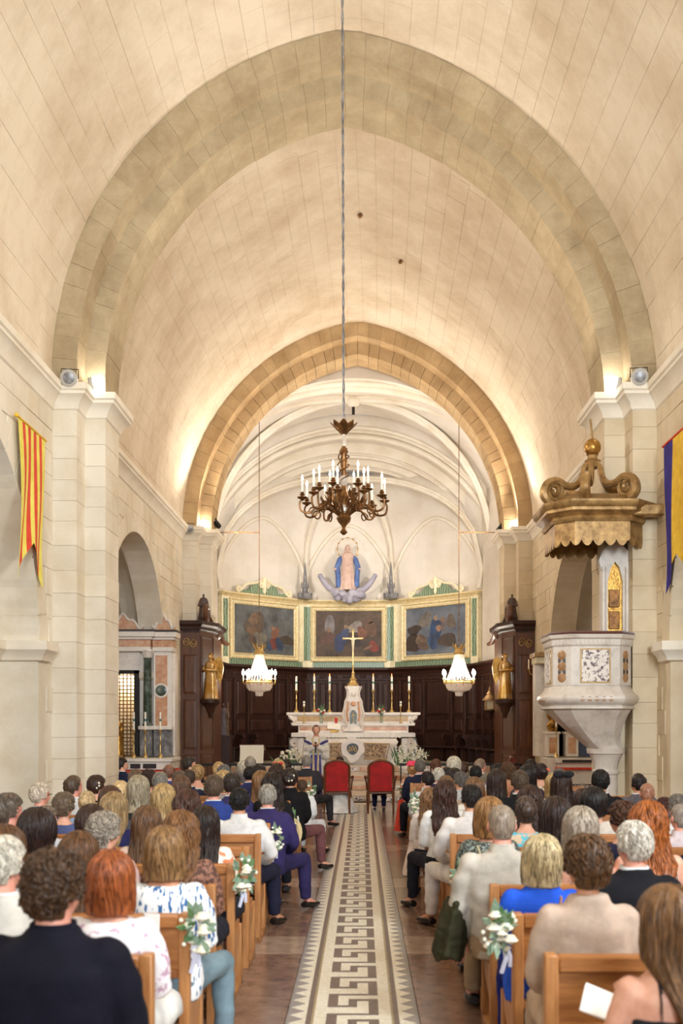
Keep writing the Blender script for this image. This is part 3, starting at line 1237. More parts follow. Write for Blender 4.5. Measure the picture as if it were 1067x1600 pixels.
q.build('arm_cushion', M['velvetb'], pul, ang=60)
M['inlay'] = mat('tan_inlay', rgb(176, 134, 92), 0.3, col2=rgb(150, 108, 70), scale=9)
M['inlayb'] = mat('black_inlay', rgb(46, 38, 40), 0.3)
for i in range(8):
    a, b = Vector((*octs(0.96)[i], 0)), Vector((*octs(0.96)[(i + 1) % 8], 0))
    d = (b - a).normalized()
    nrm = Vector((d.y, -d.x, 0))
    if nrm.y > 0.5 and nrm.x > 0.1:
        continue
    L = (b - a).length
    Mx = Matrix(((d.x, nrm.x, 0, (a.x + b.x) / 2), (d.y, nrm.y, 0, (a.y + b.y) / 2), (0, 0, 1, 0), (0, 0, 0, 1)))

    def N():
        m_ = MB()
        m_.M = Mx
        return m_
    if L > 0.5:
        pn = N().bevbox(-0.215, 0.215, -0.01, 0.012, 2.34, 2.83, 0.004).build('panel_frame', M['ymarble'], pul)
        N().bevbox(-0.195, 0.195, 0.0, 0.016, 2.36, 2.81, 0.004).build('breccia_panel', M['breccia'], pn)
        for zz in (2.255,):
            N().bevbox(-0.24, 0.24, -0.03, 0.0, 2.225, 2.285, 0.004).build('plinth_inlay', M['inlay'], pul)
        for j in range(5):
            N().lathe([(0.036, 0), (0.036, 0.01)], (0, 0, 0), 10).v
            m_ = N()
            m_.M = Mx @ Matrix.Translation((-0.2 + j * 0.1, 0.095, 2.115)) @ Matrix.Rotation(-PI / 2, 4, 'X')
            m_.lathe([(0.036, 0), (0.034, 0.008)], (0, 0, 0), 12)
            m_.build('base_disc', M['inlay'], pul)
        for j in range(9):
            N().bevbox(-0.27 + j * 0.06, -0.24 + j * 0.06, 0.0, 0.028, 2.885, 2.955, 0.003).build('dentil', M['pmarble'], pul)
    else:
        for j in range(3):
            m_ = MB()
            m_.M = Mx @ Matrix.Translation((0, 0.0, 2.42 + j * 0.16)) @ Matrix.Rotation(-PI / 2, 4, 'X')
            m_.lathe([(0.066, -.01), (0.066, 0.008), (0.06, 0.012)], (0, 0, 0), 18)
            m_.build('roundel', M['inlay'], pul)
        for zz in (2.50, 2.66):
            for sx in (-1, 1):
                m_ = MB()
                m_.M = Mx
                m_.prism([(sx * 0.008, zz), (sx * 0.06, zz - 0.035), (sx * 0.06, zz + 0.035)], -0.002, 0.008, 'Y')
                m_.build('black_wedge', M['inlayb'], pul, smooth=False)
        for j in range(4):
            N().bevbox(-0.12 + j * 0.06, -0.09 + j * 0.06, 0.0, 0.028, 2.885, 2.955, 0.003).build('dentil', M['pmarble'], pul)

# sounding board
CP = Vector((3.38, 15.0, 4.25))
can = thing('sounding_board', 'gilded wooden canopy with scalloped edge and scrolls above the pulpit', 'canopy', CP)
C8 = [(x * 1.12, y * 1.12) for x, y in OCT]
q = MB()
sweep(q, C8, [(-0.7, 0.36), (0.0, 0.36), (0.02, 0.40), (0.0, 0.44), (0.05, 0.47), (0.10, 0.50), (0.10, 0.54), (0.14, 0.58), (0.15, 0.64), (0.02, 0.66), (-0.12, 0.74), (-0.25, 0.80), (-0.7, 0.80)], closed=True)
q.build('cornice', M['gilt'], can, ang=40)
q = MB()
n8 = 8
pts = []
for i in range(8):
    a, b = Vector(C8[i]), Vector(C8[(i + 1) % 8])
    nseg = max(3, int((b - a).length / 0.02))
    for j in range(nseg):
        pts.append(a.lerp(b, j / nseg))
rg0, rg1, rg2, rg3 = [], [], [], []
acc = 0
for i, p in enumerate(pts):
    acc += (p - pts[i - 1]).length if i else 0
    s_ = abs(math.sin(acc * PI / 0.17)) ** 0.7
    zb_ = 0.12 - 0.10 * s_
    k0, k1 = 0.965, 0.93
    rg0.append((p.x * k0, p.y * k0, 0.37))
    rg1.append((p.x * k0, p.y * k0, zb_))
    rg2.append((p.x * k1, p.y * k1, zb_))
    rg3.append((p.x * k1, p.y * k1, 0.37))
q.loft([rg0, rg1, rg2, rg3], cap=False)
q.build('scalloped_valance', M['gilt'], can, ang=30)
q = MB()
q.prism([(x * 0.93, y * 0.93) for x, y in C8], 0.33, 0.36, 'Z')
q.build('ceiling_board', M['wood'], can)
for a in (200, 250, 305, 20, 110):
    ar = math.radians(a)
    dx, dy = math.cos(ar), math.sin(ar)
    P = []
    prof2 = [(0.70, 0.70), (0.80, 0.80), (0.76, 0.95), (0.60, 1.02), (0.44, 0.96), (0.28, 0.98), (0.18, 1.10), (0.14, 1.24), (0.08, 1.32)]
    for i in range(41):
        t = i / 40 * (len(prof2) - 1)
        k = min(int(t), len(prof2) - 2)
        f = t - k
        p0 = prof2[max(k - 1, 0)]
        p1, p2 = prof2[k], prof2[k + 1]
        p3 = prof2[min(k + 2, len(prof2) - 1)]

        def cr(i_):
            return 0.5 * (2 * p1[i_] + (p2[i_] - p0[i_]) * f + (2 * p0[i_] - 5 * p1[i_] + 4 * p2[i_] - p3[i_]) * f * f + (-p0[i_] + 3 * p1[i_] - 3 * p2[i_] + p3[i_]) * f ** 3)
        P.append((dx * cr(0), dy * cr(0), cr(1)))
    q = MB()
    q.tube(P, [0.075 - 0.035 * (i / 40) for i in range(41)], 8)
    vol = q.build('scroll', M['gilt'], can)
    # spiral eye at the foot
    q = MB()
    sp = []
    for i in range(30):
        th = i / 29 * 4.2 * PI
        r = 0.17 * (1 - i / 34)
        sp.append((dx * (0.64 + r * math.cos(th)), dy * (0.64 + r * math.cos(th)), 0.87 + r * math.sin(th)))
    q.tube(sp, 0.035, 6)
    q.build('volute', M['gilt'], vol)
q = MB()
q.lathe([(0.04, 1.24), (0.12, 1.26), (0.14, 1.30), (0.10, 1.33), (0.12, 1.36), (0.075, 1.39), (0.07, 1.44), (0.09, 1.45)], (0, 0, 0), 20)
q.build('finial_base', M['gilt'], can)
q = MB()
q.ell((0, 0, 1.56), (0.125, 0.125, 0.13), 24, 16)
q.build('gold_ball', M['gold'], can)
MB().tube([(0, 0, 1.68), (-0.03, 0.0, 1.98)], [0.018, 0.014], 8).build('rod', M['gilt'], can)
q = MB()
q.bevbox(0.3, 0.93, -0.66, -0.48, 0.44, 0.60, 0.02)
q.build('wall_beam', M['gilt'], can)

# carved doorway on the pier behind the pulpit
dr = thing('pulpit_doorway', 'pale carved pointed niche with gilded door behind the pulpit', 'doorway', (3.62, 15.06, 3.05))
q = MB()
xs0, xs1 = -0.12, 0.28
outer = [(xs0, 0), (xs0, 0.95), (xs0 - 0.04, 1.1), (xs0 + 0.02, 1.25), (0.08, 1.42), (xs1 - 0.02, 1.25), (xs1 + .04, 1.1), (xs1, 0.95), (xs1, 0)]
inner = [(xs1 - 0.09, 0), (xs1 - 0.09, 0.8), (0.08 + 0.06, 1.0), (0.08, 1.08), (0.08 - 0.06, 1.0), (xs0 + 0.09, 0.8), (xs0 + 0.09, 0)]
q.prism(outer + inner, -0.12, 0.02, 'Y')
q.build('niche_frame', M['pmarble'], dr, smooth=False)
MB().prism([(a, b) for a, b in inner], -0.04, 0.0, 'Y').build('door', M['gold'], dr, smooth=False)
for zz in (0.1, 0.42):
    MB().bevbox(0.0, 0.16, -0.055, -0.035, zz, zz + 0.26, 0.01).build('door_panel', M['bronze'], dr)
MB().tube([(xs0 + 0.03, -0.13, 0), (xs0 + 0.03, -0.13, 1.0)], 0.03, 10).build('colonnette', M['pmarble'], dr)
MB().tube([(xs1 - 0.03, -0.13, 0), (xs1 - 0.03, -0.13, 1.0)], 0.03, 10).build('colonnette', M['pmarble'], dr)

# ------------------------------------------------------------------ bronze chandelier
CHY = 13.0
ch = px(537, 740, CHY)
CZ = px(537, 800, CHY).z
chd = thing('bronze_chandelier', 'large bronze chandelier with scrolling arms and electric candles', 'chandelier', (ch.x, CHY, CZ))


def cz(y):
    return px(537, y, CHY).z - CZ


q = MB()
q.lathe([(0.012, cz(836)), (0.05, cz(832)), (0.02, cz(826)), (0.03, cz(822)), (0.07, cz(816)), (0.095, cz(810)), (0.06, cz(802)), (0.035, cz(796)), (0.05, cz(788)), (0.08, cz(778)),
         (0.04, cz(766)), (0.03, cz(756)), (0.045, cz(748)), (0.03, cz(735)), (0.05, cz(722)), (0.035, cz(712)), (0.06, cz(706)), (0.025, cz(698)), (0.018, cz(680)), (0.02, cz(676))], (0, 0, 0), 18)
q.build('stem', M['bronze'], chd)
q = MB()
for k in range(8):
    a = 2 * PI * k / 8
    for (r0, r1, za, zb_) in ((0.04, 0.17, cz(676), cz(663)),):
        d = Vector((math.cos(a), math.sin(a), 0))
        s_ = Vector((-math.sin(a), math.cos(a), 0))
        pts = [(0.02, cz(679), 0.03), (0.07, cz(672), 0.05), (0.13, cz(666), 0.05), (0.175, cz(661), 0.006)]
        top = [d * r + s_ * w_ + Vector((0, 0, z)) for r, z, w_ in pts]
        bot = [d * r - s_ * w_ + Vector((0, 0, z)) for r, z, w_ in pts]
        top2 = [p + Vector((0, 0, 0.012)) for p in top]
        bot2 = [p + Vector((0, 0, 0.012)) for p in bot]
        q2 = MB()
        q2.loft([[top[i], bot[i], bot2[i], top2[i]] for i in range(4)])
        q2.build('crown_leaf', M['bronze'], chd)
M['porc'] = mat('pale_glass_stem', rgb(214, 204, 190), 0.2, col2=rgb(170, 150, 130), scale=9)
MB().lathe([(.02, cz(700)), (.032, cz(694)), (.022, cz(684)), (.026, cz(679))], (0, 0, 0), 14).build('glass_sleeve', M['porc'], chd)
MB().lathe([(.03, cz(760)), (.062, cz(754)), (.066, cz(748)), (.03, cz(742))], (0, 0, 0), 14).build('glass_bowl', M['porc'], chd)
MB().lathe([(.04, cz(806)), (.088, cz(800)), (.09, cz(795)), (.05, cz(790))], (0, 0, 0), 14).build('glass_bowl', M['porc'], chd)
# chain: twisted strands up to the vault
q = MB()
top = 11.72 - CZ
nseg = 150
zc0 = cz(662)
for ph in (0, PI):
    pts = []
    for i in range(nseg + 1):
        t = i / nseg
        a = t * 90 + ph
        pts.append((0.010 * math.cos(a) - 0.02 * t, 0.010 * math.sin(a), zc0 + 0.04 + t * (top - zc0 - 0.04)))
    q.tube(pts, 0.009, 5)
q.build('chain', M['grmarble'], chd)
MB().lathe([(.10, top + .06), (.09, top), (.03, top - .03), (.02, top - .06)], (-.02, 0, 0), 14).build('ceiling_rose', M['bronze'], chd)
MB().tube([(0, 0, zc0 - 0.02), (0.025, 0, zc0 + 0.0), (0.025, 0, zc0 + 0.05), (0, 0, zc0 + 0.06), (-0.02, 0, zc0 + 0.05)], 0.007, 6).build('hook', M['bronze'], chd)
# vine around the stem
q = MB()
for ph in (0, PI):
    q.tube([((0.05 + 0.03 * math.sin(i / 24 * PI)) * math.cos(i * 0.5 + ph), (0.05 + 0.03 * math.sin(i / 24 * PI)) * math.sin(i * 0.5 + ph), cz(756) + (cz(702) - cz(756)) * i / 24) for i in range(25)], 0.009, 6)
q.build('vine', M['bronze'], chd)
# arms


def candle_arm(parent, a, r, zt, zlow, lean):
    d = Vector((math.cos(a), math.sin(a), 0))
    P = [d * 0.05 + Vector((0, 0, cz(806))), d * (r * 0.35) + Vector((0, 0, zlow + 0.02)), d * (r * 0.62) + Vector((0, 0, zlow + 0.03)), d * (r * 0.82) + Vector((0, 0, zlow - 0.05)),
         d * (r * 1.02) + Vector((0, 0, zlow - 0.03)), d * (r * 1.06) + Vector((0, 0, zt - 0.08)), d * r + Vector((0, 0, zt - 0.03))]
    pts = []
    for i in range(len(P) - 1):
        for j in range(4):
            f = j / 4
            p0, p1, p2, p3 = P[max(i - 1, 0)], P[i], P[i + 1], P[min(i + 2, len(P) - 1)]
            pts.append(0.5 * (2 * p1 + (p2 - p0) * f + (2 * p0 - 5 * p1 + 4 * p2 - p3) * f * f + (3 * p1 - p0 - 3 * p2 + p3) * f ** 3))
    pts.append(P[-1])
    q = MB()
    q.tube(pts, [0.017 - 0.006 * i / len(pts) for i in range(len(pts))], 7)
    arm = q.build('arm', M['bronze'], parent)
    # curl
    q = MB()
    c = d * (r * 0.72) + Vector((0, 0, zlow - 0.04))
    q.tube([c + d * (0.07 * (1 - i / 26) * math.cos(i * 0.4)) + Vector((0, 0, 0.07 * (1 - i / 26) * math.sin(i * 0.4))) for i in range(20)], 0.010, 6)
    q.build('curl', M['bronze'], arm)
    q = MB()
    c = d * (r * 0.45) + Vector((0, 0, zlow + 0.05))
    for k in range(3):
        s_ = Vector((-d.y, d.x, 0)) * (k - 1) * 0.03
        q.tube([c + s_ * 0.2, c + s_ + d * 0.03 + Vector((0, 0, 0.05)), c + s_ * 1.6 + d * 0.06 + Vector((0, 0, 0.11))], [0.012, 0.02, 0.004], 6, flat=0.5)
    q.build('leaf_spray', M['bronze'], arm)
    q = MB()
    c = d * r + Vector((0, 0, zt))
    q.lathe([(0.012, -0.05), (0.03, -0.03), (0.062, -0.015), (0.066, -0.005), (0.02, 0.0), (0.016, 0.012), (0.03, 0.02), (0.034, 0.03), (0.018, 0.04), (0.024, 0.05), (0.02, 0.06)], c, 14)
    q.build('drip_pan', M['bronze'], arm)
    q = MB()
    q.lathe([(0.013, 0.055), (0.013, 0.20), (0.009, 0.205)], c, 10)
    q.build('candle', M['white'], arm)
    q = MB()
    q.lathe([(0.006, 0.2), (0.014, 0.215), (0.016, 0.235), (0.010, 0.26), (0.002, 0.285)], c, 10)
    q.build('bulb', M['bulb'], arm)


for k in range(10):
    candle_arm(chd, 2 * PI * (k + 0.3) / 10, 0.53, cz(779), cz(797), 0)
for k in range(6):
    candle_arm(chd, 2 * PI * (k + 0.1) / 6, 0.31, cz(762), cz(786), 0)

# ------------------------------------------------------------------ crystal chandeliers
M['crystal'] = mat('crystal', rgb(255, 250, 244), 0.12, col2=rgb(226, 214, 204), scale=60, kind='vor', trans=0.35, spec=0.8)


def crystal(label, x, yt, Y, bar_x):
    base = px(x, 1088, Y)
    t = thing('crystal_chandelier', label, 'chandelier', base, group='crystal chandeliers in the choir')

    def z(y):
        return (1088 - y) * Y / F
    k = Y / F
    q = MB()
    for i in range(24):
        a = 2 * PI * i / 24
        d = Vector((math.cos(a), math.sin(a), 0))
        pts = []
        for j in range(7):
            f = j / 6
            r = (7 + 12.5 * f ** 1.6) * k
            pts.append(d * r + Vector((0, 0, z(1022 + (1062 - 1022) * f))))
        q.tube(pts, 0.014, 5)
    q.build('bead_strands', M['crystal'], t)['kind'] = 'stuff'
    q = MB()
    q.lathe([(8 * k, z(1023)), (9 * k, z(1020)), (6.5 * k, z(1017)), (6 * k, z(1012)), (2 * k, z(1011))], (0, 0, 0), 16)
    cr = q.build('crown', M['brass'], t)
    for i in range(6):
        a = 2 * PI * i / 6
        d = Vector((math.cos(a), math.sin(a), 0))
        MB().tube([d * 6 * k + Vector((0, 0, z(1014))), d * 9 * k + Vector((0, 0, z(1009))), d * 10 * k + Vector((0, 0, z(1005)))], [0.02, 0.024, 0.006], 6).build('crown_leaf', M['brass'], cr)
    q = MB()
    for rr, zz in ((21, 1067), (20, 1064)):
        q.tube([(rr * k * math.cos(i * PI / 16), rr * k * math.sin(i * PI / 16), z(zz)) for i in range(33)], 0.02, 6)
    q.build('ring', M['brass'], t)
    q = MB()
    q.lathe([(20 * k, z(1068)), (19.5 * k, z(1074)), (16 * k, z(1079)), (9 * k, z(1081)), (6 * k, z(1082)), (5.5 * k, z(1087)), (4 * k, z(1088))], (0, 0, 0), 40, rfun=lambda a, z_: 1 + 0.04 * math.cos(a * 20))
    q.build('crystal_basket', M['crystal'], t)
    for i in range(8):
        a = 2 * PI * (i + 0.25) / 8
        d = Vector((math.cos(a), math.sin(a), 0))
        q = MB()
        q.tube([d * 20 * k + Vector((0, 0, z(1067))), d * 23 * k + Vector((0, 0, z(1070))), d * 25 * k + Vector((0, 0, z(1066))), d * 25 * k + Vector((0, 0, z(1062)))], 0.012, 6)
        ar = q.build('arm', M['brass'], t)
        MB().lathe([(0.012, z(1062)), (0.04, z(1061)), (0.016, z(1060)), (0.016, z(1055))], d * 25 * k, 10).build('candle_cup', M['white'], ar)
        MB().lathe([(0.012, z(1055)), (0.036, z(1053)), (0.034, z(1050)), (0.006, z(1046))], d * 25 * k, 10).build('bulb', M['cbulb'], ar)
    q = MB()
    q.tube([(0, 0, z(1012)), (0, 0, z(600))], 0.010, 6)
    q.build('cord', M['bronze'], t)
    zb_ = z(832)
    q = MB()
    q.tube([(0, 0, zb_), ((bar_x - x) * k, 0, zb_)], 0.014, 6)
    q.build('stay_rod', M['bronze'], t)
    light('crystal_chandelier_glow', 'POINT', base + Vector((0, -0.02, z(1050))), 170, (1, 0.9, 0.76), radius=0.2)
    return t


crystal('sparkling crystal chandelier hanging left of the high altar', 405, 645, 27.6, 326)
crystal('sparkling crystal chandelier hanging right of the high altar', 717, 645, 27.6, 786)
print('lamps', round(time.time() - T0, 1), len(bpy.data.objects))
# ------------------------------------------------------------------ choir furnishing


def frame2(a, b):
    d = (b - a)
    L = d.length
    d.normalize()
    n = Vector((d.y, -d.x))
    return Matrix(((d.x, -n.x, 0, a.x), (d.y, -n.y, 0, a.y), (0, 0, 1, 0), (0, 0, 0, 1))), L


def mbx(Mx):
    q = MB()
    q.M = Mx
    return q


def raised_panel(Mx, x0, x1, z0, z1, y, parent, m, nm='panel', depth=0.03):
    q = mbx(Mx)
    b = min(0.07, (x1 - x0) * 0.2)
    R0 = [(x0, y, z0), (x1, y, z0), (x1, y, z1), (x0, y, z1)]
    R1 = [(x0, y - depth, z0), (x1, y - depth, z0), (x1, y - depth, z1), (x0, y - depth, z1)]
    R2 = [(x0 + .02, y - depth, z0 + .02), (x1 - .02, y - depth, z0 + .02), (x1 - .02, y - depth, z1 - .02), (x0 + .02, y - depth, z1 - .02)]
    R3 = [(x0 + .02, y - .004, z0 + .02), (x1 - .02, y - .004, z0 + .02), (x1 - .02, y - .004, z1 - .02), (x0 + .02, y - .004, z1 - .02)]
    R4 = [(x0 + b, y - depth * .8, z0 + b), (x1 - b, y - depth * .8, z0 + b), (x1 - b, y - depth * .8, z1 - b), (x0 + b, y - depth * .8, z1 - b)]
    q.loft([R0, R1, R2, R3, R4])
    return q.build(nm, m, parent, smooth=False)


def stall(Mx, x0, x1, parent):
    """one choir stall seat under the panelling"""
    s = mbx(Mx).bevbox(x0 + 0.04, x1 - 0.04, -0.52, -0.12, PL + 0.40, PL + 0.45, 0.01).build('stall_seat', M['wood'], parent)
    mbx(Mx).bevbox(x0 + 0.05, x1 - 0.05, -0.40, -0.14, PL + 0.02, PL + 0.38, 0.02).build('stall_base', M['wood'], parent)
    q = mbx(Mx)
    q.prism([(0, PL), (-0.5, PL), (-0.52, PL + 0.40), (-0.36, PL + 0.5), (-0.40, PL + 0.66), (-0.50, PL + 0.72), (-0.46, PL + 0.80), (0, PL + 0.80)], x0 - 0.025, x0 + 0.025, 'X')
    q.build('stall_arm', M['wood'], parent)


panel_corners = [Vector((-4.25, 27.2)), C0 + Vector((0.14, -0.1)), C1 + Vector((0.06, -0.16)), C2 + Vector((-0.06, -0.16)), C3 + Vector((-0.14, -0.1)), Vector((3.98, 27.2))]
pan_names = ('choir stall panelling along the left choir wall', 'dark wood panelling and stalls under the left painting', 'dark wood panelling behind the high altar',
             'dark wood panelling and stalls under the right painting', 'choir stall panelling along the right choir wall')
for i in range(5):
    a, b = panel_corners[i], panel_corners[i + 1]
    Mx, L = frame2(a, b)
    t = thing('wood_panelling', pan_names[i], 'panelling', (0, 0, 0), group='dark choir panelling')
    mbx(Mx).box(0, L, -0.05, 0.02, PL, 3.34).build('backing', M['wood'], t, smooth=False)
    q = mbx(Mx)
    prof = [(0.02, 3.30), (-0.10, 3.30), (-0.12, 3.36), (-0.20, 3.42), (-0.24, 3.44), (-0.24, 3.50), (0.02, 3.50)]
    q.loft([[(0, y, z) for y, z in prof], [(L, y, z) for y, z in prof]])
    q.build('cornice', M['wood'], t, smooth=False)
    mbx(Mx).bevbox(0, L, -0.10, -0.04, 3.10, 3.16, 0.01).build('frieze_moulding', M['wood'], t)
    if i == 2:
        edges = [0.0, 0.34, 0.72, 1.08, L - 1.08, L - 0.72, L - 0.34, L]
    elif i in (1, 3):
        edges = [0, 0.42, 0.95, 2.05, 2.55, 3.05, L] if i == 1 else [0, L - 3.05, L - 2.55, L - 2.05, L - 0.95, L - 0.42, L]
    else:
        n = max(3, int(L / 0.7))
        edges = [L * j / n for j in range(n + 1)]
    for j in range(len(edges) - 1):
        e0, e1 = edges[j], edges[j + 1]
        if e1 - e0 < 0.12:
            continue
        mbx(Mx).bevbox(e0 - 0.05, e0 + 0.05, -0.11, -0.03, PL, 3.1, 0.012).build('pilaster', M['wood'], t)
        raised_panel(Mx, e0 + 0.07, e1 - 0.07, 1.98, 3.04, -0.045, t, M['wood'], 'tall_panel', 0.04)
        raised_panel(Mx, e0 + 0.07, e1 - 0.07, 1.48, 1.90, -0.045, t, M['wood'], 'low_panel', 0.04)
        raised_panel(Mx, e0 + 0.06, e1 - 0.06, 3.17, 3.29, -0.045, t, M['wood'], 'frieze_panel', 0.03)
        if e1 - e0 > 0.3:
            stall(Mx, e0, e1, t)
# centre feature of the back panelling
Mx, L = frame2(panel_corners[2], panel_corners[3])

# ---- paintings
M['canvas'] = mat('dark_oil_canvas', rgb(50, 38, 31), 0.6, col2=rgb(104, 84, 66), scale=2.2, fac=(0.35, 0.75), detail=8)
M['canvasg'] = mat('grey_oil_canvas', rgb(62, 62, 60), 0.6, col2=rgb(116, 118, 118), scale=2.0, fac=(0.35, 0.75), detail=8)
M['canvasb'] = mat('blue_oil_canvas', rgb(74, 80, 92), 0.6, col2=rgb(118, 124, 132), scale=2.0, fac=(0.35, 0.75), detail=8)
PCOL = {}


def paintm(r, g, b):
    r, g, b = int(r * .72 + 22), int(g * .72 + 18), int(b * .72 + 14)
    k = 'oil_paint_%d_%d_%d' % (r, g, b)
    return mat(k, rgb(r, g, b), 0.6, col2=rgb(int(r * .45 + 20), int(g * .45 + 16), int(b * .45 + 14)), scale=4, fac=(0.3, 0.72), detail=6)


def blob(Mx, x, z, rx, rz, y, col, parent, rot=0.0, seed=0, nm='painted_figure', pw=0.25):
    R = random.Random(seed)
    ph = [R.uniform(0, 6.28) for _ in range(4)]
    pts = []
    for i in range(22):
        a = 2 * PI * i / 22
        k = 1 + pw * 0.5 * math.sin(2 * a + ph[0]) + pw * 0.4 * math.sin(3 * a + ph[1]) + pw * 0.2 * math.sin(5 * a + ph[2])
        u, v = rx * k * math.cos(a), rz * k * math.sin(a)
        pts.append((x + u * math.cos(rot) - v * math.sin(rot), z + u * math.sin(rot) + v * math.cos(rot)))
    q = mbx(Mx)
    q.prism(pts, y - 0.002, y, 'Y')
    q.build(nm, paintm(*col), parent, smooth=False)


def pframe(Mx, x0, x1, z0, z1, y, t):
    for (w0, w1, d0, d1, m, nm) in ((0.0, 0.07, 0.02, 0.10, M['goldcream'], 'outer_frame'), (0.07, 0.12, 0.02, 0.06, M['cream'], 'frame_fillet'), (0.12, 0.17, 0.02, 0.085, M['goldcream'], 'inner_frame')):
        q = mbx(Mx)
        A = [(x0 - .17 + w0, z0 - .17 + w0), (x1 + .17 - w0, z0 - .17 + w0), (x1 + .17 - w0, z1 + .17 - w0), (x0 - .17 + w0, z1 + .17 - w0)]
        B = [(x0 - .17 + w1, z0 - .17 + w1), (x1 + .17 - w1, z0 - .17 + w1), (x1 + .17 - w1, z1 + .17 - w1), (x0 - .17 + w1, z1 + .17 - w1)]
        rg = []
        for k in (0, 1, 2, 3, 0):
            rg.append([(A[k][0], y - 0.0, A[k][1]), (A[k][0], y - d1 * .8, A[k][1]), ((A[k][0] + B[k][0]) / 2, y - d1, (A[k][1] + B[k][1]) / 2), (B[k][0], y - d1 * .6, B[k][1]), (B[k][0], y, B[k][1])])
        q.loft(rg, cap=False)
        q.build(nm, m, t, smooth=False)


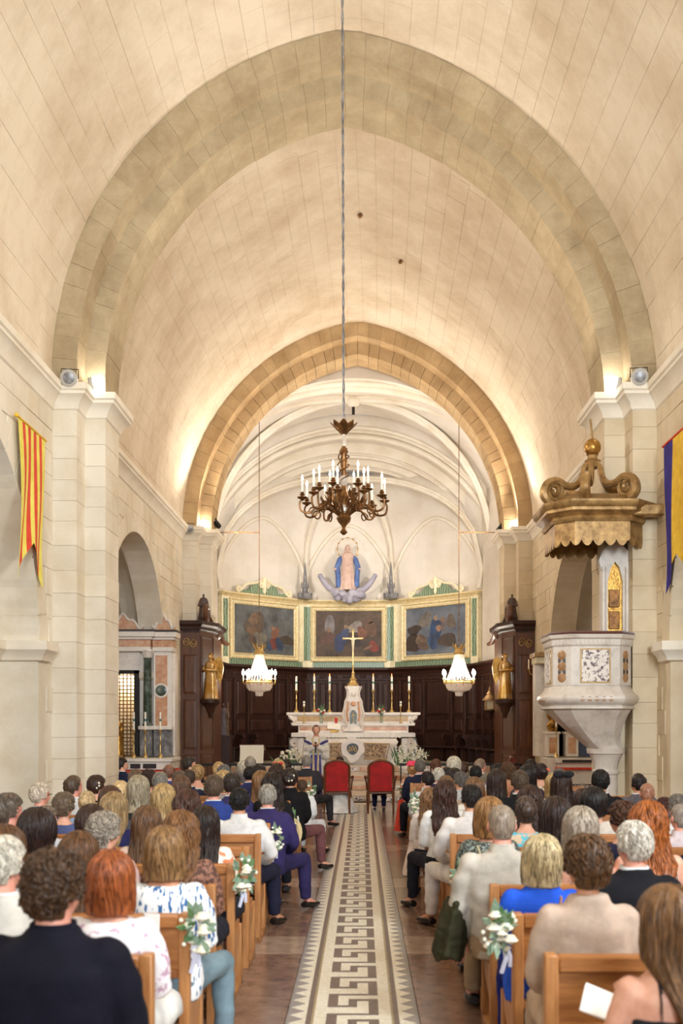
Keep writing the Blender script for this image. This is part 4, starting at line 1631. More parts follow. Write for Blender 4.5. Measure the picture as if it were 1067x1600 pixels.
fac = [(1, C0, C1, 'left'), (2, C1, C2, 'centre'), (3, C2, C3, 'right')]
for i, a, b, nm in fac:
    Mx, L = frame2(a, b)
    t = thing('painting_surround', {'left': 'cream and green marbled surround framing the left painting', 'centre': 'cream and green marbled surround framing the central painting',
                                    'right': 'cream and green marbled surround framing the right painting'}[nm], 'panelling')
    mbx(Mx).box(0, L, -0.14, -0.02, 3.5, 5.62).build('backing', M['cream'], t, smooth=False)
    mbx(Mx).bevbox(0.0, L, -0.18, -0.1, 3.52, 3.70, 0.01).build('base_strip', M['greenm'], t)
    prof = [(-0.02, 5.54), (-0.17, 5.54), (-0.19, 5.58), (-0.24, 5.62), (-0.26, 5.64), (-0.26, 5.68), (-0.02, 5.69)]
    q = mbx(Mx)
    q.loft([[(0, y, z) for y, z in prof], [(L, y, z) for y, z in prof]])
    q.build('cornice', M['goldcream'], t, smooth=False)
    for (e0, e1) in ((0.03, 0.24), (L - 0.24, L - 0.03)):
        pl_ = mbx(Mx).bevbox(e0 - 0.03, e1 + 0.03, -0.20, -0.1, 3.52, 5.54, 0.008).build('pilaster', M['cream'], t)
        mbx(Mx).bevbox(e0 + 0.015, e1 - 0.015, -0.212, -0.19, 3.74, 5.46, 0.006).build('green_inlay', M['greenm'], pl_)
    if nm == 'centre':
        x0, x1 = L / 2 - 1.05, L / 2 + 1.05
    elif nm == 'left':
        x0, x1 = 0.47, 2.86
    else:
        x0, x1 = L - 2.86, L - 0.47
    z0, z1 = 3.87, 5.33
    pt = thing('painting', {'left': 'dim grey painting of a seated figure and a cloud, left of the altar', 'centre': 'dark brown figure painting above the altar with a kneeling blue robe',
                            'right': 'blue-grey figure painting right of the altar with a standing blue robe'}[nm], 'painting')
    mbx(Mx).box(x0, x1, -0.17, -0.14, z0, z1).build('canvas', {'left': M['canvasg'], 'centre': M['canvas'], 'right': M['canvasb']}[nm], pt, smooth=False)
    pframe(Mx, x0, x1, z0, z1, -0.141, pt)
    w_ = x1 - x0
    h_ = z1 - z0

    def B(fx, fz, rx, rz, col, rot=0.0, seed=1, layer=0, pw=0.25):
        blob(Mx, x0 + fx * w_, z1 - fz * h_, rx * w_, rz * h_, -0.171 - layer * 0.0015, col, pt, rot, seed, pw=pw)
    if nm == 'centre':
        B(.21, .35, .075, .28, (150, 148, 150), 0, 1, 0, .05)
        B(.36, .30, .07, .30, (86, 66, 50), 0, 2, 0, .05)
        B(.18, .58, .10, .16, (110, 74, 66), .2, 3, 1)
        B(.2, .42, .03, .05, (178, 132, 104), 0, 4, 2)
        B(.38, .66, .10, .22, (42, 66, 128), -.5, 5, 2)
        B(.44, .50, .06, .12, (66, 92, 150), -.3, 6, 3)
        B(.46, .35, .03, .05, (196, 160, 128), 0, 7, 4)
        B(.62, .34, .08, .14, (184, 176, 172), .4, 8, 1)
        B(.54, .40, .05, .08, (200, 184, 160), .2, 9, 2)
        B(.70, .48, .07, .14, (150, 92, 62), .2, 10, 2)
        B(.84, .40, .09, .16, (128, 88, 62), -.3, 11, 1)
        B(.80, .22, .10, .06, (112, 78, 56), .4, 12, 1)
        B(.88, .78, .06, .15, (178, 62, 44), .5, 13, 3)
        B(.80, .80, .07, .03, (188, 138, 110), .4, 14, 4)
        B(.50, .88, .30, .06, (92, 76, 60), 0, 15, 0, .1)
        B(.62, .66, .05, .16, (52, 38, 34), .1, 16, 3)
    elif nm == 'left':
        B(.34, .40, .16, .26, (104, 92, 80), .3, 1, 0)
        B(.32, .28, .09, .12, (142, 112, 88), .5, 2, 1)
        B(.30, .52, .08, .10, (138, 104, 76), -.2, 3, 1)
        B(.42, .68, .10, .16, (136, 134, 122), .1, 4, 2)
        B(.30, .72, .06, .12, (112, 84, 66), .4, 5, 2)
        B(.68, .56, .07, .14, (164, 106, 84), -.2, 6, 1)
        B(.64, .44, .035, .05, (190, 140, 110), 0, 7, 2)
        B(.66, .76, .06, .14, (142, 58, 52), 0, 8, 2)
        B(.75, .78, .06, .15, (44, 74, 122), .2, 9, 3)
        B(.58, .84, .04, .09, (52, 84, 130), 0, 10, 3)
        B(.88, .68, .14, .10, (82, 70, 58), 0, 11, 0)
        B(.88, .14, .14, .14, (128, 140, 150), 0, 12, 0)
    else:
        B(.33, .26, .12, .16, (140, 136, 130), .4, 1, 0)
        B(.14, .46, .12, .10, (70, 56, 54), 0, 2, 0)
        B(.12, .74, .12, .22, (60, 46, 42), 0, 3, 0)
        B(.50, .52, .085, .30, (44, 84, 142), -.15, 4, 1)
        B(.46, .74, .08, .14, (52, 92, 150), -.3, 5, 2)
        B(.51, .24, .035, .05, (204, 170, 136), 0, 6, 3)
        B(.56, .46, .04, .08, (196, 150, 120), .5, 7, 3)
        B(.63, .38, .06, .16, (132, 122, 128), .2, 8, 0)
        B(.62, .28, .03, .05, (188, 146, 116), 0, 9, 2)
        B(.76, .34, .08, .14, (122, 112, 100), -.2, 10, 0)
        B(.26, .68, .09, .12, (150, 124, 104), .3, 11, 1)
        B(.30, .82, .09, .08, (132, 108, 94), 0, 12, 1)
        B(.70, .72, .14, .16, (84, 72, 66), 0, 13, 0)
    if nm != 'centre':
        cu = (x0 + x1) / 2
        cr = thing('scrolled_crest', 'cream scrolled crest with green infill on top of the %s painting surround' % nm, 'crest')
        poly = [(cu - 1.0, 5.70), (cu - 0.9, 5.80), (cu - 0.62, 5.78), (cu - 0.5, 5.92), (cu - 0.3, 6.08), (cu, 6.18), (cu + 0.3, 6.08), (cu + 0.5, 5.92), (cu + 0.62, 5.78), (cu + 0.9, 5.80), (cu + 1.0, 5.70)]
        q = mbx(Mx)
        q.prism(poly, -0.16, -0.10, 'Y')
        q.build('green_infill', M['greenm'], cr, smooth=False)
        for sg in (-1, 1):
            q = mbx(Mx)
            sp = []
            for k in range(40):
                t_ = k / 39
                if t_ < 0.35:
                    th = (t_ / 0.35) * 3.4 * PI
                    r = 0.03 + 0.075 * (t_ / 0.35)
                    sp.append((cu + sg * (1.0 - r * math.cos(th + 0.6)), -0.17, 5.80 + r * math.sin(th + 0.6)))
                else:
                    f = (t_ - 0.35) / 0.65
                    xx = 0.9 * (1 - f)
                    sp.append((cu + sg * xx, -0.17, 5.80 + 0.08 * math.sin(f * PI * 2.0) * (1 - f) + 0.42 * f ** 0.8 - 0.03))
            q.tube(sp, 0.04, 8)
            q.build('scroll', M['cream'], cr)
            q = mbx(Mx)
            sp = []
            for k in range(24):
                th = k / 23 * 3.2 * PI
                r = 0.10 * (1 - k / 28)
                sp.append((cu + sg * (0.12 + r * math.cos(th)), -0.17, 5.98 + r * math.sin(th)))
            q.tube(sp, 0.03, 7)
            q.build('inner_scroll', M['cream'], cr)
        mbx(Mx).lathe([(0.02, 5.72), (0.06, 5.8), (0.04, 5.95), (0.09, 6.1), (0.05, 6.22), (0.01, 6.26)], (cu, -0.17, 0), 12).build('finial', M['cream'], cr)

# ------------------------------------------------------------------ robed figures (statues)


def robed(q, h, wbase, wsh, folds=9, lean=0.0, seed=0, depth=0.75):
    """robe + torso + head in local coordinates, standing on z = 0, facing -Y"""
    R = random.Random(seed)
    ph = R.uniform(0, 6)
    prof = [(wbase, 0), (wbase * 0.97, 0.05), (wbase * 0.86, 0.25), (wbase * 0.78, 0.45), (wbase * 0.7, 0.56), (wsh * 0.95, 0.66), (wsh * 1.0, 0.76), (wsh * 0.92, 0.81), (wsh * 0.45, 0.845), (0.04 * h, 0.86), (0.035 * h, 0.9)]
    q.lathe([(r, z * h) for r, z in prof], (0, 0, 0), 40, 1, depth, rfun=lambda a, z: 1 + 0.09 * (1 - min(1, z / (0.7 * h))) * math.cos(a * folds + ph + 2 * math.sin(a * 2)) + 0.03 * math.cos(a * 17 + ph))
    q.ell((0, -0.012 * h, 0.935 * h), (0.048 * h, 0.058 * h, 0.068 * h), 14, 10)
    q.ell((0, -0.066 * h, 0.93 * h), (0.01 * h, 0.016 * h, 0.018 * h), 8, 6)
    return q


M['robeblue'] = mat('statue_blue', rgb(96, 126, 178), 0.6, col2=rgb(70, 92, 150), scale=6)
M['robepink'] = mat('statue_rose', rgb(214, 186, 170), 0.6, col2=rgb(196, 162, 146), scale=6)
M['statueskin'] = mat('statue_skin', rgb(226, 190, 172), 0.6)
M['cloud'] = mat('grey_plaster_cloud', rgb(176, 172, 184), 0.9, col2=rgb(154, 150, 164), scale=5)
vp = px(543, 926, 32.55)
vir = thing('virgin_statue', 'painted statue of a robed woman with star halo standing on clouds', 'statue', (vp.x, 32.55, 5.97))
q = robed(MB(), 1.42, 0.25, 0.2, 11, seed=3)
q.build('gown', M['robepink'], vir)
q = MB()
for sg in (-1, 1):
    pts = [(sg * 0.12, 0.05, 1.12), (sg * 0.24, 0.02, 0.98), (sg * 0.33, -0.05, 0.72), (sg * 0.30, 0.0, 0.45), (sg * 0.27, 0.02, 0.1)]
    q.tube(pts, [0.05, 0.09, 0.085, 0.08, 0.1], 10)
q.tube([(0, 0.12, 1.2), (0, 0.16, 0.7), (0, 0.16, 0.05)], [0.12, 0.2, 0.24], 10)
q.build('mantle', M['robeblue'], vir)
q = MB()
q.ell((0, -0.018, 1.33), (0.06, 0.07, 0.088), 14, 10)
q.ell((0, -0.09, 1.322), (0.012, 0.02, 0.02), 8, 6)
for sg in (-1, 1):
    q.tube([(sg * 0.33, -0.07, 0.70), (sg * 0.40, -0.12, 0.64)], [0.03, 0.025], 8)
    for f in range(4):
        q.tube([(sg * 0.39, -0.12 + f * 0.014, 0.65), (sg * 0.43, -0.14 + f * 0.014, 0.59)], [0.01, 0.006], 6)
    q.ell((sg * 0.022, -0.078, 1.345), (0.008, 0.006, 0.006), 6, 4)
q.build('head_and_hands', M['statueskin'], vir)
q = MB()
q.ell((0, 0.02, 1.36), (0.08, 0.085, 0.085), 14, 10)
q.tube([(-0.07, 0.02, 1.34), (-0.09, 0.03, 1.15)], [0.03, 0.04], 8)
q.tube([(0.07, 0.02, 1.34), (0.09, 0.03, 1.15)], [0.03, 0.04], 8)
q.build('veil', M['robepink'], vir)
MB().lathe([(0.165, 0.74), (0.175, 0.76), (0.165, 0.78)], (0, 0, 0), 24, 1, .78).build('belt', M['gold'], vir)
q = MB()
q.tube([(0.33 * math.cos(i * PI / 16), 0.1, 1.32 + 0.36 * math.sin(i * PI / 16)) for i in range(33)], 0.008, 5)
hl = q.build('halo', M['gold'], vir)
for i in range(12):
    a = 2 * PI * i / 12
    MB().ell((0.33 * math.cos(a), 0.09, 1.32 + 0.36 * math.sin(a)), (0.03, 0.012, 0.03), 5, 4).build('star', M['gold'], hl)
q = MB()
R = random.Random(5)
for i in range(26):
    a = R.uniform(-1, 1)
    q.ell((a * 0.46, -0.12 + R.uniform(-.1, .1), -0.14 + R.uniform(-0.12, 0.1) - 0.1 * (1 - abs(a))), (R.uniform(.1, .17), 0.13, R.uniform(.08, .14)), 10, 8)
for sg in (-1, 1):
    for i in range(12):
        t_ = i / 11
        q.ell((sg * (0.35 + 0.52 * t_), -0.05, -0.05 + 0.08 * t_ + 0.42 * t_ ** 2), (0.13 - 0.05 * t_, 0.11, 0.11 - 0.04 * t_), 10, 8)
cl = link('clouds', remesh(q, 'clouds', 0.022, 2), M['cloud'], vir)

# spires on the painting cornice
for x, nm in ((476, 'left'), (611, 'right')):
    p = px(x, 938, 32.35)
    t = thing('lantern_spire', 'tarnished metal lantern spire %s of the robed statue' % nm, 'lantern', (p.x, 32.55, 5.685), group='lantern spires')
    MB().lathe([(0.24, 0.0), (0.25, 0.05), (0.2, 0.09), (0.19, 0.16), (0.1, 0.2), (0.09, 0.34), (0.12, 0.36), (0.11, 0.42), (0.06, 0.46), (0.05, 0.8), (0.03, 1.0), (0.008, 1.18)], (0, 0, 0), 12).build('spire', M['grmarble'], t)
    for k in range(8):
        a = 2 * PI * k / 8
        MB().lathe([(0.025, 0.05), (0.03, 0.16), (0.012, 0.2), (0.004, 0.26)], (0.21 * math.cos(a), 0.21 * math.sin(a), 0), 6).build('pinnacle', M['grmarble'], t)
    for k in range(6):
        a = 2 * PI * k / 6
        MB().lathe([(0.018, 0.36), (0.02, 0.46), (0.004, 0.54)], (0.11 * math.cos(a), 0.11 * math.sin(a), 0), 6).build('pinnacle', M['grmarble'], t)

# ------------------------------------------------------------------ high altar
AYF = 28.5
ax0 = px(551, 1150, AYF).x
kk = AYF / F
alt = thing('high_altar', 'ornate white and orange marble high altar with tabernacle', 'altar', (ax0, AYF, PL))


def ZA_(y, Y=AYF):
    return HC - (y - VY) * Y / F - PL


def XA(x, Y=AYF):
    return (x - VX) * Y / F - ax0


# altar block and bulging front
MB().box(XA(484), XA(620), 0.12, 1.0, 0, ZA_(1152)).build('altar_block', M['wmarble'], alt, smooth=False)
q = MB()
rg = []
for (y, hw, d) in ((1199, 54, 0.02), (1195, 56, 0.0), (1190, 57, -0.03), (1182, 59, -0.06), (1172, 63, -0.12), (1164, 68, -0.17), (1159, 71, -0.19), (1155, 68, -0.15), (1153, 68, -0.1)):
    z = ZA_(y)
    rg.append([(-hw * kk, d, z), (hw * kk, d, z), (hw * kk, 0.3, z), (-hw * kk, 0.3, z)])
q.loft(rg)
ante = q.build('sarcophagus_front', M['wmarble'], alt, ang=50)
M['relief'] = mat('gilt_relief', rgb(214, 186, 150), 0.5, 0.1, col2=rgb(116, 90, 74), scale=18, fac=(0.42, 0.58), bump=0.8, bscale=22)
for sg in (-1, 1):
    q = MB()
    q.add([(sg * 18 * kk, -0.115, ZA_(1183)), (sg * 50 * kk, -0.085, ZA_(1184)), (sg * 54 * kk, -0.18, ZA_(1163)), (sg * 18 * kk, -0.195, ZA_(1163)), (sg * 18 * kk, 0, ZA_(1183)), (sg * 50 * kk, 0, ZA_(1184)), (sg * 54 * kk, -0.05, ZA_(1163)), (sg * 18 * kk, -0.05, ZA_(1163))], BOXF)
    q.build('relief_panel', M['relief'], ante, smooth=False)
    q = MB()
    q.tube([(sg * 17 * kk, -0.13, ZA_(1185)), (sg * 52 * kk, -0.09, ZA_(1186)), (sg * 57 * kk, -0.18, ZA_(1162)), (sg * 17 * kk, -0.2, ZA_(1161))], 0.02, 6)
    q.build('relief_border', M['ymarble'], ante)
    # side consoles with scroll
    MB().bevbox(min(sg * 76 * kk, sg * 86 * kk), max(sg * 76 * kk, sg * 86 * kk), 0.0, 0.5, 0, ZA_(1153), 0.02).build('side_pier', M['wmarble'], alt)
    q = MB()
    sp = []
    for k in range(34):
        t_ = k / 33
        if t_ < 0.6:
            th = t_ / 0.6 * 3.5 * PI
            r = 0.02 + 0.13 * t_ / 0.6
            sp.append((sg * (91 * kk + r * math.cos(th)), 0.05, ZA_(1161) + r * math.sin(th)))
        else:
            f = (t_ - 0.6) / 0.4
            sp.append((sg * (91 * kk + 0.02 - 0.16 * f + 0.0), 0.05, ZA_(1161) - 0.15 - 0.42 * f))
    q.tube(sp, 0.05, 8)
    q.build('console_scroll', M['wmarble'], alt)
    MB().bevbox(min(sg * 84 * kk, sg * 100 * kk), max(sg * 84 * kk, sg * 100 * kk), 0.1, 0.9, 0.0, ZA_(1153), 0.01).build('green_side', M['greend'], alt)
# shield
q = MB()
pts = []
for i in range(32):
    a = 2 * PI * i / 32
    r = 1 + 0.08 * math.cos(4 * a) + 0.05 * math.cos(7 * a)
    pts.append((17 * kk * r * math.cos(a) * (1 + 0.12 * math.sin(a)), ZA_(1171) + 19 * kk * r * math.sin(a)))
q.prism(pts, -0.27, -0.1, 'Y')
sh = q.build('shield', M['wmarble'], ante, smooth=False)
q = MB()
q.prism([(9 * kk * math.cos(a) * (1 + .2 * math.sin(a)), ZA_(1170) + 9 * kk * math.sin(a)) for a in [2 * PI * i / 20 for i in range(20)]], -0.285, -0.26, 'Y')
q.build('medallion', M['inlayb'], sh, smooth=False)
q = MB()
z0_, z1_ = ZA_(1174), ZA_(1166)
q.tube([(-6 * kk, -0.295, z0_), (-5 * kk, -0.295, z1_), (0, -0.295, z0_ + 0.03), (5 * kk, -0.295, z1_), (6 * kk, -0.295, z0_)], 0.014, 6)
q.tube([(-4 * kk, -0.298, z0_), (0, -0.298, z1_ + 0.02), (4 * kk, -0.298, z0_)], 0.012, 6)
q.build('monogram', M['gold'], sh)
# mensa
MB().bevbox(XA(455), XA(649), -0.12, 0.95, ZA_(1152), ZA_(1145), 0.02).build('mensa', M['wmarble'], alt)
M['lace'] = mat('white_lace', rgb(244, 240, 234), 0.9)
q = MB()
n = 120
top_, bot_ = [], []
for i in range(n + 1):
    u = i / n
    x = XA(477) + (XA(627) - XA(477)) * u
    top_.append((x, -0.128, ZA_(1145) + 0.004))
    bot_.append((x, -0.135 - 0.008 * math.sin(u * 90), ZA_(1151) - 0.035 * abs(math.sin(u * PI * 26))))
back = [(x, 0.5, ZA_(1145) + 0.004) for x, _, _ in top_]
q.loft([back, top_, bot_, [(x, y + 0.006, z) for x, y, z in bot_], [(x, y + 0.006, z - 0.008) for x, y, z in top_]], close=False, cap=False)
q.build('lace_cloth', M['lace'], alt, ang=60)
# gradines
Yg = 29.0


def XG(x):
    return (x - VX) * Yg / F - ax0


def ZG(y):
    return ZA_(y, Yg)


dg = Yg - AYF
MB().box(XG(466), XG(638), dg, dg + 0.6, ZA_(1146), ZG(1131)).build('lower_gradine', M['wmarble'], alt, smooth=False)
for (x0, x1) in ((468, 534), (568, 636)):
    MB().bevbox(XG(x0), XG(x1), dg - 0.012, dg + 0.02, ZG(1141), ZG(1135.5), 0.006).build('orange_band', M['omarble'], alt)
MB().bevbox(XG(456), XG(648), dg - 0.06, dg + 0.6, ZG(1134), ZG(1130), 0.012).build('lower_slab', M['wmarble'], alt)
q = MB()
q.prism([(XG(462), ZG(1130)), (XG(640), ZG(1130)), (XG(650), ZG(1119)), (XG(652), ZG(1117)), (XG(450), ZG(1117)), (XG(452), ZG(1119))], dg + 0.1, dg + 0.6, 'Y')
q.build('upper_gradine', M['wmarble'], alt, smooth=False)
for (x0, x1) in ((464, 534), (568, 638)):
    MB().bevbox(XG(x0), XG(x1), dg + 0.085, dg + 0.12, ZG(1127), ZG(1119), 0.006).build('yellow_band', M['ymarble'], alt)
MB().bevbox(XG(447), XG(657), dg + 0.03, dg + 0.65, ZG(1117.5), ZG(1113), 0.015).build('upper_slab', M['wmarble'], alt)
for sg, xx in ((-1, 452), (1, 651)):
    q = MB()
    q.tube([(XG(xx), dg + 0.1, ZG(1116)), (XG(xx - sg * 2), dg + 0.1, ZG(1121)), (XG(xx - sg * 8), dg + 0.1, ZG(1126)), (XG(xx - sg * 6), dg + 0.08, ZG(1131)), (XG(xx - sg * 3), dg + 0.05, ZG(1131))], [0.06, 0.07, 0.06, 0.05, 0.04], 8)
    q.build('end_scroll', M['wmarble'], alt)
# tabernacle
tbp = [(1143, 20), (1140, 19), (1136, 14), (1132, 12), (1127, 14), (1120, 17.5), (1113, 18), (1107, 16), (1102, 15), (1096, 14.5), (1090, 11), (1084, 10), (1079, 11), (1074, 13.5), (1072, 13.5)]
q = MB()
tx = XG(552)
rg = []
for (y, hw) in tbp:
    k = Yg / F
    z = ZG(y)
    rg.append([(tx - hw * k, dg + 0.05, z), (tx - hw * k * 0.7, dg - 0.10, z), (tx + hw * k * 0.7, dg - 0.10, z), (tx + hw * k, dg + 0.05, z), (tx + hw * k, dg + 0.5, z), (tx - hw * k, dg + 0.5, z)])
q.loft(rg)
tab = q.build('tabernacle', M['wmarble'], alt, ang=50)
k = Yg / F
for sg in (-1, 1):
    MB().tube([(tx + sg * hw * k * 0.86, dg - 0.06, ZG(y)) for (y, hw) in tbp[3:13]], 0.035, 7).build('side_scroll', M['wmarble'], tab)
    MB().tube([(tx + sg * hw * k * 0.55, dg - 0.115, ZG(y)) for (y, hw) in tbp[4:10]], 0.03, 7).build('orange_inlay', M['omarble'], tab)
q = MB()
q.prism([(tx - 5 * k, ZG(1131)), (tx + 5 * k, ZG(1131)), (tx + 5.5 * k, ZG(1116)), (tx + 3 * k, ZG(1111)), (tx, ZG(1109)), (tx - 3 * k, ZG(1111)), (tx - 5.5 * k, ZG(1116))], dg - 0.125, dg - 0.08, 'Y')
q.build('door', M['greend'], tab, smooth=False)
q = MB()
q.bevbox(tx - 0.5 * k, tx + 0.5 * k, dg - 0.15, dg - 0.12, ZG(1130), ZG(1112), 0.004)
q.build('door_cross', M['gold'], tab)
MB().bevbox(tx - 3 * k, tx + 3 * k, dg - 0.15, dg - 0.12, ZG(1118), ZG(1117), 0.004).build('door_cross_arm', M['gold'], tab)
q = MB()
q.prism([(tx - 14 * k, ZG(1143)), (tx + 14 * k, ZG(1143)), (tx + 8 * k, ZG(1137)), (tx, ZG(1129)), (tx - 8 * k, ZG(1137))], dg - 0.22, dg - 0.12, 'Y')
q.build('foot_pediment', M['wmarble'], tab, smooth=False)
for y in (1100, 1085):
    MB().ell((tx, dg - 0.13, ZG(y)), (4 * k, 0.04, 4 * k), 12, 8).build('rosette', M['omarble'] if y == 1100 else M['wmarble'], tab)

# altar cross
cr = thing('altar_cross', 'tall gilded cross on a moulded foot above the tabernacle', 'cross', (px(551.5, 1072, 29.2).x, 29.2, px(551, 1072, 29.2).z))
k = 29.2 / F
MB().lathe([(9 * k, 0), (9.5 * k, 2 * k), (6 * k, 6 * k), (5 * k, 9 * k), (6 * k, 10 * k), (3 * k, 13 * k), (2.2 * k, 18 * k), (3 * k, 20 * k), (1.4 * k, 23 * k), (1.2 * k, 34 * k)], (0, 0, 0), 16).build('foot', M['brass'], cr)
MB().bevbox(-1.3 * k, 1.3 * k, -0.02, 0.02, 32 * k, 86 * k, 0.008).build('shaft', M['brass'], cr)
MB().bevbox(-14 * k, 14 * k, -0.018, 0.018, 73 * k, 75.6 * k, 0.008).build('arms', M['brass'], cr)
for (x, z) in ((-14.5, 74.3), (14.5, 74.3), (0, 87)):
    MB().ell((x * k, 0, z * k), (2 * k, 0.03, 2 * k), 8, 6).build('trefoil_end', M['brass'], cr)
q = MB()
q.tube([(0, -0.04, 62 * k), (0, -0.05, 72 * k)], [0.03, 0.045], 8)
q.ell((0, -0.05, 76 * k), (0.03, 0.03, 0.04), 8, 6)
for sg in (-1, 1):
    q.tube([(0, -0.05, 72.5 * k), (sg * 10 * k, -0.03, 75 * k)], [0.025, 0.015], 6)
q.tube([(0, -0.04, 62 * k), (0, -0.03, 52 * k)], [0.028, 0.014], 8)
q.build('corpus', M['cream'], cr)

# candlesticks
M['teal'] = mat('teal_band', rgb(60, 120, 118), 0.5)


def candlestick(x, yb_, ysh, yct, Y, label, lit, small=False):
    b = px(x, yb_, Y)
    t = thing('candlestick', label, 'candlestick', b, group='altar candlesticks')
    k = Y / F
    h = (yb_ - ysh) * k
    c = (ysh - yct) * k
    s_ = 0.6 if small else 1
    MB().lathe([(4.2 * k * s_, 0), (4.2 * k * s_, .02), (2.6 * k * s_, 0.05 * h / .6), (1.2 * k * s_, 0.16 * h), (1.8 * k * s_, 0.2 * h), (1.0 * k * s_, 0.26 * h), (1.3 * k * s_, 0.42 * h), (0.8 * k * s_, 0.55 * h), (1.7 * k * s_, 0.6 * h),
                (0.8 * k * s_, 0.66 * h), (0.9 * k * s_, 0.85 * h), (1.6 * k * s_, 0.9 * h), (2.8 * k * s_, 0.97 * h), (2.8 * k * s_, h)], (0, 0, 0), 14).build('stick', M['brass'], t)
    MB().lathe([(1.6 * k, h), (1.6 * k, h + c), (0.5 * k, h + c + 0.01)], (0, 0, 0), 12).build('candle', M['white'], t)
    MB().lathe([(1.68 * k, h + c * .48), (1.68 * k, h + c * .62)], (0, 0, 0), 12).build('coloured_band', M['teal'], t)
    if lit:
        MB().lathe([(0.2 * k, h + c), (0.8 * k, h + c + 0.03), (0.1 * k, h + c + 0.09)], (0, 0, 0), 8).build('flame', M['flame'], t)


pos = ('outermost on the left', 'second from the left', 'just left of the tabernacle', 'just right of the tabernacle', 'second from the right', 'outermost on the right')
for i, x in enumerate((463, 491, 515, 583, 612, 639)):
    candlestick(x, 1113, 1078, 1057, 29.25, 'tall brass candlestick with white candle on the altar shelf, ' + pos[i], i in (1, 2, 3, 4))
candlestick(475, 1130, 1103, 1096, 28.97, 'short brass candlestick on the lower altar shelf, left side', False, True)
candlestick(626, 1130, 1103, 1096, 28.97, 'short brass candlestick on the lower altar shelf, right side', False, True)

# flowers, book and red candle on the altar
M['leaf'] = mat('green_leaf', rgb(74, 112, 62), 0.6, col2=rgb(108, 138, 92), scale=20)
M['leafg'] = mat('eucalyptus_leaf', rgb(112, 138, 112), 0.6, col2=rgb(150, 168, 142), scale=20)
M['petal'] = mat('white_petal', rgb(244, 240, 226), 0.7, col2=rgb(228, 222, 198), scale=20)
M['petalr'] = mat('red_petal', rgb(206, 34, 38), 0.7)
M['glass'] = mat('vase_glass', rgb(214, 226, 216), 0.05, trans=0.8)


def rosebud(q, c, r):
    for k in range(3):
        q.lathe([(r * 0.2, -r * 0.7), (r * (0.6 + 0.2 * k), -r * 0.2), (r * (0.55 + 0.2 * k), r * (0.5 - 0.25 * k)), (r * (0.4 + 0.22 * k), r * (0.55 - 0.25 * k))], c, 8)


for x, nm in ((502, 'left'), (596, 'right')):
    b = px(x, 1130, 28.95)
    t = thing('flower_vase', 'glass vase of red and white flowers on the altar, %s of the tabernacle' % nm, 'vase', (b.x, 28.97, b.z), group='altar flower vases')
    MB().lathe([(0.05, 0), (0.045, 0.02), (0.045, 0.2), (0.06, 0.27)], (0, 0, 0), 14).build('vase', M['glass'], t)
    R = random.Random(x)
    for j in range(9):
        q = MB()
        q.ell((R.uniform(-.11, .11), R.uniform(-.08, .05), 0.33 + R.uniform(-.03, .07)), (0.035, 0.035, 0.03), 8, 6)
        q.build('bloom', M['petalr'] if j % 2 else M['petal'], t)
    q = MB()
    for j in range(14):
        a = R.uniform(0, 6.28)
        rr = R.uniform(0.08, 0.2)
        q.tube([(0, 0, 0.2), (rr * .5 * math.cos(a), rr * .5 * math.sin(a), 0.36), (rr * math.cos(a), rr * math.sin(a), 0.44 + R.uniform(0, .12))], [0.004, 0.012, 0.003], 5, flat=.3)
    q.build('foliage', M['leaf'], t)
b = px(522, 1144, 28.6)
t = thing('missal', 'open white altar book tilted on a gilt stand', 'book', (b.x, 28.62, px(1, 1144.6, 28.6).z))
M['page'] = mat('white_paper', rgb(246, 244, 238), 0.8)
q = MB()
q.M = Matrix.Translation((0, 0, 0.16)) @ Matrix.Rotation(math.radians(35), 4, 'X') @ Matrix.Rotation(0.12, 4, 'Y')
q.bevbox(-0.19, 0.0, -0.14, 0.14, 0, 0.025, 0.006)
q.bevbox(0.0, 0.19, -0.14, 0.14, 0, 0.025, 0.006)
q.build('pages', M['page'], t)
MB().bevbox(-0.1, 0.12, -0.08, 0.1, 0, 0.08, 0.01).build('stand', M['gold'], t)
b = px(525, 1130, 28.95)
t = thing('red_votive_candle', 'small red glass candle behind the altar book', 'candle', (b.x, 28.97, b.z))
MB().lathe([(0.035, 0), (0.035, 0.15), (0.03, 0.155)], (0, 0, 0), 12).build('glass', M['petalr'], t)
MB().lathe([(0.028, 0.15), (0.01, 0.165)], (0, 0, 0), 8).build('wax', M['white'], t)

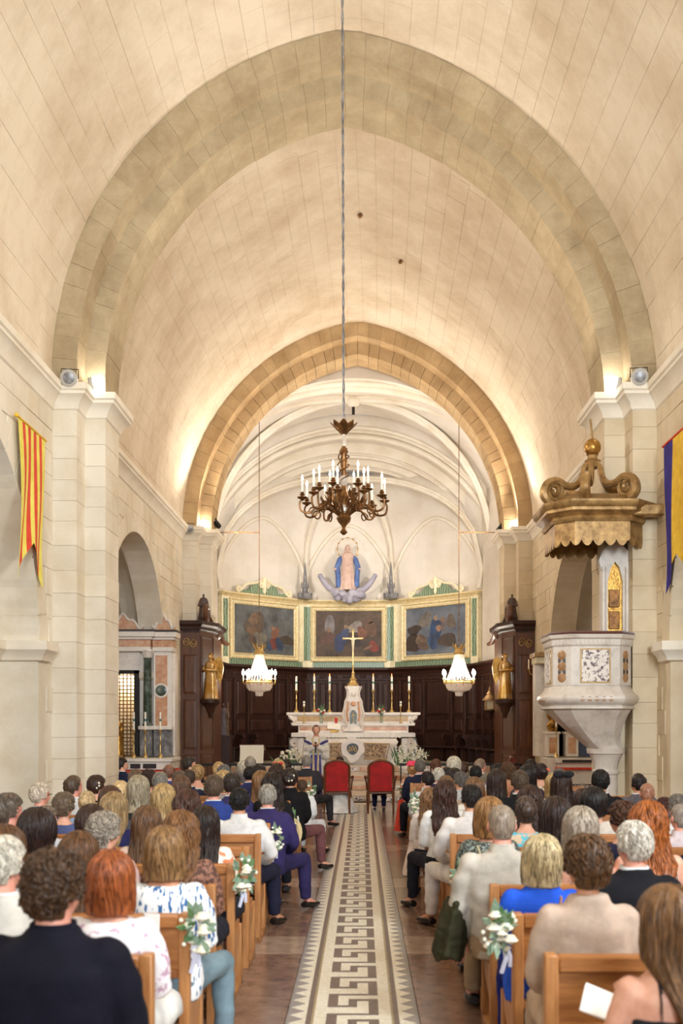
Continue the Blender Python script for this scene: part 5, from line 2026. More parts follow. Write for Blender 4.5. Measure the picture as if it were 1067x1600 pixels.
# ------------------------------------------------------------------ wooden casings at the chancel piers with angels
M['wood2'] = mat('warm_walnut', rgb(104, 62, 36), 0.4, col2=rgb(70, 38, 22), scale=3, stretch=(6, 6, 0.7), bump=0.08, bscale=20, rnd=0.08, coat=0.2)
M['goldf'] = mat('gilded_statue', rgb(198, 150, 74), 0.35, 0.7, col2=rgb(232, 206, 160), scale=4, fac=(0.45, 0.7), bump=0.1)
M['carved'] = mat('dark_carved_wood', rgb(62, 44, 40), 0.5, col2=rgb(96, 78, 74), scale=9)
for sg, nm in ((-1, 'left'), (1, 'right')):
    ox = AX

    def W(h):
        return sg * h
    t = thing('wooden_casing', 'tall dark walnut casing round the %s chancel pier' % nm, 'panelling', (ox, 25.05, 0))
    plan = [(W(4.33), 0), (W(3.86), 0), (W(3.62), 0.72), (W(3.62), 2.1), (W(4.33), 2.1)]
    MB().prism(plan, 0, 4.1, 'Z').build('body', M['wood2'], t, smooth=False)
    q = MB()
    sweep(q, plan, [(0, 4.02), (0.04, 4.05), (0.05, 4.12), (0.11, 4.17), (0.12, 4.26), (-0.3, 4.26)], closed=True, side=1 if sg < 0 else -1)
    q.build('cornice', M['wood'], t, smooth=False)
    for j in range(7):
        x0_, x1_ = sorted((W(4.28 - j * 0.062), W(4.24 - j * 0.062)))
        MB().box(x0_, x1_, -0.05, 0, 3.98, 4.04).build('dentil', M['wood'], t, smooth=False)
    Mx = Matrix.Identity(4)
    xs = sorted((W(4.28), W(3.92)))
    for (z0_, z1_) in ((0.2, 1.0), (1.1, 2.35), (2.45, 3.45)):
        raised_panel(Mx, xs[0], xs[1], z0_, z1_, 0.0, t, M['wood2'], 'front_panel', 0.025)
    q = MB()
    for s2 in range(2):
        cx_ = (xs[0] + xs[1]) / 2 + (s2 - .5) * 0.17
        q.tube([(cx_ + 0.09 * (1 - k / 22) * math.cos(k * .55 + s2 * PI), -0.02, 3.72 + 0.12 * (1 - k / 22) * math.sin(k * .55 + s2 * PI)) for k in range(18)], 0.018, 6)
    q.build('carved_scroll', M['gilt'], t)
    a2, b2 = Vector((W(3.86), 0)), Vector((W(3.62), 0.72))
    if sg < 0:
        Mx2, L2 = frame2(a2, b2)
    else:
        Mx2, L2 = frame2(b2, a2)
    for (z0_, z1_) in ((0.2, 1.0), (1.1, 3.9)):
        raised_panel(Mx2, 0.06, L2 - 0.06, z0_, z1_, 0.0, t, M['wood2'], 'splay_panel', 0.025)
    # crest with scroll
    for (cx_, cy_, r0, zz) in ((W(3.74), 0.25, 0.24, 4.32), (W(3.62), 1.5, 0.2, 4.0)):
        q = MB()
        q.tube([(cx_, cy_ + r0 * (1 - k / 34) * math.cos(k * .4), zz + 0.1 + r0 * (1 - k / 34) * math.sin(k * .4)) for k in range(28)], 0.075, 7)
        q.tube([(cx_, cy_ + r0, zz + 0.1), (cx_ - sg * .05, cy_ + r0 + 0.5, zz - 0.1), (cx_ - sg * .1, cy_ + r0 + 0.9, zz - 0.12)], [0.075, 0.07, 0.05], 7)
        q.build('crest_scroll', M['wood2'], t)
    # carved seated figures on top: things of their own
    for (hx, Yf, yb_, yt_, nn) in ((318, 25.4, 966, 928, 'upper'), (332, 27.6, 1008, 980, 'lower')):
        xx = hx if sg < 0 else 2 * 559 - hx
        b = px(xx, yb_, Yf)
        zt = px(xx, yt_, Yf).z
        h = zt - b.z
        f = thing('carved_figure', 'small dark carved figure on the %s casing crest, %s one' % (nm, nn), 'statue', b, group='carved crest figures')
        q = robed(MB(), h, h * 0.22, h * 0.16, 7, seed=hx)
        q.tube([(-h * .15, 0, h * .72), (-h * .2, -h * .1, h * .5), (0, -h * .16, h * .5)], h * .045, 7)
        q.tube([(h * .15, 0, h * .72), (h * .2, -h * .1, h * .5), (0, -h * .16, h * .5)], h * .045, 7)
        link('figure', remesh(q, 'figure', h * 0.022, 2), M['carved'], f)
        MB().bevbox(-h * .2, h * .2, -h * .15, h * .15, -0.12, 0.0, 0.01).build('plinth', M['wood'], f)
    # angel on its bracket
    axp = px(329 if sg < 0 else 789, 1093, 25.1)
    an = thing('angel_statue', 'gilded winged angel statue on a bracket of the %s wooden casing' % nm, 'statue', (axp.x, 25.1, axp.z), rz=-0.5 if sg < 0 else 0.5, group='gilded angels')
    q = robed(MB(), 1.12, 0.2, 0.15, 8, seed=4)
    for s2 in (-1, 1):
        q.tube([(s2 * .13, 0, .86), (s2 * .2, -.06, .7), (s2 * .05, -.2, .72)], [.05, .045, .03], 8)
        q.ell((s2 * .04, -.21, .73), (.03, .035, .025), 8, 6)
    link('robed_body', remesh(q, 'robed_body', 0.02, 2), M['goldf'], an)
    for s2 in (-1, 1):
        q = MB()
        out = [(0.04, 0.9), (0.16, 1.06), (0.26, 1.0), (0.3, 0.8), (0.27, 0.55), (0.2, 0.36), (0.15, 0.5), (0.08, 0.66)]
        q.M = Matrix.Rotation(s2 * 0.5, 4, 'Z')
        q.prism([(s2 * a_, b_) for a_, b_ in out], 0.13, 0.17, 'Y')
        wg = q.build('wing', M['gold'], an)
        for k in range(5):
            q = MB()
            q.M = Matrix.Rotation(s2 * 0.5, 4, 'Z')
            q.tube([(s2 * (0.1 + k * .035), .125, .88 + k * .02), (s2 * (0.14 + k * .035), .125, .5 + k * .06)], [.022, .012], 6, flat=.6)
            q.build('feather', M['gold'], wg)
    MB().lathe([(0.04, -0.46), (0.07, -0.34), (0.1, -0.3), (0.13, -0.2), (0.22, -0.1), (0.25, -0.08), (0.25, 0.0)], (0, 0, 0), 16).build('bracket', M['wood'], an)
    q = MB()
    q.ell((0, 0.01, 1.075), (.066, .07, .06), 10, 8)
    q.build('hair', M['gold'], an)

# gilt lantern on the right panelling, dark statue with staff on the left
b = px(765, 1110, 27.6)
t = thing('gilt_lantern', 'small gilded domed lantern on a bracket beside the right angel', 'lantern', b)
MB().bevbox(-0.14, 0.14, -0.14, 0.14, 0, 0.04, 0.01).build('base', M['gilt'], t)
for sx in (-1, 1):
    for sy in (-1, 1):
        MB().bevbox(sx * .11 - .018, sx * .11 + .018, sy * .11 - .018, sy * .11 + .018, 0.04, 0.27, 0.004).build('post', M['gilt'], t)
MB().box(-.09, .09, -.09, .09, .04, .27).build('glass_box', M['cream'], t)
MB().lathe([(0.2, .27), (0.19, .3), (0.12, .38), (0.08, .42), (0.09, .44), (0.05, .5), (0.02, .54), (0.03, .57), (0.005, .64)], (0, 0, 0), 8).build('dome', M['gilt'], t)
MB().lathe([(0.02, -.3), (0.06, -.2), (0.1, -.06), (0.2, -.02), (0.2, 0)], (0, 0, 0), 10).build('bracket', M['wood'], t)
b = px(349, 1153, 27.5)
t = thing('dark_statue', 'dark robed statue with a staff in front of the left stalls', 'statue', (b.x, 27.5, px(349, 1150, 27.5).z))
q = robed(MB(), 0.88, 0.17, 0.13, 8, seed=9)
q.tube([(.11, 0, .66), (.17, -.08, .52), (.13, -.16, .56)], .035, 7)
q.tube([(-.11, 0, .66), (-.15, -.08, .5), (-.04, -.16, .5)], .035, 7)
link('robed_body', remesh(q, 'robed_body', 0.018, 2), M['carved'], t)
MB().tube([(.15, -.18, -.02), (.15, -.18, .9)], .012, 7).build('staff', M['gilt'], t)
zz = px(349, 1150, 27.5).z
MB().bevbox(-.22, .22, -.22, .22, -(zz - 0.45), 0, .02).build('pedestal', M['wood'], t)

# lectern with a cream cloth and microphone
b = px(394, 1127, 24.8)
t = thing('lectern', 'lectern draped with a cream cloth, gooseneck microphone on top', 'lectern', (b.x, 24.8, 0.3))
M['creamc'] = mat('cream_cloth', rgb(236, 228, 210), 0.85)
z_t = px(394, 1166, 24.8).z - 0.3
MB().bevbox(-.2, .2, -.02, .3, 0, z_t - .03, .01).build('stand', M['wood2'], t)
q = MB()
q.M = Matrix.Translation((0, 0, z_t)) @ Matrix.Rotation(-.3, 4, 'X')
q.bevbox(-.3, .3, -.1, .32, -.02, .02, .008)
q.build('desk', M['wood2'], t)
q = MB()
q.grid(lambda u, v: (-.285 + .57 * u + .006 * math.sin(v * 9), -.112 - .01 * math.sin(u * 14) * v - .02 * v, z_t + .03 - .75 * v), 20, 8)
q.grid(lambda u, v: (-.285 + .57 * u + .006 * math.sin(v * 9), -.106 - .01 * math.sin(u * 14) * v - .02 * v, z_t + .03 - .75 * v), 20, 8)
q.build('cloth', M['creamc'], t, fix=False)
MB().tube([(-.12, 0, z_t), (-.1, 0, z_t + .1), (.0, -.05, z_t + .17), (.12, -.1, z_t + .24)], .009, 6).build('microphone', M['black'], t)

# communion rails
for sg, nm in ((-1, 'left'), (1, 'right')):
    x0_, x1_ = sorted((sg * 0.95 - .15, sg * 3.5 - .1))
    t = thing('communion_rail', 'low black iron rail in front of the altar steps on the %s' % nm, 'railing', ((x0_ + x1_) / 2, 21.7, 0), group='communion rails')
    hw = (x1_ - x0_) / 2
    MB().bevbox(-hw, hw, -.03, .03, .86, .91, .008).build('top_rail', M['black'], t)
    MB().bevbox(-hw, hw, -.015, .015, .12, .15, .004).build('bottom_rail', M['black'], t)
    n = 16
    for j in range(n + 1):
        x = -hw + 0.03 + (2 * hw - .06) * j / n
        MB().tube([(x, 0, 0 if j % 4 == 0 else .13), (x, 0, .87)], .014 if j % 4 == 0 else .008, 6).build('post' if j % 4 == 0 else 'baluster', M['black'], t)

# flower arrangements at the foot of the altar


def arrangement(x, y, Y, w_, h_, seed, label, lily=False):
    b = px(x, y, Y)
    t = thing('flower_arrangement', label, 'flowers', (b.x, Y, b.z), group='flower arrangements by the altar')
    R = random.Random(seed)
    MB().lathe([(w_ * .2, .15 - b.z), (w_ * .12, .2 - b.z), (w_ * .12, -.05), (w_ * .3, 0), (w_ * .35, .1), (w_ * .3, .16)], (0, 0, 0), 12).build('pedestal_bowl', M['wmarble'], t)
    q = MB()
    for j in range(60):
        a, r = R.uniform(0, 6.28), R.uniform(0, 1) ** .6
        q.ell((r * w_ * .5 * math.cos(a), r * .2 * math.sin(a), .15 + h_ * (1 - r * r) * R.uniform(.5, 1)), (.03, .03, .025), 6, 5)
    o = q.build('small_blooms', M['petal'], t)
    o['kind'] = 'stuff'
    for j in range(14):
        a, r = R.uniform(0, 6.28), R.uniform(.3, 1)
        q = MB()
        c = (r * w_ * .5 * math.cos(a), -.1 + r * .2 * math.sin(a), .16 + h_ * (1 - r * r * .7) * R.uniform(.7, 1))
        if lily:
            for k in range(5):
                an = k * 1.256
                q.tube([c, (c[0] + .04 * math.cos(an), c[1] - .04, c[2] + .05 * math.sin(an)), (c[0] + .1 * math.cos(an), c[1] - .05, c[2] + .1 * math.sin(an))], [.008, .022, .004], 5, flat=.4)
        else:
            rosebud(q, c, .05)
        q.build('bloom', M['petal'], t)
    q = MB()
    for j in range(26):
        a, r = R.uniform(0, 6.28), R.uniform(.6, 1.1)
        p0 = Vector((r * w_ * .4 * math.cos(a), r * .2 * math.sin(a), .1 + R.uniform(0, .2)))
        p1 = Vector((r * w_ * .62 * math.cos(a), r * .3 * math.sin(a) - .05, .1 + R.uniform(.0, h_)))
        q.tube([p0, p0.lerp(p1, .5), p1], [.005, .03, .003], 5, flat=.25)
    q.build('leaves', M['leaf'], t)['kind'] = 'stuff'


arrangement(457, 1207, 23.6, .9, .42, 3, 'cloud of small white flowers left of the altar steps')
arrangement(640, 1207, 23.6, .8, .55, 4, 'white lilies with green leaves right of the altar steps', True)

# ------------------------------------------------------------------ side altars


def PX(x, y, Y):
    p = px(x, y, Y)
    return p.x, p.z


YR = 22.9
t = thing('side_altar_left', 'coloured marble side altar with a barred niche in the left aisle', 'altar', (-5.2, YR, 0))
t.name = 'marble_side_altar'


def rb(x0, y0, x1, y1, ya, yb, m, nm, parent, bev=0.008, Yr=YR):
    a, b = PX(x0, y0, Yr), PX(x1, y1, Yr)
    q = MB()
    q.bevbox(min(a[0], b[0]) - parent_x(parent), max(a[0], b[0]) - parent_x(parent), ya, yb, min(a[1], b[1]), max(a[1], b[1]), bev)
    return q.build(nm, m, parent)


def parent_x(p):
    while p.parent:
        p = p.parent
    return p.location.x


rb(216, 1181, 272, 1020, .12, .5, M['wmarble'], 'right_pier', t)
rb(150, 1050, 217, 1012, .1, .5, M['wmarble'], 'lintel', t)
rb(239, 1140, 268, 1018, .03, .13, M['wmarble'], 'outer_pilaster', t)
rb(242.5, 1134, 261, 1024, .018, .05, M['omarble'], 'orange_inlay', t)
for (r, m, d) in ((11.5, M['wmarble'], .012), (8.6, M['greend'], .004)):
    c = PX(251.5, 1079, YR)
    q = MB()
    q.M = Matrix.Translation((c[0] + 5.2, d, c[1])) @ Matrix.Rotation(PI / 2, 4, 'X')
    q.lathe([(r * YR / F, -.03), (r * YR / F, 0.006), (r * .9 * YR / F, .01)], (0, 0, 0), 24)
    q.build('roundel', m, t)
c = PX(231, 1134, YR)
q = MB()
hcol = (1134 - 1028) * YR / F
q.lathe([(.11, 0), (.115, .03), (.095, .06), (.098, .1), (.085, hcol - .05), (.1, hcol)], (c[0] + 5.2, -.02, c[1]), 20)
q.build('green_column', M['greend'], t)
q = MB()
q.lathe([(.085, hcol), (.1, hcol + .04), (.13, hcol + .13), (.15, hcol + .14), (.15, hcol + .18)], (c[0] + 5.2, -.02, c[1]), 16, rfun=lambda a, z: 1 + .06 * math.cos(a * 8))
q.build('capital', M['wmarble'], t)
rb(218, 1140, 270, 1134, -.16, .3, M['wmarble'], 'dado_cap', t)
rb(221, 1182, 239, 1140, -.12, .3, M['grmarble'], 'dado_block', t)
rb(240, 1182, 269, 1140, -.02, .3, M['grmarble'], 'dado_block', t)
# entablature
for (xa_, xb_, dd) in ((140, 237, -.14), (238, 270, -.03)):
    rb(xa_, 1018, xb_, 1011, dd, .4, M['wmarble'], 'architrave', t)
    rb(xa_, 1011, xb_, 1000, dd + .01, .4, M['omarble'], 'frieze', t)
    rb(xa_ - 1, 1000, xb_ + 3, 996, dd - .05, .4, M['wmarble'], 'cornice_bed', t)
    rb(xa_ - 2, 996, xb_ + 7, 988, dd - .13, .4, M['wmarble'], 'cornice', t)
    rb(xa_ - 2, 988, xb_ + 8, 985, dd - .15, .4, M['inlayb'], 'cornice_edge', t)
for (xc, wd) in ((193, 32), (256, 17)):
    q = MB()
    P = []
    for k in range(21):
        u = k / 20 * 2 - 1
        P.append((xc + wd * u, 985 - 5 - 19 * max(0, 1 - abs(u) * 1.3) ** .8 - 2.5 * math.cos(u * 12)))
    P = [PX(a_, b_, YR) for a_, b_ in P]
    zb_ = PX(xc, 985, YR)[1]
    q.prism([(a_ + 5.2, b_) for a_, b_ in P] + [(P[-1][0] + 5.2, zb_), (P[0][0] + 5.2, zb_)], -.05, .1, 'Y')
    cr_ = q.build('crest', M['omarble'], t, smooth=False)
    MB().tube([(a_ + 5.2, -.05, b_) for a_, b_ in P], .03, 7).build('crest_scroll', M['wmarble'], cr_)
# barred niche
rb(209, 1181, 216.5, 1047, .02, .14, M['darkiron'], 'grille_frame', t)
rb(150, 1053, 216.5, 1047, .02, .14, M['darkiron'], 'grille_frame', t)
M['niche'] = mat('cream_niche', rgb(250, 236, 206), 0.9)
rb(150, 1181, 216, 1047, .62, .68, M['niche'], 'niche_back', t)
for j in range(12):
    x = 209 - j * 5.8
    rb(x - .8, 1180, x + .8, 1050, .06, .08, M['bronze'], 'vertical_bar', t, .002)
for j in range(22):
    y = 1176 - j * 5.8
    rb(150, y + .8, 210, y - .8, .05, .07, M['bronze'], 'cross_bar', t, .002)
light('niche_lamp', 'POINT', (px(190, 1100, YR).x, YR + .4, px(190, 1060, YR).z), 16, (1, .86, .62), radius=.08)
# altar table
rb(150, 1188, 280, 1183, -.9, .2, M['wmarble'], 'altar_top', t)
rb(150, 1200, 277, 1188, -.84, .2, M['wmarble'], 'altar_front', t)
for (a_, b_) in ((192, 214), (217, 232), (236, 256)):
    rb(a_, 1198, b_, 1191, -.86, -.8, M['ymarble'] if a_ == 192 else M['inlayb'], 'front_inlay', t, .004)
rb(150, 1204, 279, 1201, -.9, .2, M['bred'], 'red_cloth_edge', t, .004)
rb(150, 1250, 276, 1204, -.82, .2, M['wmarble'], 'altar_base', t)
for x, nm in ((227, 'left'), (250.5, 'right'), (209, 'far left')):
    candlestick(x, 1183.5, 1140, 1113, YR - .35, 'thin candlestick with blue banded candle on the left side altar, %s' % nm, False)
# gilded figures behind the bars
c = PX(186, 1176, YR)
t2 = thing('niche_statue', 'small gilded statue standing in the barred niche', 'statue', (c[0], YR - .2, PX(1, 1183, YR)[1]))
q = robed(MB(), .95, .17, .13, 7, seed=12)
q.ell((.12, -.12, .6), (.07, .06, .1), 8, 6)
link('robed_body', remesh(q, 'robed_body', .022, 2), M['gold'], t2)
MB().bevbox(-.16, .16, -.12, .12, 0, .06, .01).build('plinth', M['gilt'], t2)

# right side altar behind the pulpit
XR0 = 5.0
t = thing('gilded_side_altar', 'side altar with twisted gold columns behind the pulpit', 'altar', (XR0, YR, 0))
rb(838, 1182, 960, 1035, .2, .5, M['wmarble'], 'back_wall', t)
M['bluep'] = mat('blue_painted_panel', rgb(70, 88, 128), .5, col2=rgb(96, 110, 140), scale=2)
rb(903, 1182, 945, 1060, .17, .22, M['bluep'], 'blue_panel', t)
for x in (862, 892):
    c = PX(x, 1143, YR)
    h = (1143 - 1050) * YR / F
    q = MB()
    q.tube([(c[0] - XR0 + .04 * math.cos(k * .55), .02 + .04 * math.sin(k * .55), c[1] + h * k / 60) for k in range(61)], .075, 9)
    col_ = q.build('twisted_column', M['gold'], t)
    q = MB()
    q.lathe([(.08, 0), (.1, .04), (.14, .16), (.17, .17), (.17, .22)], (c[0] - XR0, .02, c[1] + h), 14, rfun=lambda a, z: 1 + .08 * math.cos(a * 6))
    q.build('capital', M['gold'], col_)
    rb(x - 10, 1182, x + 10, 1146, -.12, .25, M['wmarble'], 'pedestal', t)
    rb(x - 5.5, 1177, x + 5.5, 1152, -.14, -.1, M['omarble'], 'pedestal_inlay', t, .005)
    rb(x - 12, 1147, x + 12, 1143, -.15, .25, M['wmarble'], 'pedestal_cap', t)
rb(836, 1037, 960, 1027, -.12, .5, M['cream'], 'entablature', t)
rb(833, 1027, 960, 1020, -.2, .5, M['gilt'], 'cornice', t)
rb(858, 1190, 960, 1183, -.9, .2, M['wmarble'], 'altar_top', t)
rb(861, 1197, 960, 1190, -.84, .2, M['wmarble'], 'altar_front', t)
rb(866, 1189, 950, 1184.8, -.915, -.8, M['inlayb'], 'dark_inlay', t, .002)
rb(858, 1200, 960, 1196.5, -.92, .2, M['bred'], 'red_cloth_edge', t, .003)
rb(861, 1222, 960, 1200, -.84, .2, M['wmarble'], 'altar_panel', t)
rb(861, 1260, 960, 1222, -.8, .2, M['breccia'], 'breccia_front', t)
rb(846, 1260, 861, 1183, -.7, .3, M['wmarble'], 'side_block', t)
candlestick(869, 1183.2, 1135, 1113, YR - .4, 'tall candlestick with white candle on the right side altar', False)
c = PX(884, 1146, YR)
# wall sconce with candle
b = px(826, 1047, 24.6)
t = thing('wall_sconce', 'brass wall sconce with one candle left of the right side altar', 'sconce', (AX + WH - 0.02, 24.6, b.z))
dx_ = b.x - t.location.x
MB().tube([(0, 0, 0), (dx_ * .4, 0, -.1), (dx_ * .8, 0, -.1), (dx_, 0, 0)], .014, 7).build('arm', M['brass'], t)
MB().lathe([(.02, 0), (.05, .02), (.02, .03)], (dx_, 0, 0), 10).build('cup', M['brass'], t)
MB().lathe([(.018, .03), (.018, .24), (.005, .26)], (dx_, 0, 0), 10).build('candle', M['white'], t)
print('choir', round(time.time() - T0, 1), len(bpy.data.objects))
# ------------------------------------------------------------------ pews
PY0, PITCH, NROW = 3.17, 0.86, 17
PLEN = 2.72
XE = {-1: -0.82, 1: 0.72}


def make_pew():
    t = thing('pew', 'oak pew', 'pew', group='oak pews')
    h = PLEN / 2
    MB().bevbox(-h + .05, h - .05, -.03, .035, .815, .88, .008).build('top_rail', M['oak'], t)
    MB().bevbox(-h + .05, h - .05, -.005, .015, .60, .82, .003).build('back_panel', M['oak'], t)
    MB().bevbox(-h + .05, h - .05, -.018, .028, .575, .615, .005).build('lower_rail', M['oak'], t)
    MB().bevbox(-h + .02, h - .02, .03, .44, .415, .445, .006).build('seat', M['oak'], t)
    MB().bevbox(-h + .05, h - .05, .36, .385, .33, .415, .004).build('seat_rail', M['oak'], t)
    MB().bevbox(-h + .05, h - .05, .40, .56, .17, .195, .005).build('kneeler', M['oak'], t)
    for sg in (-1, 1):
        x0, x1 = sorted((sg * h, sg * (h - .05)))
        MB().bevbox(x0, x1, -.03, .04, 0, .885, .006).build('back_post', M['oakv'], t)
        MB().bevbox(x0, x1, .36, .42, 0, .42, .006).build('front_leg', M['oakv'], t)
        q = MB()
        q.prism([(.04, .20), (.04, .415), (.37, .415), (.37, .33)], x0 + .008, x1 - .008, 'X')
        q.build('side_bracket', M['oakv'], t, smooth=False)
        MB().bevbox(x0, x1, -.03, .42, .0, .05, .004).build('foot_rail', M['oakv'], t)
        MB().bevbox(x0 + .01, x1 - .01, .42, .55, .03, .17, .004).build('kneeler_foot', M['oakv'], t)
    return t


ordn = ['nearest', 'second', 'third', 'fourth', 'fifth', 'sixth', 'seventh', 'eighth', 'ninth', 'tenth', 'eleventh', 'twelfth', 'thirteenth', 'fourteenth', 'fifteenth', 'sixteenth', 'foremost']
pew0 = make_pew()
first = True
for sg in (-1, 1):
    for k in range(NROW):
        o = pew0 if first else copy_tree(pew0)
        first = False
        o.location = (XE[sg] + sg * PLEN / 2, PY0 + PITCH * k - (.16 if k == 0 else 0), 0)
        if sg > 0 and k >= 12:
            o.scale.x = .88
            o.location.x = XE[sg] + .88 * PLEN / 2
        o['label'] = 'oak pew with panelled back, %s row from the camera on the %s of the aisle' % (ordn[k], 'left' if sg < 0 else 'right')

# ------------------------------------------------------------------ pew-end bouquets
M['ribbon'] = mat('pale_ribbon', rgb(206, 206, 224), .5)


def leafmesh(q, p0, p1, wd, up):
    p0, p1 = Vector(p0), Vector(p1)
    d = p1 - p0
    s_ = d.cross(Vector(up)).normalized() * wd
    n_ = s_.cross(d).normalized() * 0.004
    m_ = p0.lerp(p1, .45)
    q.add([p0 + n_, m_ + s_ + n_, p1 + n_, m_ - s_ + n_, p0 - n_, m_ + s_ - n_, p1 - n_, m_ - s_ - n_], [(0, 1, 2, 3), (7, 6, 5, 4), (0, 4, 5, 1), (1, 5, 6, 2), (2, 6, 7, 3), (3, 7, 4, 0)])


def bouquet(loc, sg, label, seed, scale=1.0, greens=18):
    t = thing('pew_bouquet', label, 'bouquet', loc, group='pew end bouquets')
    t.scale = (scale,) * 3
    R = random.Random(seed)
    for j in range(8):
        q = MB()
        c = (sg * R.uniform(-.03, .06), R.uniform(-.12, -.04), R.uniform(-.08, .11))
        rosebud(q, c, R.uniform(.026, .038))
        q.build('rose', M['petal'], t)
    for j in range(greens):
        q = MB()
        a = R.uniform(0, 6.28)
        r = R.uniform(.06, .16)
        c = Vector((sg * .02, -.06, .02))
        e = c + Vector((.6 * r * math.cos(a), -R.uniform(-.03, .08), r * math.sin(a)))
        leafmesh(q, c.lerp(e, .45), e, R.uniform(.012, .022), (0, 1, .3))
        q.build('leaf', M['leafg'] if j % 3 else M['leaf'], t, smooth=False)
    for j in range(8):
        q = MB()
        a = R.uniform(0, 6.28)
        q.ell((sg * .02 + .08 * math.cos(a), -.09, .02 + .1 * math.sin(a)), (.011, .011, .011), 6, 4)
        q.build('bud', M['petal'], t)
    q = MB()
    q.tube([(0, -.07, -.06), (.01, -.075, -.12), (-.01, -.07, -.19)], [.008, .011, .01], 6, flat=.3)
    q.tube([(0.015, -.07, -.06), (.03, -.075, -.11), (.03, -.07, -.16)], [.008, .01, .009], 6, flat=.3)
    q.build('ribbon', M['ribbon'], t)


bq = [(-1, 304, 1447, 2, 'beside the floral blouse'), (-1, 378, 1367, 4, 'beside the dark long-haired woman'), (-1, 428, 1312, 7, 'beside the purple suit'), (-1, 452, 1284, 9, 'above the straw hat'),
      (-1, 467, 1254, 11, 'beside the black jacket'), (-1, 493, 1234, 14, 'in the front rows'),
      (1, 771, 1452, 2, 'next to the royal blue dress'), (1, 716, 1374, 4, 'next to the sequin top'), (1, 664, 1285, 9, 'above the tulle skirt'), (1, 645, 1252, 11, 'next to the boy'), (1, 648, 1268, 10, 'low beside the child'), (1, 632, 1236, 15, 'next to the coral dress')]
for i, (sg, x, y, k, wh) in enumerate(bq):
    Y = PY0 + PITCH * k
    p = px(x, y, Y)
    bouquet((max(XE[sg] - .05, min(XE[sg] + .05, p.x)), Y + .015, max(.62, min(.80, p.z))), -sg, 'white rose bouquet tied to a pew end, %s' % wh, 40 + i, 1.0, 34 if k < 6 else 20)

# ------------------------------------------------------------------ people
CACHE = {}


def sring(z, hw, hd, yo=0, n=22, p=2.5, xo=0):
    out = []
    for i in range(n):
        a = 2 * PI * i / n
        c, s_ = math.cos(a), math.sin(a)
        out.append((xo + hw * math.copysign(abs(c) ** (2 / p), c), yo + hd * math.copysign(abs(s_) ** (2 / p), s_), z))
    return out


def torso(q, f, infl=0.0, zlo=.43, zhi=1.08, w=1.0):
    """f: female"""
    if f:
        R = [(.43, .17, .14, .01), (.50, .185, .145, .01), (.58, .175, .13, .0), (.68, .14, .105, -.01), (.78, .148, .105, -.015), (.88, .162, .118, -.005), (.945, .158, .108, -.015), (.99, .128, .085, -.02), (1.025, .086, .068, -.02), (1.06, .056, .055, -.015)]
    else:
        R = [(.43, .165, .14, .01), (.50, .178, .145, .01), (.58, .172, .135, .0), (.68, .165, .125, -.01), (.78, .175, .122, -.015), (.88, .19, .125, -.015), (.945, .19, .115, -.02), (.995, .155, .09, -.025), (1.035, .098, .072, -.02), (1.07, .062, .06, -.015)]
    rg = [sring(z, hw * w + infl, hd + infl, yo) for z, hw, hd, yo in R if zlo - .001 <= z <= zhi]
    q.loft(rg)


ARMS = {'lap': lambda s: [(s * .172, -.02, .965), (s * .215, -.005, .87), (s * .235, .03, .73), (s * .19, .16, .66), (s * .09, .29, .62)],
        'wide': lambda s: [(s * .172, -.02, .965), (s * .235, -.01, .87), (s * .275, .02, .73), (s * .23, .18, .66), (s * .12, .32, .61)],
        'up': lambda s: [(s * .172, -.02, .965), (s * .215, .03, .86), (s * .225, .1, .74), (s * .17, .22, .80), (s * .10, .31, .87)],
        'hold': lambda s: [(s * .172, -.02, .965), (s * .22, -.01, .86), (s * .24, .03, .72), (s * .16, .18, .76), (s * .05, .27, .84)],
        'down': lambda s: [(s * .172, -.02, .965), (s * .225, -.01, .86), (s * .25, 0, .72), (s * .25, .05, .6), (s * .24, .1, .5)]}


def arms(q, f, pose, infl=0.0, upto=1.0, w=1.0):
    k = .86 if f else 1.0
    rad = [.062 * k, .052 * k, .044 * k, .04 * k, .03 * k]
    for s_ in (-1, 1):
        P = [Vector(p) for p in ARMS[pose](s_)]
        if f:
            P = [Vector((p.x * .9, p.y, p.z)) for p in P]
        P = [Vector((p.x * w, p.y, p.z)) for p in P]
        pts, rs = [], []
        for i in range(4):
            for j in range(4):
                t = (i + j / 4) / 4
                if t <= upto:
                    pts.append(P[i].lerp(P[i + 1], j / 4))
                    rs.append(rad[i] + (rad[i + 1] - rad[i]) * j / 4 + infl)
        if upto >= 1:
            pts.append(P[4])
            rs.append(rad[4] + infl)
        q.tube(pts, rs, 12)
        q.ell(P[0], (rad[0] + infl, rad[0] + infl, rad[0] + infl), 12, 8)


def hands(q, f, pose, w=1.0):
    for s_ in (-1, 1):
        P = ARMS[pose](s_)
        e, w_ = Vector(P[3]), Vector(P[4])
        if f:
            e.x *= .9
            w_.x *= .9
        e.x *= w
        w_.x *= w
        d = (w_ - e).normalized()
        up = Vector((0, 0, 1))
        sd = d.cross(up).normalized()
        up = sd.cross(d).normalized()
        rot = Matrix((sd, d, up)).transposed()
        c = w_ + d * .045
        q.ell(c, (.036, .05, .017), 10, 8, rot)
        for k, (o, l) in enumerate(((-.028, .06), (-.01, .072), (.009, .068), (.026, .054))):
            b = w_ + d * .085 + sd * o
            q.tube([b, b + d * l * .45 - up * .004, b + d * l * .75 - up * .02, b + d * l * .85 - up * .04], [.0095, .009, .008, .006], 7)
        b = w_ + d * .03 - sd * s_ * .034
        q.tube([b, b + d * .025 - sd * s_ * .022, b + d * .055 - sd * s_ * .022 - up * .012], [.012, .0105, .008], 7)


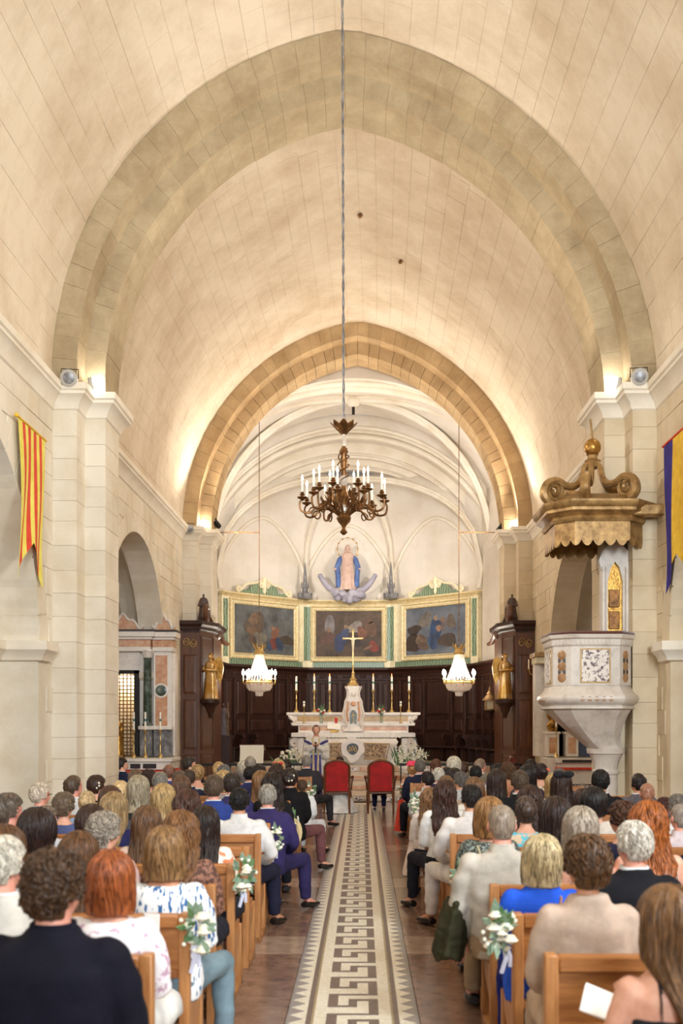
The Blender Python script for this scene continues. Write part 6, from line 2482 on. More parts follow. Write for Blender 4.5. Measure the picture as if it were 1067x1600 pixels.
def legpath(s_, yaw=0.0, out=0.0):
    """hip, knee, ankle, toe for a seated leg"""
    c, sn = math.cos(yaw), -math.sin(yaw)
    hip = Vector((s_ * .095, .02, .52))
    kn = hip + Vector((sn * .43 + s_ * .02, c * .43, .0))
    an = kn + Vector((sn * .03, c * .03, -.435))
    return hip, kn, an, an + Vector((sn * .17, c * .17, -.045))


def legs(q, f, infl=0.0, yaws=(0, 0), upto='ankle', feet=False, k=1.0):
    for s_, yw in ((-1, yaws[0]), (1, yaws[1])):
        hip, kn, an, toe = legpath(s_, yw)
        g = .92 if f else 1
        q.tube([hip, hip.lerp(kn, .5), kn], [(.088 * g + infl) * k, (.075 * g + infl) * k, (.06 * g + infl) * k], 12)
        q.ell(kn, ((.06 * g + infl) * k,) * 3, 12, 8)
        if upto != 'knee':
            q.tube([kn, kn.lerp(an, .35), kn.lerp(an, .95)], [(.058 * g + infl) * k, (.058 * g + infl) * k, (.038 * g + infl * 1.3) * k], 12)
        if feet:
            q.tube([an, an + (toe - an) * .5 + Vector((0, 0, -.0)), toe], [.04, .038, .028], 10)


HZ = -.018


def headrot(yaw, pitch):
    return Matrix.Translation((0, .008, 1.1 + HZ)) @ Matrix.Rotation(yaw, 4, 'Z') @ Matrix.Rotation(-pitch, 4, 'X') @ Matrix.Translation((0, 0, -1.1))


def headmesh(q, f, yaw, pitch=0.0):
    R = headrot(yaw, pitch)
    q.M = R
    q.ell((0, -.008, 1.235), (.075, .094, .088), 20, 14)
    q.ell((0, .032, 1.178), (.056, .062, .078), 16, 12)
    q.ell((0, .04, 1.128), (.034, .045, .028), 12, 8)
    q.ell((0, .072, 1.222), (.05, .02, .018), 12, 6)
    q.tube([(0, .088, 1.215), (0, .108, 1.182), (0, .094, 1.17)], [.009, .014, .012], 8)
    q.ell((0, .088, 1.146), (.022, .012, .010), 8, 6)
    for s_ in (-1, 1):
        q.ell((s_ * .078, -.005, 1.198), (.012, .022, .033), 8, 8, Matrix.Rotation(s_ * .25, 3, 'Z'))
        q.ell((s_ * .034, .07, 1.178), (.022, .02, .02), 8, 6)
    q.M = None
    return R


def get(key, fn):
    if key not in CACHE:
        CACHE[key] = fn()
    return CACHE[key]


def body(f, yaw, pose, yaws=(0, 0), pitch=0.0, w=1.0, slim=False):
    def mk():
        q = MB()
        torso(q, f, -.014 if slim else 0.0, w=w)
        q.tube([(0, -.02, 1.03), (0, -.01, 1.09), (0, .0, 1.15)], [.062 if not f else .052, .055 if not f else .046, .054 if not f else .045], 14)
        headmesh(q, f, yaw, pitch)
        arms(q, f, pose, w=w)
        legs(q, f, 0, yaws, feet=True)
        me = remesh(q, 'body', .0145, 1)
        h = MB()
        hands(h, f, pose, w)
        bm = bmesh.new()
        bm.from_mesh(me)
        me2 = h.mesh('h')
        bm.from_mesh(me2)
        bm.to_mesh(me)
        bm.free()
        me.shade_smooth()
        return me
    return get(('body', f, yaw, pose, yaws, pitch, w, slim), mk)


def wrinkle(amp, seed=0, sc=7.0):
    def d(co):
        v = Vector((co.x * sc, co.y * sc, co.z * sc * 1.6 + seed))
        return amp * (noise.noise(v) + .6 * noise.noise(v * 2.3)) + amp * .8 * math.sin(co.z * 38 + 6 * noise.noise(v * .6)) * .5
    return d


def top(f, kind, pose, w=1.0):
    def mk():
        q = MB()
        if kind == 'jacket':
            torso(q, f, .020, .43, 1.04, w)
            arms(q, f, pose, .017, w=w)
            q.tube([(0, -.022, .96), (0, -.02, 1.03), (0, -.016, 1.076)], [.108, .090, .084], 16)
            for s_ in (-1, 1):
                q.ell((s_ * (.165 if not f else .142) * w, -.02, .958), (.07, .072, .062), 12, 8)
            return remesh(q, kind, .016, 4, wrinkle(.0045, 1))
        if kind == 'shirt':
            torso(q, f, .014, .43, 1.04, w)
            arms(q, f, pose, .013, w=w)
            q.tube([(0, -.022, .97), (0, -.014, 1.06)], [.092, .074], 16)
            return remesh(q, kind, .015, 3, wrinkle(.006, 5))
        if kind == 'blouse':
            torso(q, f, .016, .43, 1.03, w)
            arms(q, f, pose, .022, .62, w)
            return remesh(q, kind, .015, 3, wrinkle(.006, 9))
        if kind == 'sleeveless':
            torso(q, f, .010, .43, 1.0, w)
            return remesh(q, kind, .014, 3, wrinkle(.003, 3))
        if kind == 'strap':
            torso(q, f, .010, .43, .89, w)
            for s_ in (-1, 1):
                q.tube([(s_ * .08, -.128, .88), (s_ * .075, -.125, .95), (s_ * .07, -.085, 1.018), (s_ * .07, .02, 1.01), (s_ * .08, .1, .9)], .009, 6)
            return remesh(q, kind, .011, 2)
    return get(('top', f, kind, pose, w), mk)


def bottom(f, kind, yaws=(0, 0)):
    def mk():
        q = MB()
        if kind == 'trousers':
            q.loft([sring(z, hw + .014, hd + .014, yo) for z, hw, hd, yo in ((.425, .17, .14, .01), (.5, .18, .148, .01), (.6, .172, .135, .0))])
            legs(q, f, .014, yaws)
            return remesh(q, kind, .017, 3, wrinkle(.005, 2, 9))
        q.loft([sring(z, hw + .018, hd + .018, yo) for z, hw, hd, yo in ((.425, .18, .15, .01), (.5, .19, .15, .01), (.62, .175, .135, .0))])
        legs(q, f, .03, (yaws[0] * .5 + .1, yaws[1] * .5 - .1), 'knee')
        hip, kn, an, toe = legpath(0)
        q.tube([(0, .1, .5), (0, .44, .5)], [.11, .1], 12)
        q.tube([(0, .45, .5), (0, .5, .3)], [.12, .16], 14)
        return remesh(q, 'skirt', .018, 4, wrinkle(.006, 4, 8))
    return get(('bot', f, kind, yaws), mk)


def shoe(s_, yaws):
    def mk():
        yw = yaws[0] if s_ < 0 else yaws[1]
        hip, kn, an, toe = legpath(s_, yw)
        q = MB()
        d = (toe - an)
        d.z = 0
        d.normalize()
        base = an + d * .02
        q.tube([base - d * .06 + Vector((0, 0, -.035)), base + Vector((0, 0, -.03)), base + d * .1 + Vector((0, 0, -.05)), base + d * .2 + Vector((0, 0, -.055))], [.035, .048, .046, .03], 10, flat=.8)
        return q.mesh('shoe')
    return get(('shoe', s_, yaws), mk)


# ---- hair


def locks(q, rings, mask, style, R):
    """separate locks lying on the hair shell"""
    if style == 'shaved':
        return
    nl, n = len(rings) - 1, len(rings[0])
    short_ = style in ('short', 'bald', 'pixie', 'curly', 'bun', 'updo', 'ponytail')

    def S(a, l):
        l = max(0.0, min(nl - 1e-4, l))
        a = a % n
        i, j = int(a), int(l)
        fa, fl = a - i, l - j
        i2 = (i + 1) % n
        p = (Vector(rings[j][i]) * (1 - fa) + Vector(rings[j][i2]) * fa) * (1 - fl) + (Vector(rings[j + 1][i]) * (1 - fa) + Vector(rings[j + 1][i2]) * fa) * fl
        return p
    cnt = {'short': 420, 'bald': 200, 'pixie': 320, 'curly': 560, 'bun': 160, 'updo': 160, 'ponytail': 160}.get(style, 330)
    for _ in range(cnt):
        a = R.uniform(0, n)
        if short_:
            l0 = R.uniform(0.02, .85) * nl
            ln = nl * R.uniform(.10, .2)
            lift = {'curly': .008, 'pixie': .007, 'short': .003}.get(style, .002)
            rad = {'curly': .0065, 'pixie': .007}.get(style, .005)
        else:
            l0 = R.uniform(0.0, .45) * nl
            ln = nl * R.uniform(.25, .6)
            lift = .004
            rad = .0065
        l1 = min(l0 + ln, nl + .5)
        lm = int(min(nl, max(0, (l0 + l1) / 2)))
        if not (mask[int(min(l0, nl))][int(a) % n] and mask[int(min(l1, nl))][int(a) % n] and mask[lm][int(a) % n]):
            continue
        dr_ = R.uniform(-1.5, 1.5) if not short_ else R.uniform(-3, 3)
        pts = []
        m = 5
        for k in range(m + 1):
            t = k / m
            p = S(a + dr_ * t + (.5 * math.sin(t * 7 + a) if style in ('wavy', 'curly', 'medium') else 0), l0 + (l1 - l0) * t)
            o = Vector((p.x, p.y + .008, max(0, (p.z - 1.235)) * 1.0))
            if o.length > 1e-5:
                o.normalize()
            wv = .004 * math.sin(t * 9 + a * 3) if style == 'wavy' else 0
            pts.append(p + o * (.0015 + lift * t * R.uniform(.3, 1) + wv) + (Vector((R.uniform(-1, 1), R.uniform(-1, 1), R.uniform(-1, 1))) * .007 if style == 'curly' else Vector((0, 0, 0))))
        q.tube(pts, [rad * .5, rad, rad, rad * .9, rad * .7, rad * .2], 4, flat=.55)



def hair(style):
    def mk():
        R = random.Random(hash(style) % 1000 if False else sum(map(ord, style)))
        n = 44
        levels = []
        P = dict(short=(1.135, .011, 78, 1.268), pixie=(1.12, .017, 72, 1.262), curly=(1.12, .014, 72, 1.268), bald=(1.135, .010, 80, 1.30), shaved=(1.13, .004, 80, 1.275), bob=(1.068, .024, 58, 1.262),
                 medium=(1.0, .026, 56, 1.262), long=(.80, .028, 58, 1.262), longest=(.70, .028, 58, 1.262), wavy=(.82, .028, 56, 1.262), bun=(1.125, .012, 74, 1.265), updo=(1.12, .02, 72, 1.265), ponytail=(1.125, .014, 74, 1.265), bouffant=(1.09, .038, 66, 1.27))[style]
        zb_, th, face, zf = P
        ztop = 1.323 + th
        nl = 30 if zb_ > 1.05 else 46
        q = MB()
        rings, mask = [], []
        for j in range(nl + 1):
            t = j / nl
            z = ztop - (ztop - zb_) * (t ** 1.25)
            if z > 1.235:
                s_ = math.sqrt(max(0.0004, 1 - ((z - 1.235) / (.088 + th)) ** 2))
            else:
                s_ = 1.0
            ring_, mk_ = [], []
            for i in range(n):
                a = 2 * PI * i / n           # 0 = back, PI = face
                fa = abs(math.degrees(a) - 180)   # 0 at the face, 180 at the back
                rx, ry = (.075 + th) * s_, (.094 + th) * s_
                yo = -.008
                if z < 1.2:
                    f = (1.2 - z) / max(.01, (1.2 - max(zb_, 1.08)))
                    f = min(1, max(0, f))
                    if style in ('short', 'bald', 'shaved', 'bun', 'updo', 'ponytail', 'pixie', 'curly'):
                        rx *= 1 - .30 * f ** 1.5
                        ry *= 1 - .34 * f ** 1.3
                        yo += .0 - .004 * f
                    elif style == 'bob':
                        rx *= 1 + .07 * math.sin(min(1, f) * 2.4)
                        ry *= 1 - .10 * f
                    elif style == 'bouffant':
                        rx *= 1 - .15 * f ** 2
                        ry *= 1 - .25 * f ** 2
                    else:
                        rx *= 1 + .05 * f
                        ry *= 1 - .12 * f
                if z < 1.10 and style in ('long', 'longest', 'wavy', 'medium'):
                    g = min(1, (1.10 - z) / .12)
                    rx2 = .105 - .02 * max(0, (1.0 - z) / .3)
                    if style == 'wavy':
                        rx2 += .02
                    rx = rx * (1 - g) + rx2 * g
                    ry = ry * (1 - g) + .035 * g
                    yo = yo * (1 - g) + (-.105 - .045 * min(1, max(0, (1.02 - z) / .1))) * g
                k = 1.0
                # hairline: hide the shell inside the skull over the face
                lim = face
                if z > zf:
                    inside = False
                else:
                    fr = min(1, (zf - z) / .035)
                    lim = face * fr ** .6
                    inside = fa < lim
                if inside and z > 1.1:
                    k = .62
                if style in ('short', 'bald', 'shaved') and z < 1.175 and fa < 118:
                    k = .6
                if style in ('bun', 'updo', 'ponytail', 'pixie', 'curly') and z < 1.165 and fa < 108:
                    k = .6
                if style == 'bald' and z > 1.285:
                    k = .93
                x = rx * k * math.sin(a)
                y = yo - ry * k * math.cos(a)
                if k == 1.0 and style not in ('shaved',):
                    nv = noise.noise(Vector((x * 14, y * 14, z * 5)))
                    st = .0035 * math.sin(a * 31 + 5 * noise.noise(Vector((x * 8, z * 6, 1))))
                    am = .007
                    if style in ('curly',):
                        am, st = .004, .013 * noise.noise(Vector((x * 45, y * 45, z * 45)))
                    if style == 'wavy':
                        st += .010 * math.sin(z * 55 + 3 * math.sin(a * 3))
                    dd = am * nv + st
                    L = math.hypot(x, y - yo) + 1e-6
                    x += x / L * dd
                    y += (y - yo) / L * dd
                ring_.append((x, y, z))
                mk_.append(k == 1.0)
            rings.append(ring_)
            mask.append(mk_)
        q.loft(rings)
        locks(q, rings, mask, style, R)
        if style == 'bun':
            q.ell((0, -.125, 1.225), (.05, .04, .048), 14, 10)
        if style == 'updo':
            for j in range(9):
                a = R.uniform(0, 6.28)
                q.ell((.045 * math.cos(a), -.10, 1.21 + .04 * math.sin(a)), (.03, .03, .028), 10, 8)
        if style == 'ponytail':
            q.tube([(0, -.1, 1.25), (0, -.15, 1.24), (0, -.165, 1.14), (0, -.16, .95), (0, -.16, .86)], [.03, .035, .045, .035, .008], 10)
        if style == 'longest' or style == 'long':
            pass
        me = q.mesh('hair', True, 180)
        me.shade_smooth()
        return me
    return get(('hair', style), mk)


def hairmat(c):
    nm = 'hair_%d_%d_%d' % c
    if nm in MATS:
        return MATS[nm]
    r, g, b = c
    m = mat(nm, rgb(int(r * .6), int(g * .56), int(b * .5)), .45, col2=rgb(min(255, int(r * 1.1)), min(255, int(g * 1.08)), min(255, int(b * 1.02))), scale=5, stretch=(14, 14, 3), fac=(.3, .75), detail=3, spec=.4)
    nt = m.node_tree
    ge = nt.nodes.new('ShaderNodeNewGeometry')
    mr = nt.nodes.new('ShaderNodeMapRange')
    mr.inputs[3].default_value = .78
    mr.inputs[4].default_value = 1.12
    nt.links.new(ge.outputs['Random Per Island'], mr.inputs[0])
    vm = nt.nodes.new('ShaderNodeVectorMath')
    vm.operation = 'SCALE'
    bs = nt.nodes['Principled BSDF']
    nt.links.new(bs.inputs['Base Color'].links[0].from_socket, vm.inputs[0])
    nt.links.new(mr.outputs[0], vm.inputs['Scale'])
    nt.links.new(vm.outputs[0], bs.inputs['Base Color'])
    return m


def cloth(c, rough=.85, var=.82, sc=5):
    r, g, b = c
    return mat('cloth_%d_%d_%d' % c, rgb(r, g, b), rough, col2=rgb(int(r * var), int(g * var), int(b * var)), scale=sc, bump=.12, bscale=60, spec=.2)


SKIN = [mat('skin_fair', rgb(226, 172, 146), .55, col2=rgb(208, 148, 122), scale=9, spec=.35), mat('skin_tan', rgb(204, 146, 112), .55, col2=rgb(186, 126, 94), scale=9, spec=.35), mat('skin_rosy', rgb(222, 158, 136), .55, col2=rgb(202, 132, 112), scale=9, spec=.35)]
M['shoe'] = mat('black_leather', rgb(24, 20, 20), .35)
M['eye'] = mat('eye_white', rgb(236, 232, 226), .3, col2=rgb(60, 40, 30), scale=60)
# printed fabrics
PRINT = {
    'leafprint': mat('blue_leaf_print', rgb(236, 236, 236), .8, col2=rgb(44, 96, 148), scale=26, stretch=(2.2, 1.0, .6), fac=(.56, .60), detail=1),
    'lace': mat('white_lilac_lace', rgb(240, 234, 236), .85, col2=rgb(196, 160, 180), scale=22, fac=(.55, .62), detail=2),
    'turq': mat('turquoise_print', rgb(86, 190, 214), .8, col2=rgb(214, 190, 160), scale=14, fac=(.5, .56), detail=3),
    'sequin': mat('dark_green_sequin', rgb(44, 54, 50), .4, col2=rgb(150, 156, 146), scale=70, fac=(.5, .62), detail=2),
    'floral': mat('beige_floral_print', rgb(216, 198, 170), .8, col2=rgb(120, 80, 60), scale=20, fac=(.55, .6), detail=2),
    'goldprint': mat('black_gold_print', rgb(34, 30, 28), .7, col2=rgb(196, 160, 92), scale=22, fac=(.54, .58), detail=2),
    'orangeprint': mat('orange_white_print', rgb(240, 224, 210), .8, col2=rgb(222, 128, 84), scale=14, fac=(.52, .6), detail=2),
    'lacebrown': mat('sheer_brown_lace', rgb(86, 54, 42), .8, col2=rgb(150, 104, 84), scale=40, fac=(.45, .6), detail=2),
}
NPEOPLE = []
ROWS = {}


def person(x, ytop, k, f, style, hc, topk, tc, label, yaw=0.0, skin=0, bot=None, bc=(34, 34, 44), pose='lap', yaws=(0, 0), collar=None, wide=1.0, rz=0.0, loc=None, child=False, bottomkind=None, ys=1.0, pitch=0.0, htop=None, group='seated wedding guests'):
    """seated guest: head centre at photo x, head top at photo ytop, in row k"""
    if loc is None:
        def clash(kk):
            xx = (x - VX) * (PY0 + PITCH * kk + .235) / F
            zz = HC - (ytop - VY) * (PY0 + PITCH * kk + .235) / F
            bad = sum(max(0, .38 - abs(xx - o)) for o in ROWS.get(kk, []))
            return bad * 6 + abs(kk - k) * .25 + max(0, abs(zz - 1.27) - .1) * (0 if child else 4) + (9 if kk < 0 or kk > 16 else 0)
        if k > 2:
            k = min((k, k - 1, k + 1), key=clash)
        ROWS.setdefault(k, []).append((x - VX) * (PY0 + PITCH * k + .235) / F)
    Yh = PY0 + PITCH * k + .235
    if loc is None:
        X = (x - VX) * Yh / F
        ztop = HC - (ytop - VY) * Yh / F
        s_ = ztop / (1.305 + (.028 if style not in ('shaved', 'bald') else .008))
        loc = (X, Yh, 0)
    else:
        s_ = htop
    t = thing('person', label, 'person', loc, rz, group)
    t.scale = (s_, s_ * ys, s_)
    w = .88 if wide < 1.08 else (.95 if wide < 1.17 else 1.02)
    yaw = min((-50, -28, -14, 0, 14, 28), key=lambda v: abs(v - yaw))
    yawr = math.radians(yaw)
    link('body', body(f, yawr, pose, yaws, pitch, w, topk in ('jacket', 'shirt')), SKIN[skin], t)
    tm_ = PRINT[tc] if isinstance(tc, str) else cloth(tc)
    link({'jacket': 'jacket', 'shirt': 'shirt', 'blouse': 'blouse', 'sleeveless': 'dress_top', 'strap': 'strap_dress'}[topk], top(f, topk, pose, w), tm_, t)
    bk = bottomkind or ('trousers' if not f or topk in ('jacket', 'shirt') else 'skirt')
    bm_ = tm_ if (bc is None) else cloth(bc)
    link(bk, bottom(f, bk, yaws), bm_, t)
    Rm = headrot(yawr, pitch)
    if style != 'none':
        h = link('hair', hair(style), hairmat(hc), t)
        h.matrix_local = Rm
    if topk in ('jacket', 'shirt'):
        def mkc():
            q = MB()
            q.loft([sring(1.01, .088, .08, -.022), sring(1.05, .076, .07, -.016), sring(1.086, .070, .066, -.008), sring(1.086, .060, .056, -.008), sring(1.03, .066, .06, -.018)], cap=False)
            return q.mesh('collar')
        c_ = link('collar', get(('collar',), mkc), cloth(collar or ((240, 240, 240) if topk == 'jacket' else (tc if not isinstance(tc, str) else (200, 200, 200)))), t)
        if f:
            c_.scale = (.9, .9, .985)
    for sd in (-1, 1):
        link('shoe', shoe(sd, yaws), M['shoe'], t)

        def mke():
            q = MB()
            q.ell((0, 0, 0), (.011, .008, .008), 8, 6)
            return q.mesh('eye')
        e = link('eye', get(('eye',), mke), M['eye'], t)
        e.matrix_local = Rm @ Matrix.Translation((sd * .031, .086, 1.205))
    NPEOPLE.append(t)
    return t


BR, DB, BL, GR, WH_, RD_, BK = (104, 70, 44), (58, 38, 28), (190, 154, 104), (150, 144, 138), (226, 222, 216), (164, 88, 46), (30, 24, 22)
LB = (150, 114, 76)
NAVY, PURP, BLUE, WHT, BLKC, CREAM = (18, 17, 32), (54, 46, 92), (50, 66, 140), (236, 234, 230), (26, 24, 26), (226, 216, 196)
P = person
# ---- left of the aisle, from the camera forwards
P(85, 1318, 0, 0, 'curly', (84, 58, 38), 'jacket', NAVY, 'man with curly brown hair in a dark navy suit, closest on the left', yaw=-20, wide=1.22, skin=2, rz=-.05, bc=NAVY, collar=NAVY)
P(4, 1298, 1, 0, 'short', WH_, 'jacket', (224, 216, 206), 'white-haired man in a cream jacket cut by the left edge of the picture', yaw=-15, skin=2, wide=1.1, bc=CREAM)
P(173, 1325, 1, 1, 'bob', RD_, 'blouse', 'lace', 'woman with a red bob in a white lilac lace top holding a paper', pose='hold', wide=1.1, bc=WHT)
P(257, 1288, 2, 1, 'bob', LB, 'blouse', 'leafprint', 'woman with a light brown bob in a white blouse with blue leaves', wide=1.2, skin=1, bc=(124, 146, 156), bottomkind='trousers', yaws=(0, -.3))
P(122, 1297, 2, 1, 'long', BR, 'blouse', (226, 214, 206), 'brown long-haired woman just behind the red bob and the curly-haired man')
P(8, 1286, 2, 1, 'bob', BR, 'blouse', (90, 70, 60), 'brown-haired woman half hidden behind the white-haired man at the left edge')
P(163, 1264, 3, 1, 'curly', (176, 166, 158), 'blouse', (226, 190, 180), 'woman with short curly grey hair and pink top', yaw=-30, wide=1.05)
P(57, 1263, 3, 1, 'bouffant', (46, 28, 24), 'blouse', WHT, 'woman with a round dark brown hairdo in a white blouse', wide=1.08)
P(283, 1265, 3, 1, 'wavy', (136, 94, 58), 'blouse', 'lacebrown', 'woman with long wavy honey brown hair in brown lace', yaw=-15, wide=1.1)
P(229, 1257, 4, 1, 'longest', (112, 80, 54), 'blouse', (226, 196, 176), 'woman with long straight ombre hair', wide=1.02)
P(320, 1257, 4, 1, 'longest', (44, 28, 22), 'blouse', 'orangeprint', 'woman with very dark straight hair and an orange and white printed scarf')
P(143, 1258, 4, 1, 'bouffant', (62, 40, 32), 'blouse', (60, 60, 100), 'dark-haired woman behind the curly grey hair')
P(72, 1255, 4, 0, 'short', (130, 116, 104), 'shirt', (206, 206, 210), 'grey-haired man behind the round dark hairdo', yaw=-30)
P(100, 1235, 5, 1, 'pixie', (122, 104, 88), 'blouse', (86, 96, 142), 'short-haired woman in a blue-grey blouse', wide=1.15, yaw=-12)
P(13, 1234, 5, 0, 'short', (108, 94, 84), 'jacket', (44, 60, 132), 'man in a royal blue suit with white collar at the far left', yaw=-25, skin=2, bc=BLUE)
P(178, 1236, 5, 1, 'long', (166, 138, 100), 'blouse', (42, 42, 84), 'woman with long golden blond hair in navy', yaw=-12)
P(292, 1232, 5, 1, 'wavy', (84, 52, 42), 'blouse', (70, 50, 50), 'woman with full mahogany waves')
P(136, 1233, 6, 1, 'bun', (212, 186, 148), 'blouse', (160, 180, 214), 'fair-haired woman with pinned hair in a light blue top')
P(172, 1226, 6, 1, 'bob', (90, 60, 46), 'blouse', (80, 80, 90), 'brown-haired woman between the two blond heads on the left')
P(255, 1223, 6, 1, 'medium', (196, 166, 118), 'sleeveless', (234, 196, 74), 'woman with wavy blond hair in a yellow dress', bc=None)
P(374, 1227, 6, 0, 'short', (26, 20, 20), 'shirt', (240, 236, 232), 'black-haired man in a white shirt with navy trousers at the aisle', wide=1.18, skin=1, bc=(34, 34, 54), yaws=(-.05, -.35), pose='wide')
P(63, 1219, 7, 0, 'short', (226, 214, 204), 'jacket', (44, 46, 66), 'white-haired man with glasses in a dark navy suit by the left pier', yaw=-30, skin=2, wide=1.1)
P(188, 1218, 7, 1, 'updo', (236, 204, 160), 'blouse', WHT, 'woman with bright blond pinned curls')
P(334, 1207, 7, 0, 'short', (102, 84, 70), 'jacket', (52, 72, 150), 'man with brown hair in a bright blue suit', skin=2, wide=1.05, bc=BLUE)
P(418, 1222, 7, 0, 'short', (176, 172, 168), 'jacket', (58, 48, 98), 'grey-haired man in a purple suit with a leg out in the aisle', skin=2, wide=1.1, bc=(50, 42, 84), yaws=(-.3, -.55), pose='wide')
P(283, 1211, 7, 1, 'medium', (110, 80, 60), 'blouse', (70, 60, 60), 'woman with mid-length brown hair behind the mahogany waves')
P(115, 1211, 8, 0, 'bald', (92, 74, 60), 'jacket', (226, 224, 222), 'balding man in white beside the left pier', yaw=-35, skin=2)
P(151, 1209, 8, 1, 'pixie', (76, 50, 38), 'blouse', 'goldprint', 'short-haired woman with white flowers in her hair in a black and gold dress', yaw=-30)
P(216, 1210, 8, 1, 'medium', (176, 166, 148), 'blouse', (40, 46, 50), 'woman with ash blond mid-length hair in black')
P(250, 1203, 8, 0, 'short', (150, 146, 142), 'jacket', (50, 46, 78), 'grey-haired man in a plum suit behind the yellow dress', skin=2, wide=1.1)
P(363, 1204, 8, 0, 'short', (64, 50, 44), 'jacket', (62, 58, 104), 'dark-haired man in a checked indigo jacket', yaw=-15)
P(414, 1217, 8, 1, 'long', (140, 104, 76), 'blouse', (236, 232, 226), 'brown-haired woman in white directly behind the purple suit')
P(280, 1201, 9, 0, 'short', (118, 98, 84), 'jacket', (60, 60, 70), 'man with greying brown hair beside the plum suit')
P(425, 1206, 9, 1, 'wavy', (46, 32, 28), 'jacket', BLKC, 'dark-haired woman in black by the aisle', collar=BLKC)
P(232, 1200, 10, 1, 'curly', (70, 48, 38), 'blouse', (80, 60, 60), 'woman with dark curls near the left side altar')
P(212, 1201, 10, 1, 'medium', (120, 96, 78), 'blouse', (90, 84, 84), 'woman with dull brown hair at the outer left, near the side altar')
P(295, 1200, 10, 0, 'short', (84, 66, 56), 'jacket', (46, 48, 70), 'brown-haired man in the middle of the left rows')
P(349, 1202, 10, 1, 'bob', (206, 174, 126), 'blouse', (180, 170, 160), 'blond woman behind the checked jacket')
P(407, 1203, 10, 1, 'long', (150, 112, 74), 'blouse', (60, 56, 90), 'woman with long honey blond hair near the aisle')
P(453, 1198, 10, 1, 'updo', (52, 38, 32), 'jacket', (22, 20, 22), 'woman with pinned dark hair and white flowers in a black jacket at the aisle', collar=BLKC, wide=1.25, bc=(120, 76, 76), bottomkind='trousers', yaws=(-.1, -.6))
P(264, 1194, 11, 0, 'bald', (140, 100, 84), 'jacket', (74, 70, 140), 'ruddy balding man in violet blue', skin=2)
P(309, 1193, 11, 1, 'updo', (176, 142, 98), 'sleeveless', (236, 234, 228), 'woman with a blond updo in a white vest')
P(350, 1192, 11, 0, 'short', (122, 120, 122), 'jacket', (60, 60, 68), 'steel grey haired man on the left')
P(405, 1192, 11, 0, 'short', (46, 36, 32), 'jacket', (42, 44, 84), 'man with dark hair in navy near the lectern', yaw=-12)
P(342, 1189, 12, 1, 'updo', (206, 172, 122), 'blouse', (200, 190, 180), 'woman with a twisted blond updo')
P(390, 1195, 12, 0, 'short', (34, 28, 28), 'jacket', (48, 58, 118), 'black-haired man in a blue suit', skin=1)
P(432, 1192, 12, 1, 'wavy', (66, 46, 36), 'blouse', (70, 60, 96), 'woman with dark brown waves')
P(472, 1216, 12, 0, 'short', (96, 70, 52), 'shirt', (240, 240, 238), 'small child with brown hair in a white shirt at the aisle', child=True, bc=(220, 220, 222), yaws=(-.2, -.5))
P(435, 1186, 13, 1, 'bob', (210, 176, 128), 'blouse', (200, 196, 190), 'blond woman next to the red hair bow')
P(296, 1180, 14, 0, 'short', (66, 54, 48), 'jacket', (40, 42, 60), 'dark-haired man with glasses looking right, by the wooden casing', yaw=-60)
P(190, 1182, 15, 0, 'short', (46, 34, 30), 'jacket', (36, 38, 66), 'dark-haired man in navy beside the left pier edge', yaw=-50)
P(391, 1181, 14, 0, 'bald', (160, 152, 146), 'jacket', (104, 100, 104), 'balding grey man in a grey suit in front of the lectern', skin=2)
P(447, 1184, 14, 1, 'bun', (40, 30, 30), 'blouse', (90, 50, 60), 'dark-haired woman with a red hair bow')
P(379, 1188, 15, 1, 'bob', WH_, 'blouse', (206, 200, 196), 'white-haired woman just left of the lectern cloth')
P(479, 1178, 16, 0, 'short', (170, 166, 164), 'jacket', (56, 54, 60), 'grey-haired man in a charcoal suit at the front left of the aisle', skin=2, wide=1.3, yaws=(-.2, -.7), bc=(48, 44, 48))
# ---- right of the aisle
P(1045, 1380, 0, 1, 'longest', (128, 92, 60), 'strap', (40, 40, 46), 'woman with long honey brown hair and bare shoulders, closest on the right', yaw=25, skin=0, wide=1.12, pose='hold', rz=.1)
P(917, 1298, 1, 1, 'pixie', (96, 66, 40), 'jacket', (206, 180, 160), 'woman with short brown hair in a beige blazer', wide=1.1, collar=(206, 180, 160), bc=(198, 172, 150), skin=1, yaw=10)
P(846, 1301, 2, 1, 'bob', (206, 188, 152), 'jacket', (38, 92, 222), 'blond woman in royal blue with a thin bag strap', wide=1.22, collar=(38, 92, 222), skin=1, bc=(24, 40, 130), yaw=12)
P(990, 1276, 2, 0, 'short', (226, 222, 220), 'jacket', (24, 24, 30), 'white-haired man in a black jacket', skin=2, wide=1.1, yaw=10)
P(784, 1256, 3, 0, 'shaved', (150, 136, 126), 'shirt', (204, 194, 180), 'man with cropped grey hair in an oatmeal linen shirt at the aisle', skin=2, wide=1.25, pose='down', bc=(176, 150, 120))
P(907, 1258, 3, 1, 'medium', (178, 166, 156), 'strap', 'goldprint', 'woman with grey highlighted hair and bare shoulders', wide=1.08)
P(1013, 1250, 3, 1, 'wavy', (172, 98, 44), 'sleeveless', (236, 232, 226), 'woman with long red wavy hair in a white sleeveless top', wide=1.08)
P(1100, 1276, 3, 0, 'short', GR, 'jacket', (34, 32, 56), 'man in a dark navy jacket cut off by the right edge')
P(764, 1243, 4, 1, 'bob', (160, 118, 74), 'blouse', 'sequin', 'woman with a golden brown bob in dark sequins', yaw=15)
P(867, 1243, 4, 1, 'longest', (50, 32, 26), 'sleeveless', (200, 170, 150), 'woman with long very dark hair right of the turquoise print', yaw=15)
P(973, 1248, 4, 1, 'curly', (86, 54, 40), 'blouse', (40, 42, 66), 'woman with dark curls next to the long red hair', yaw=30)
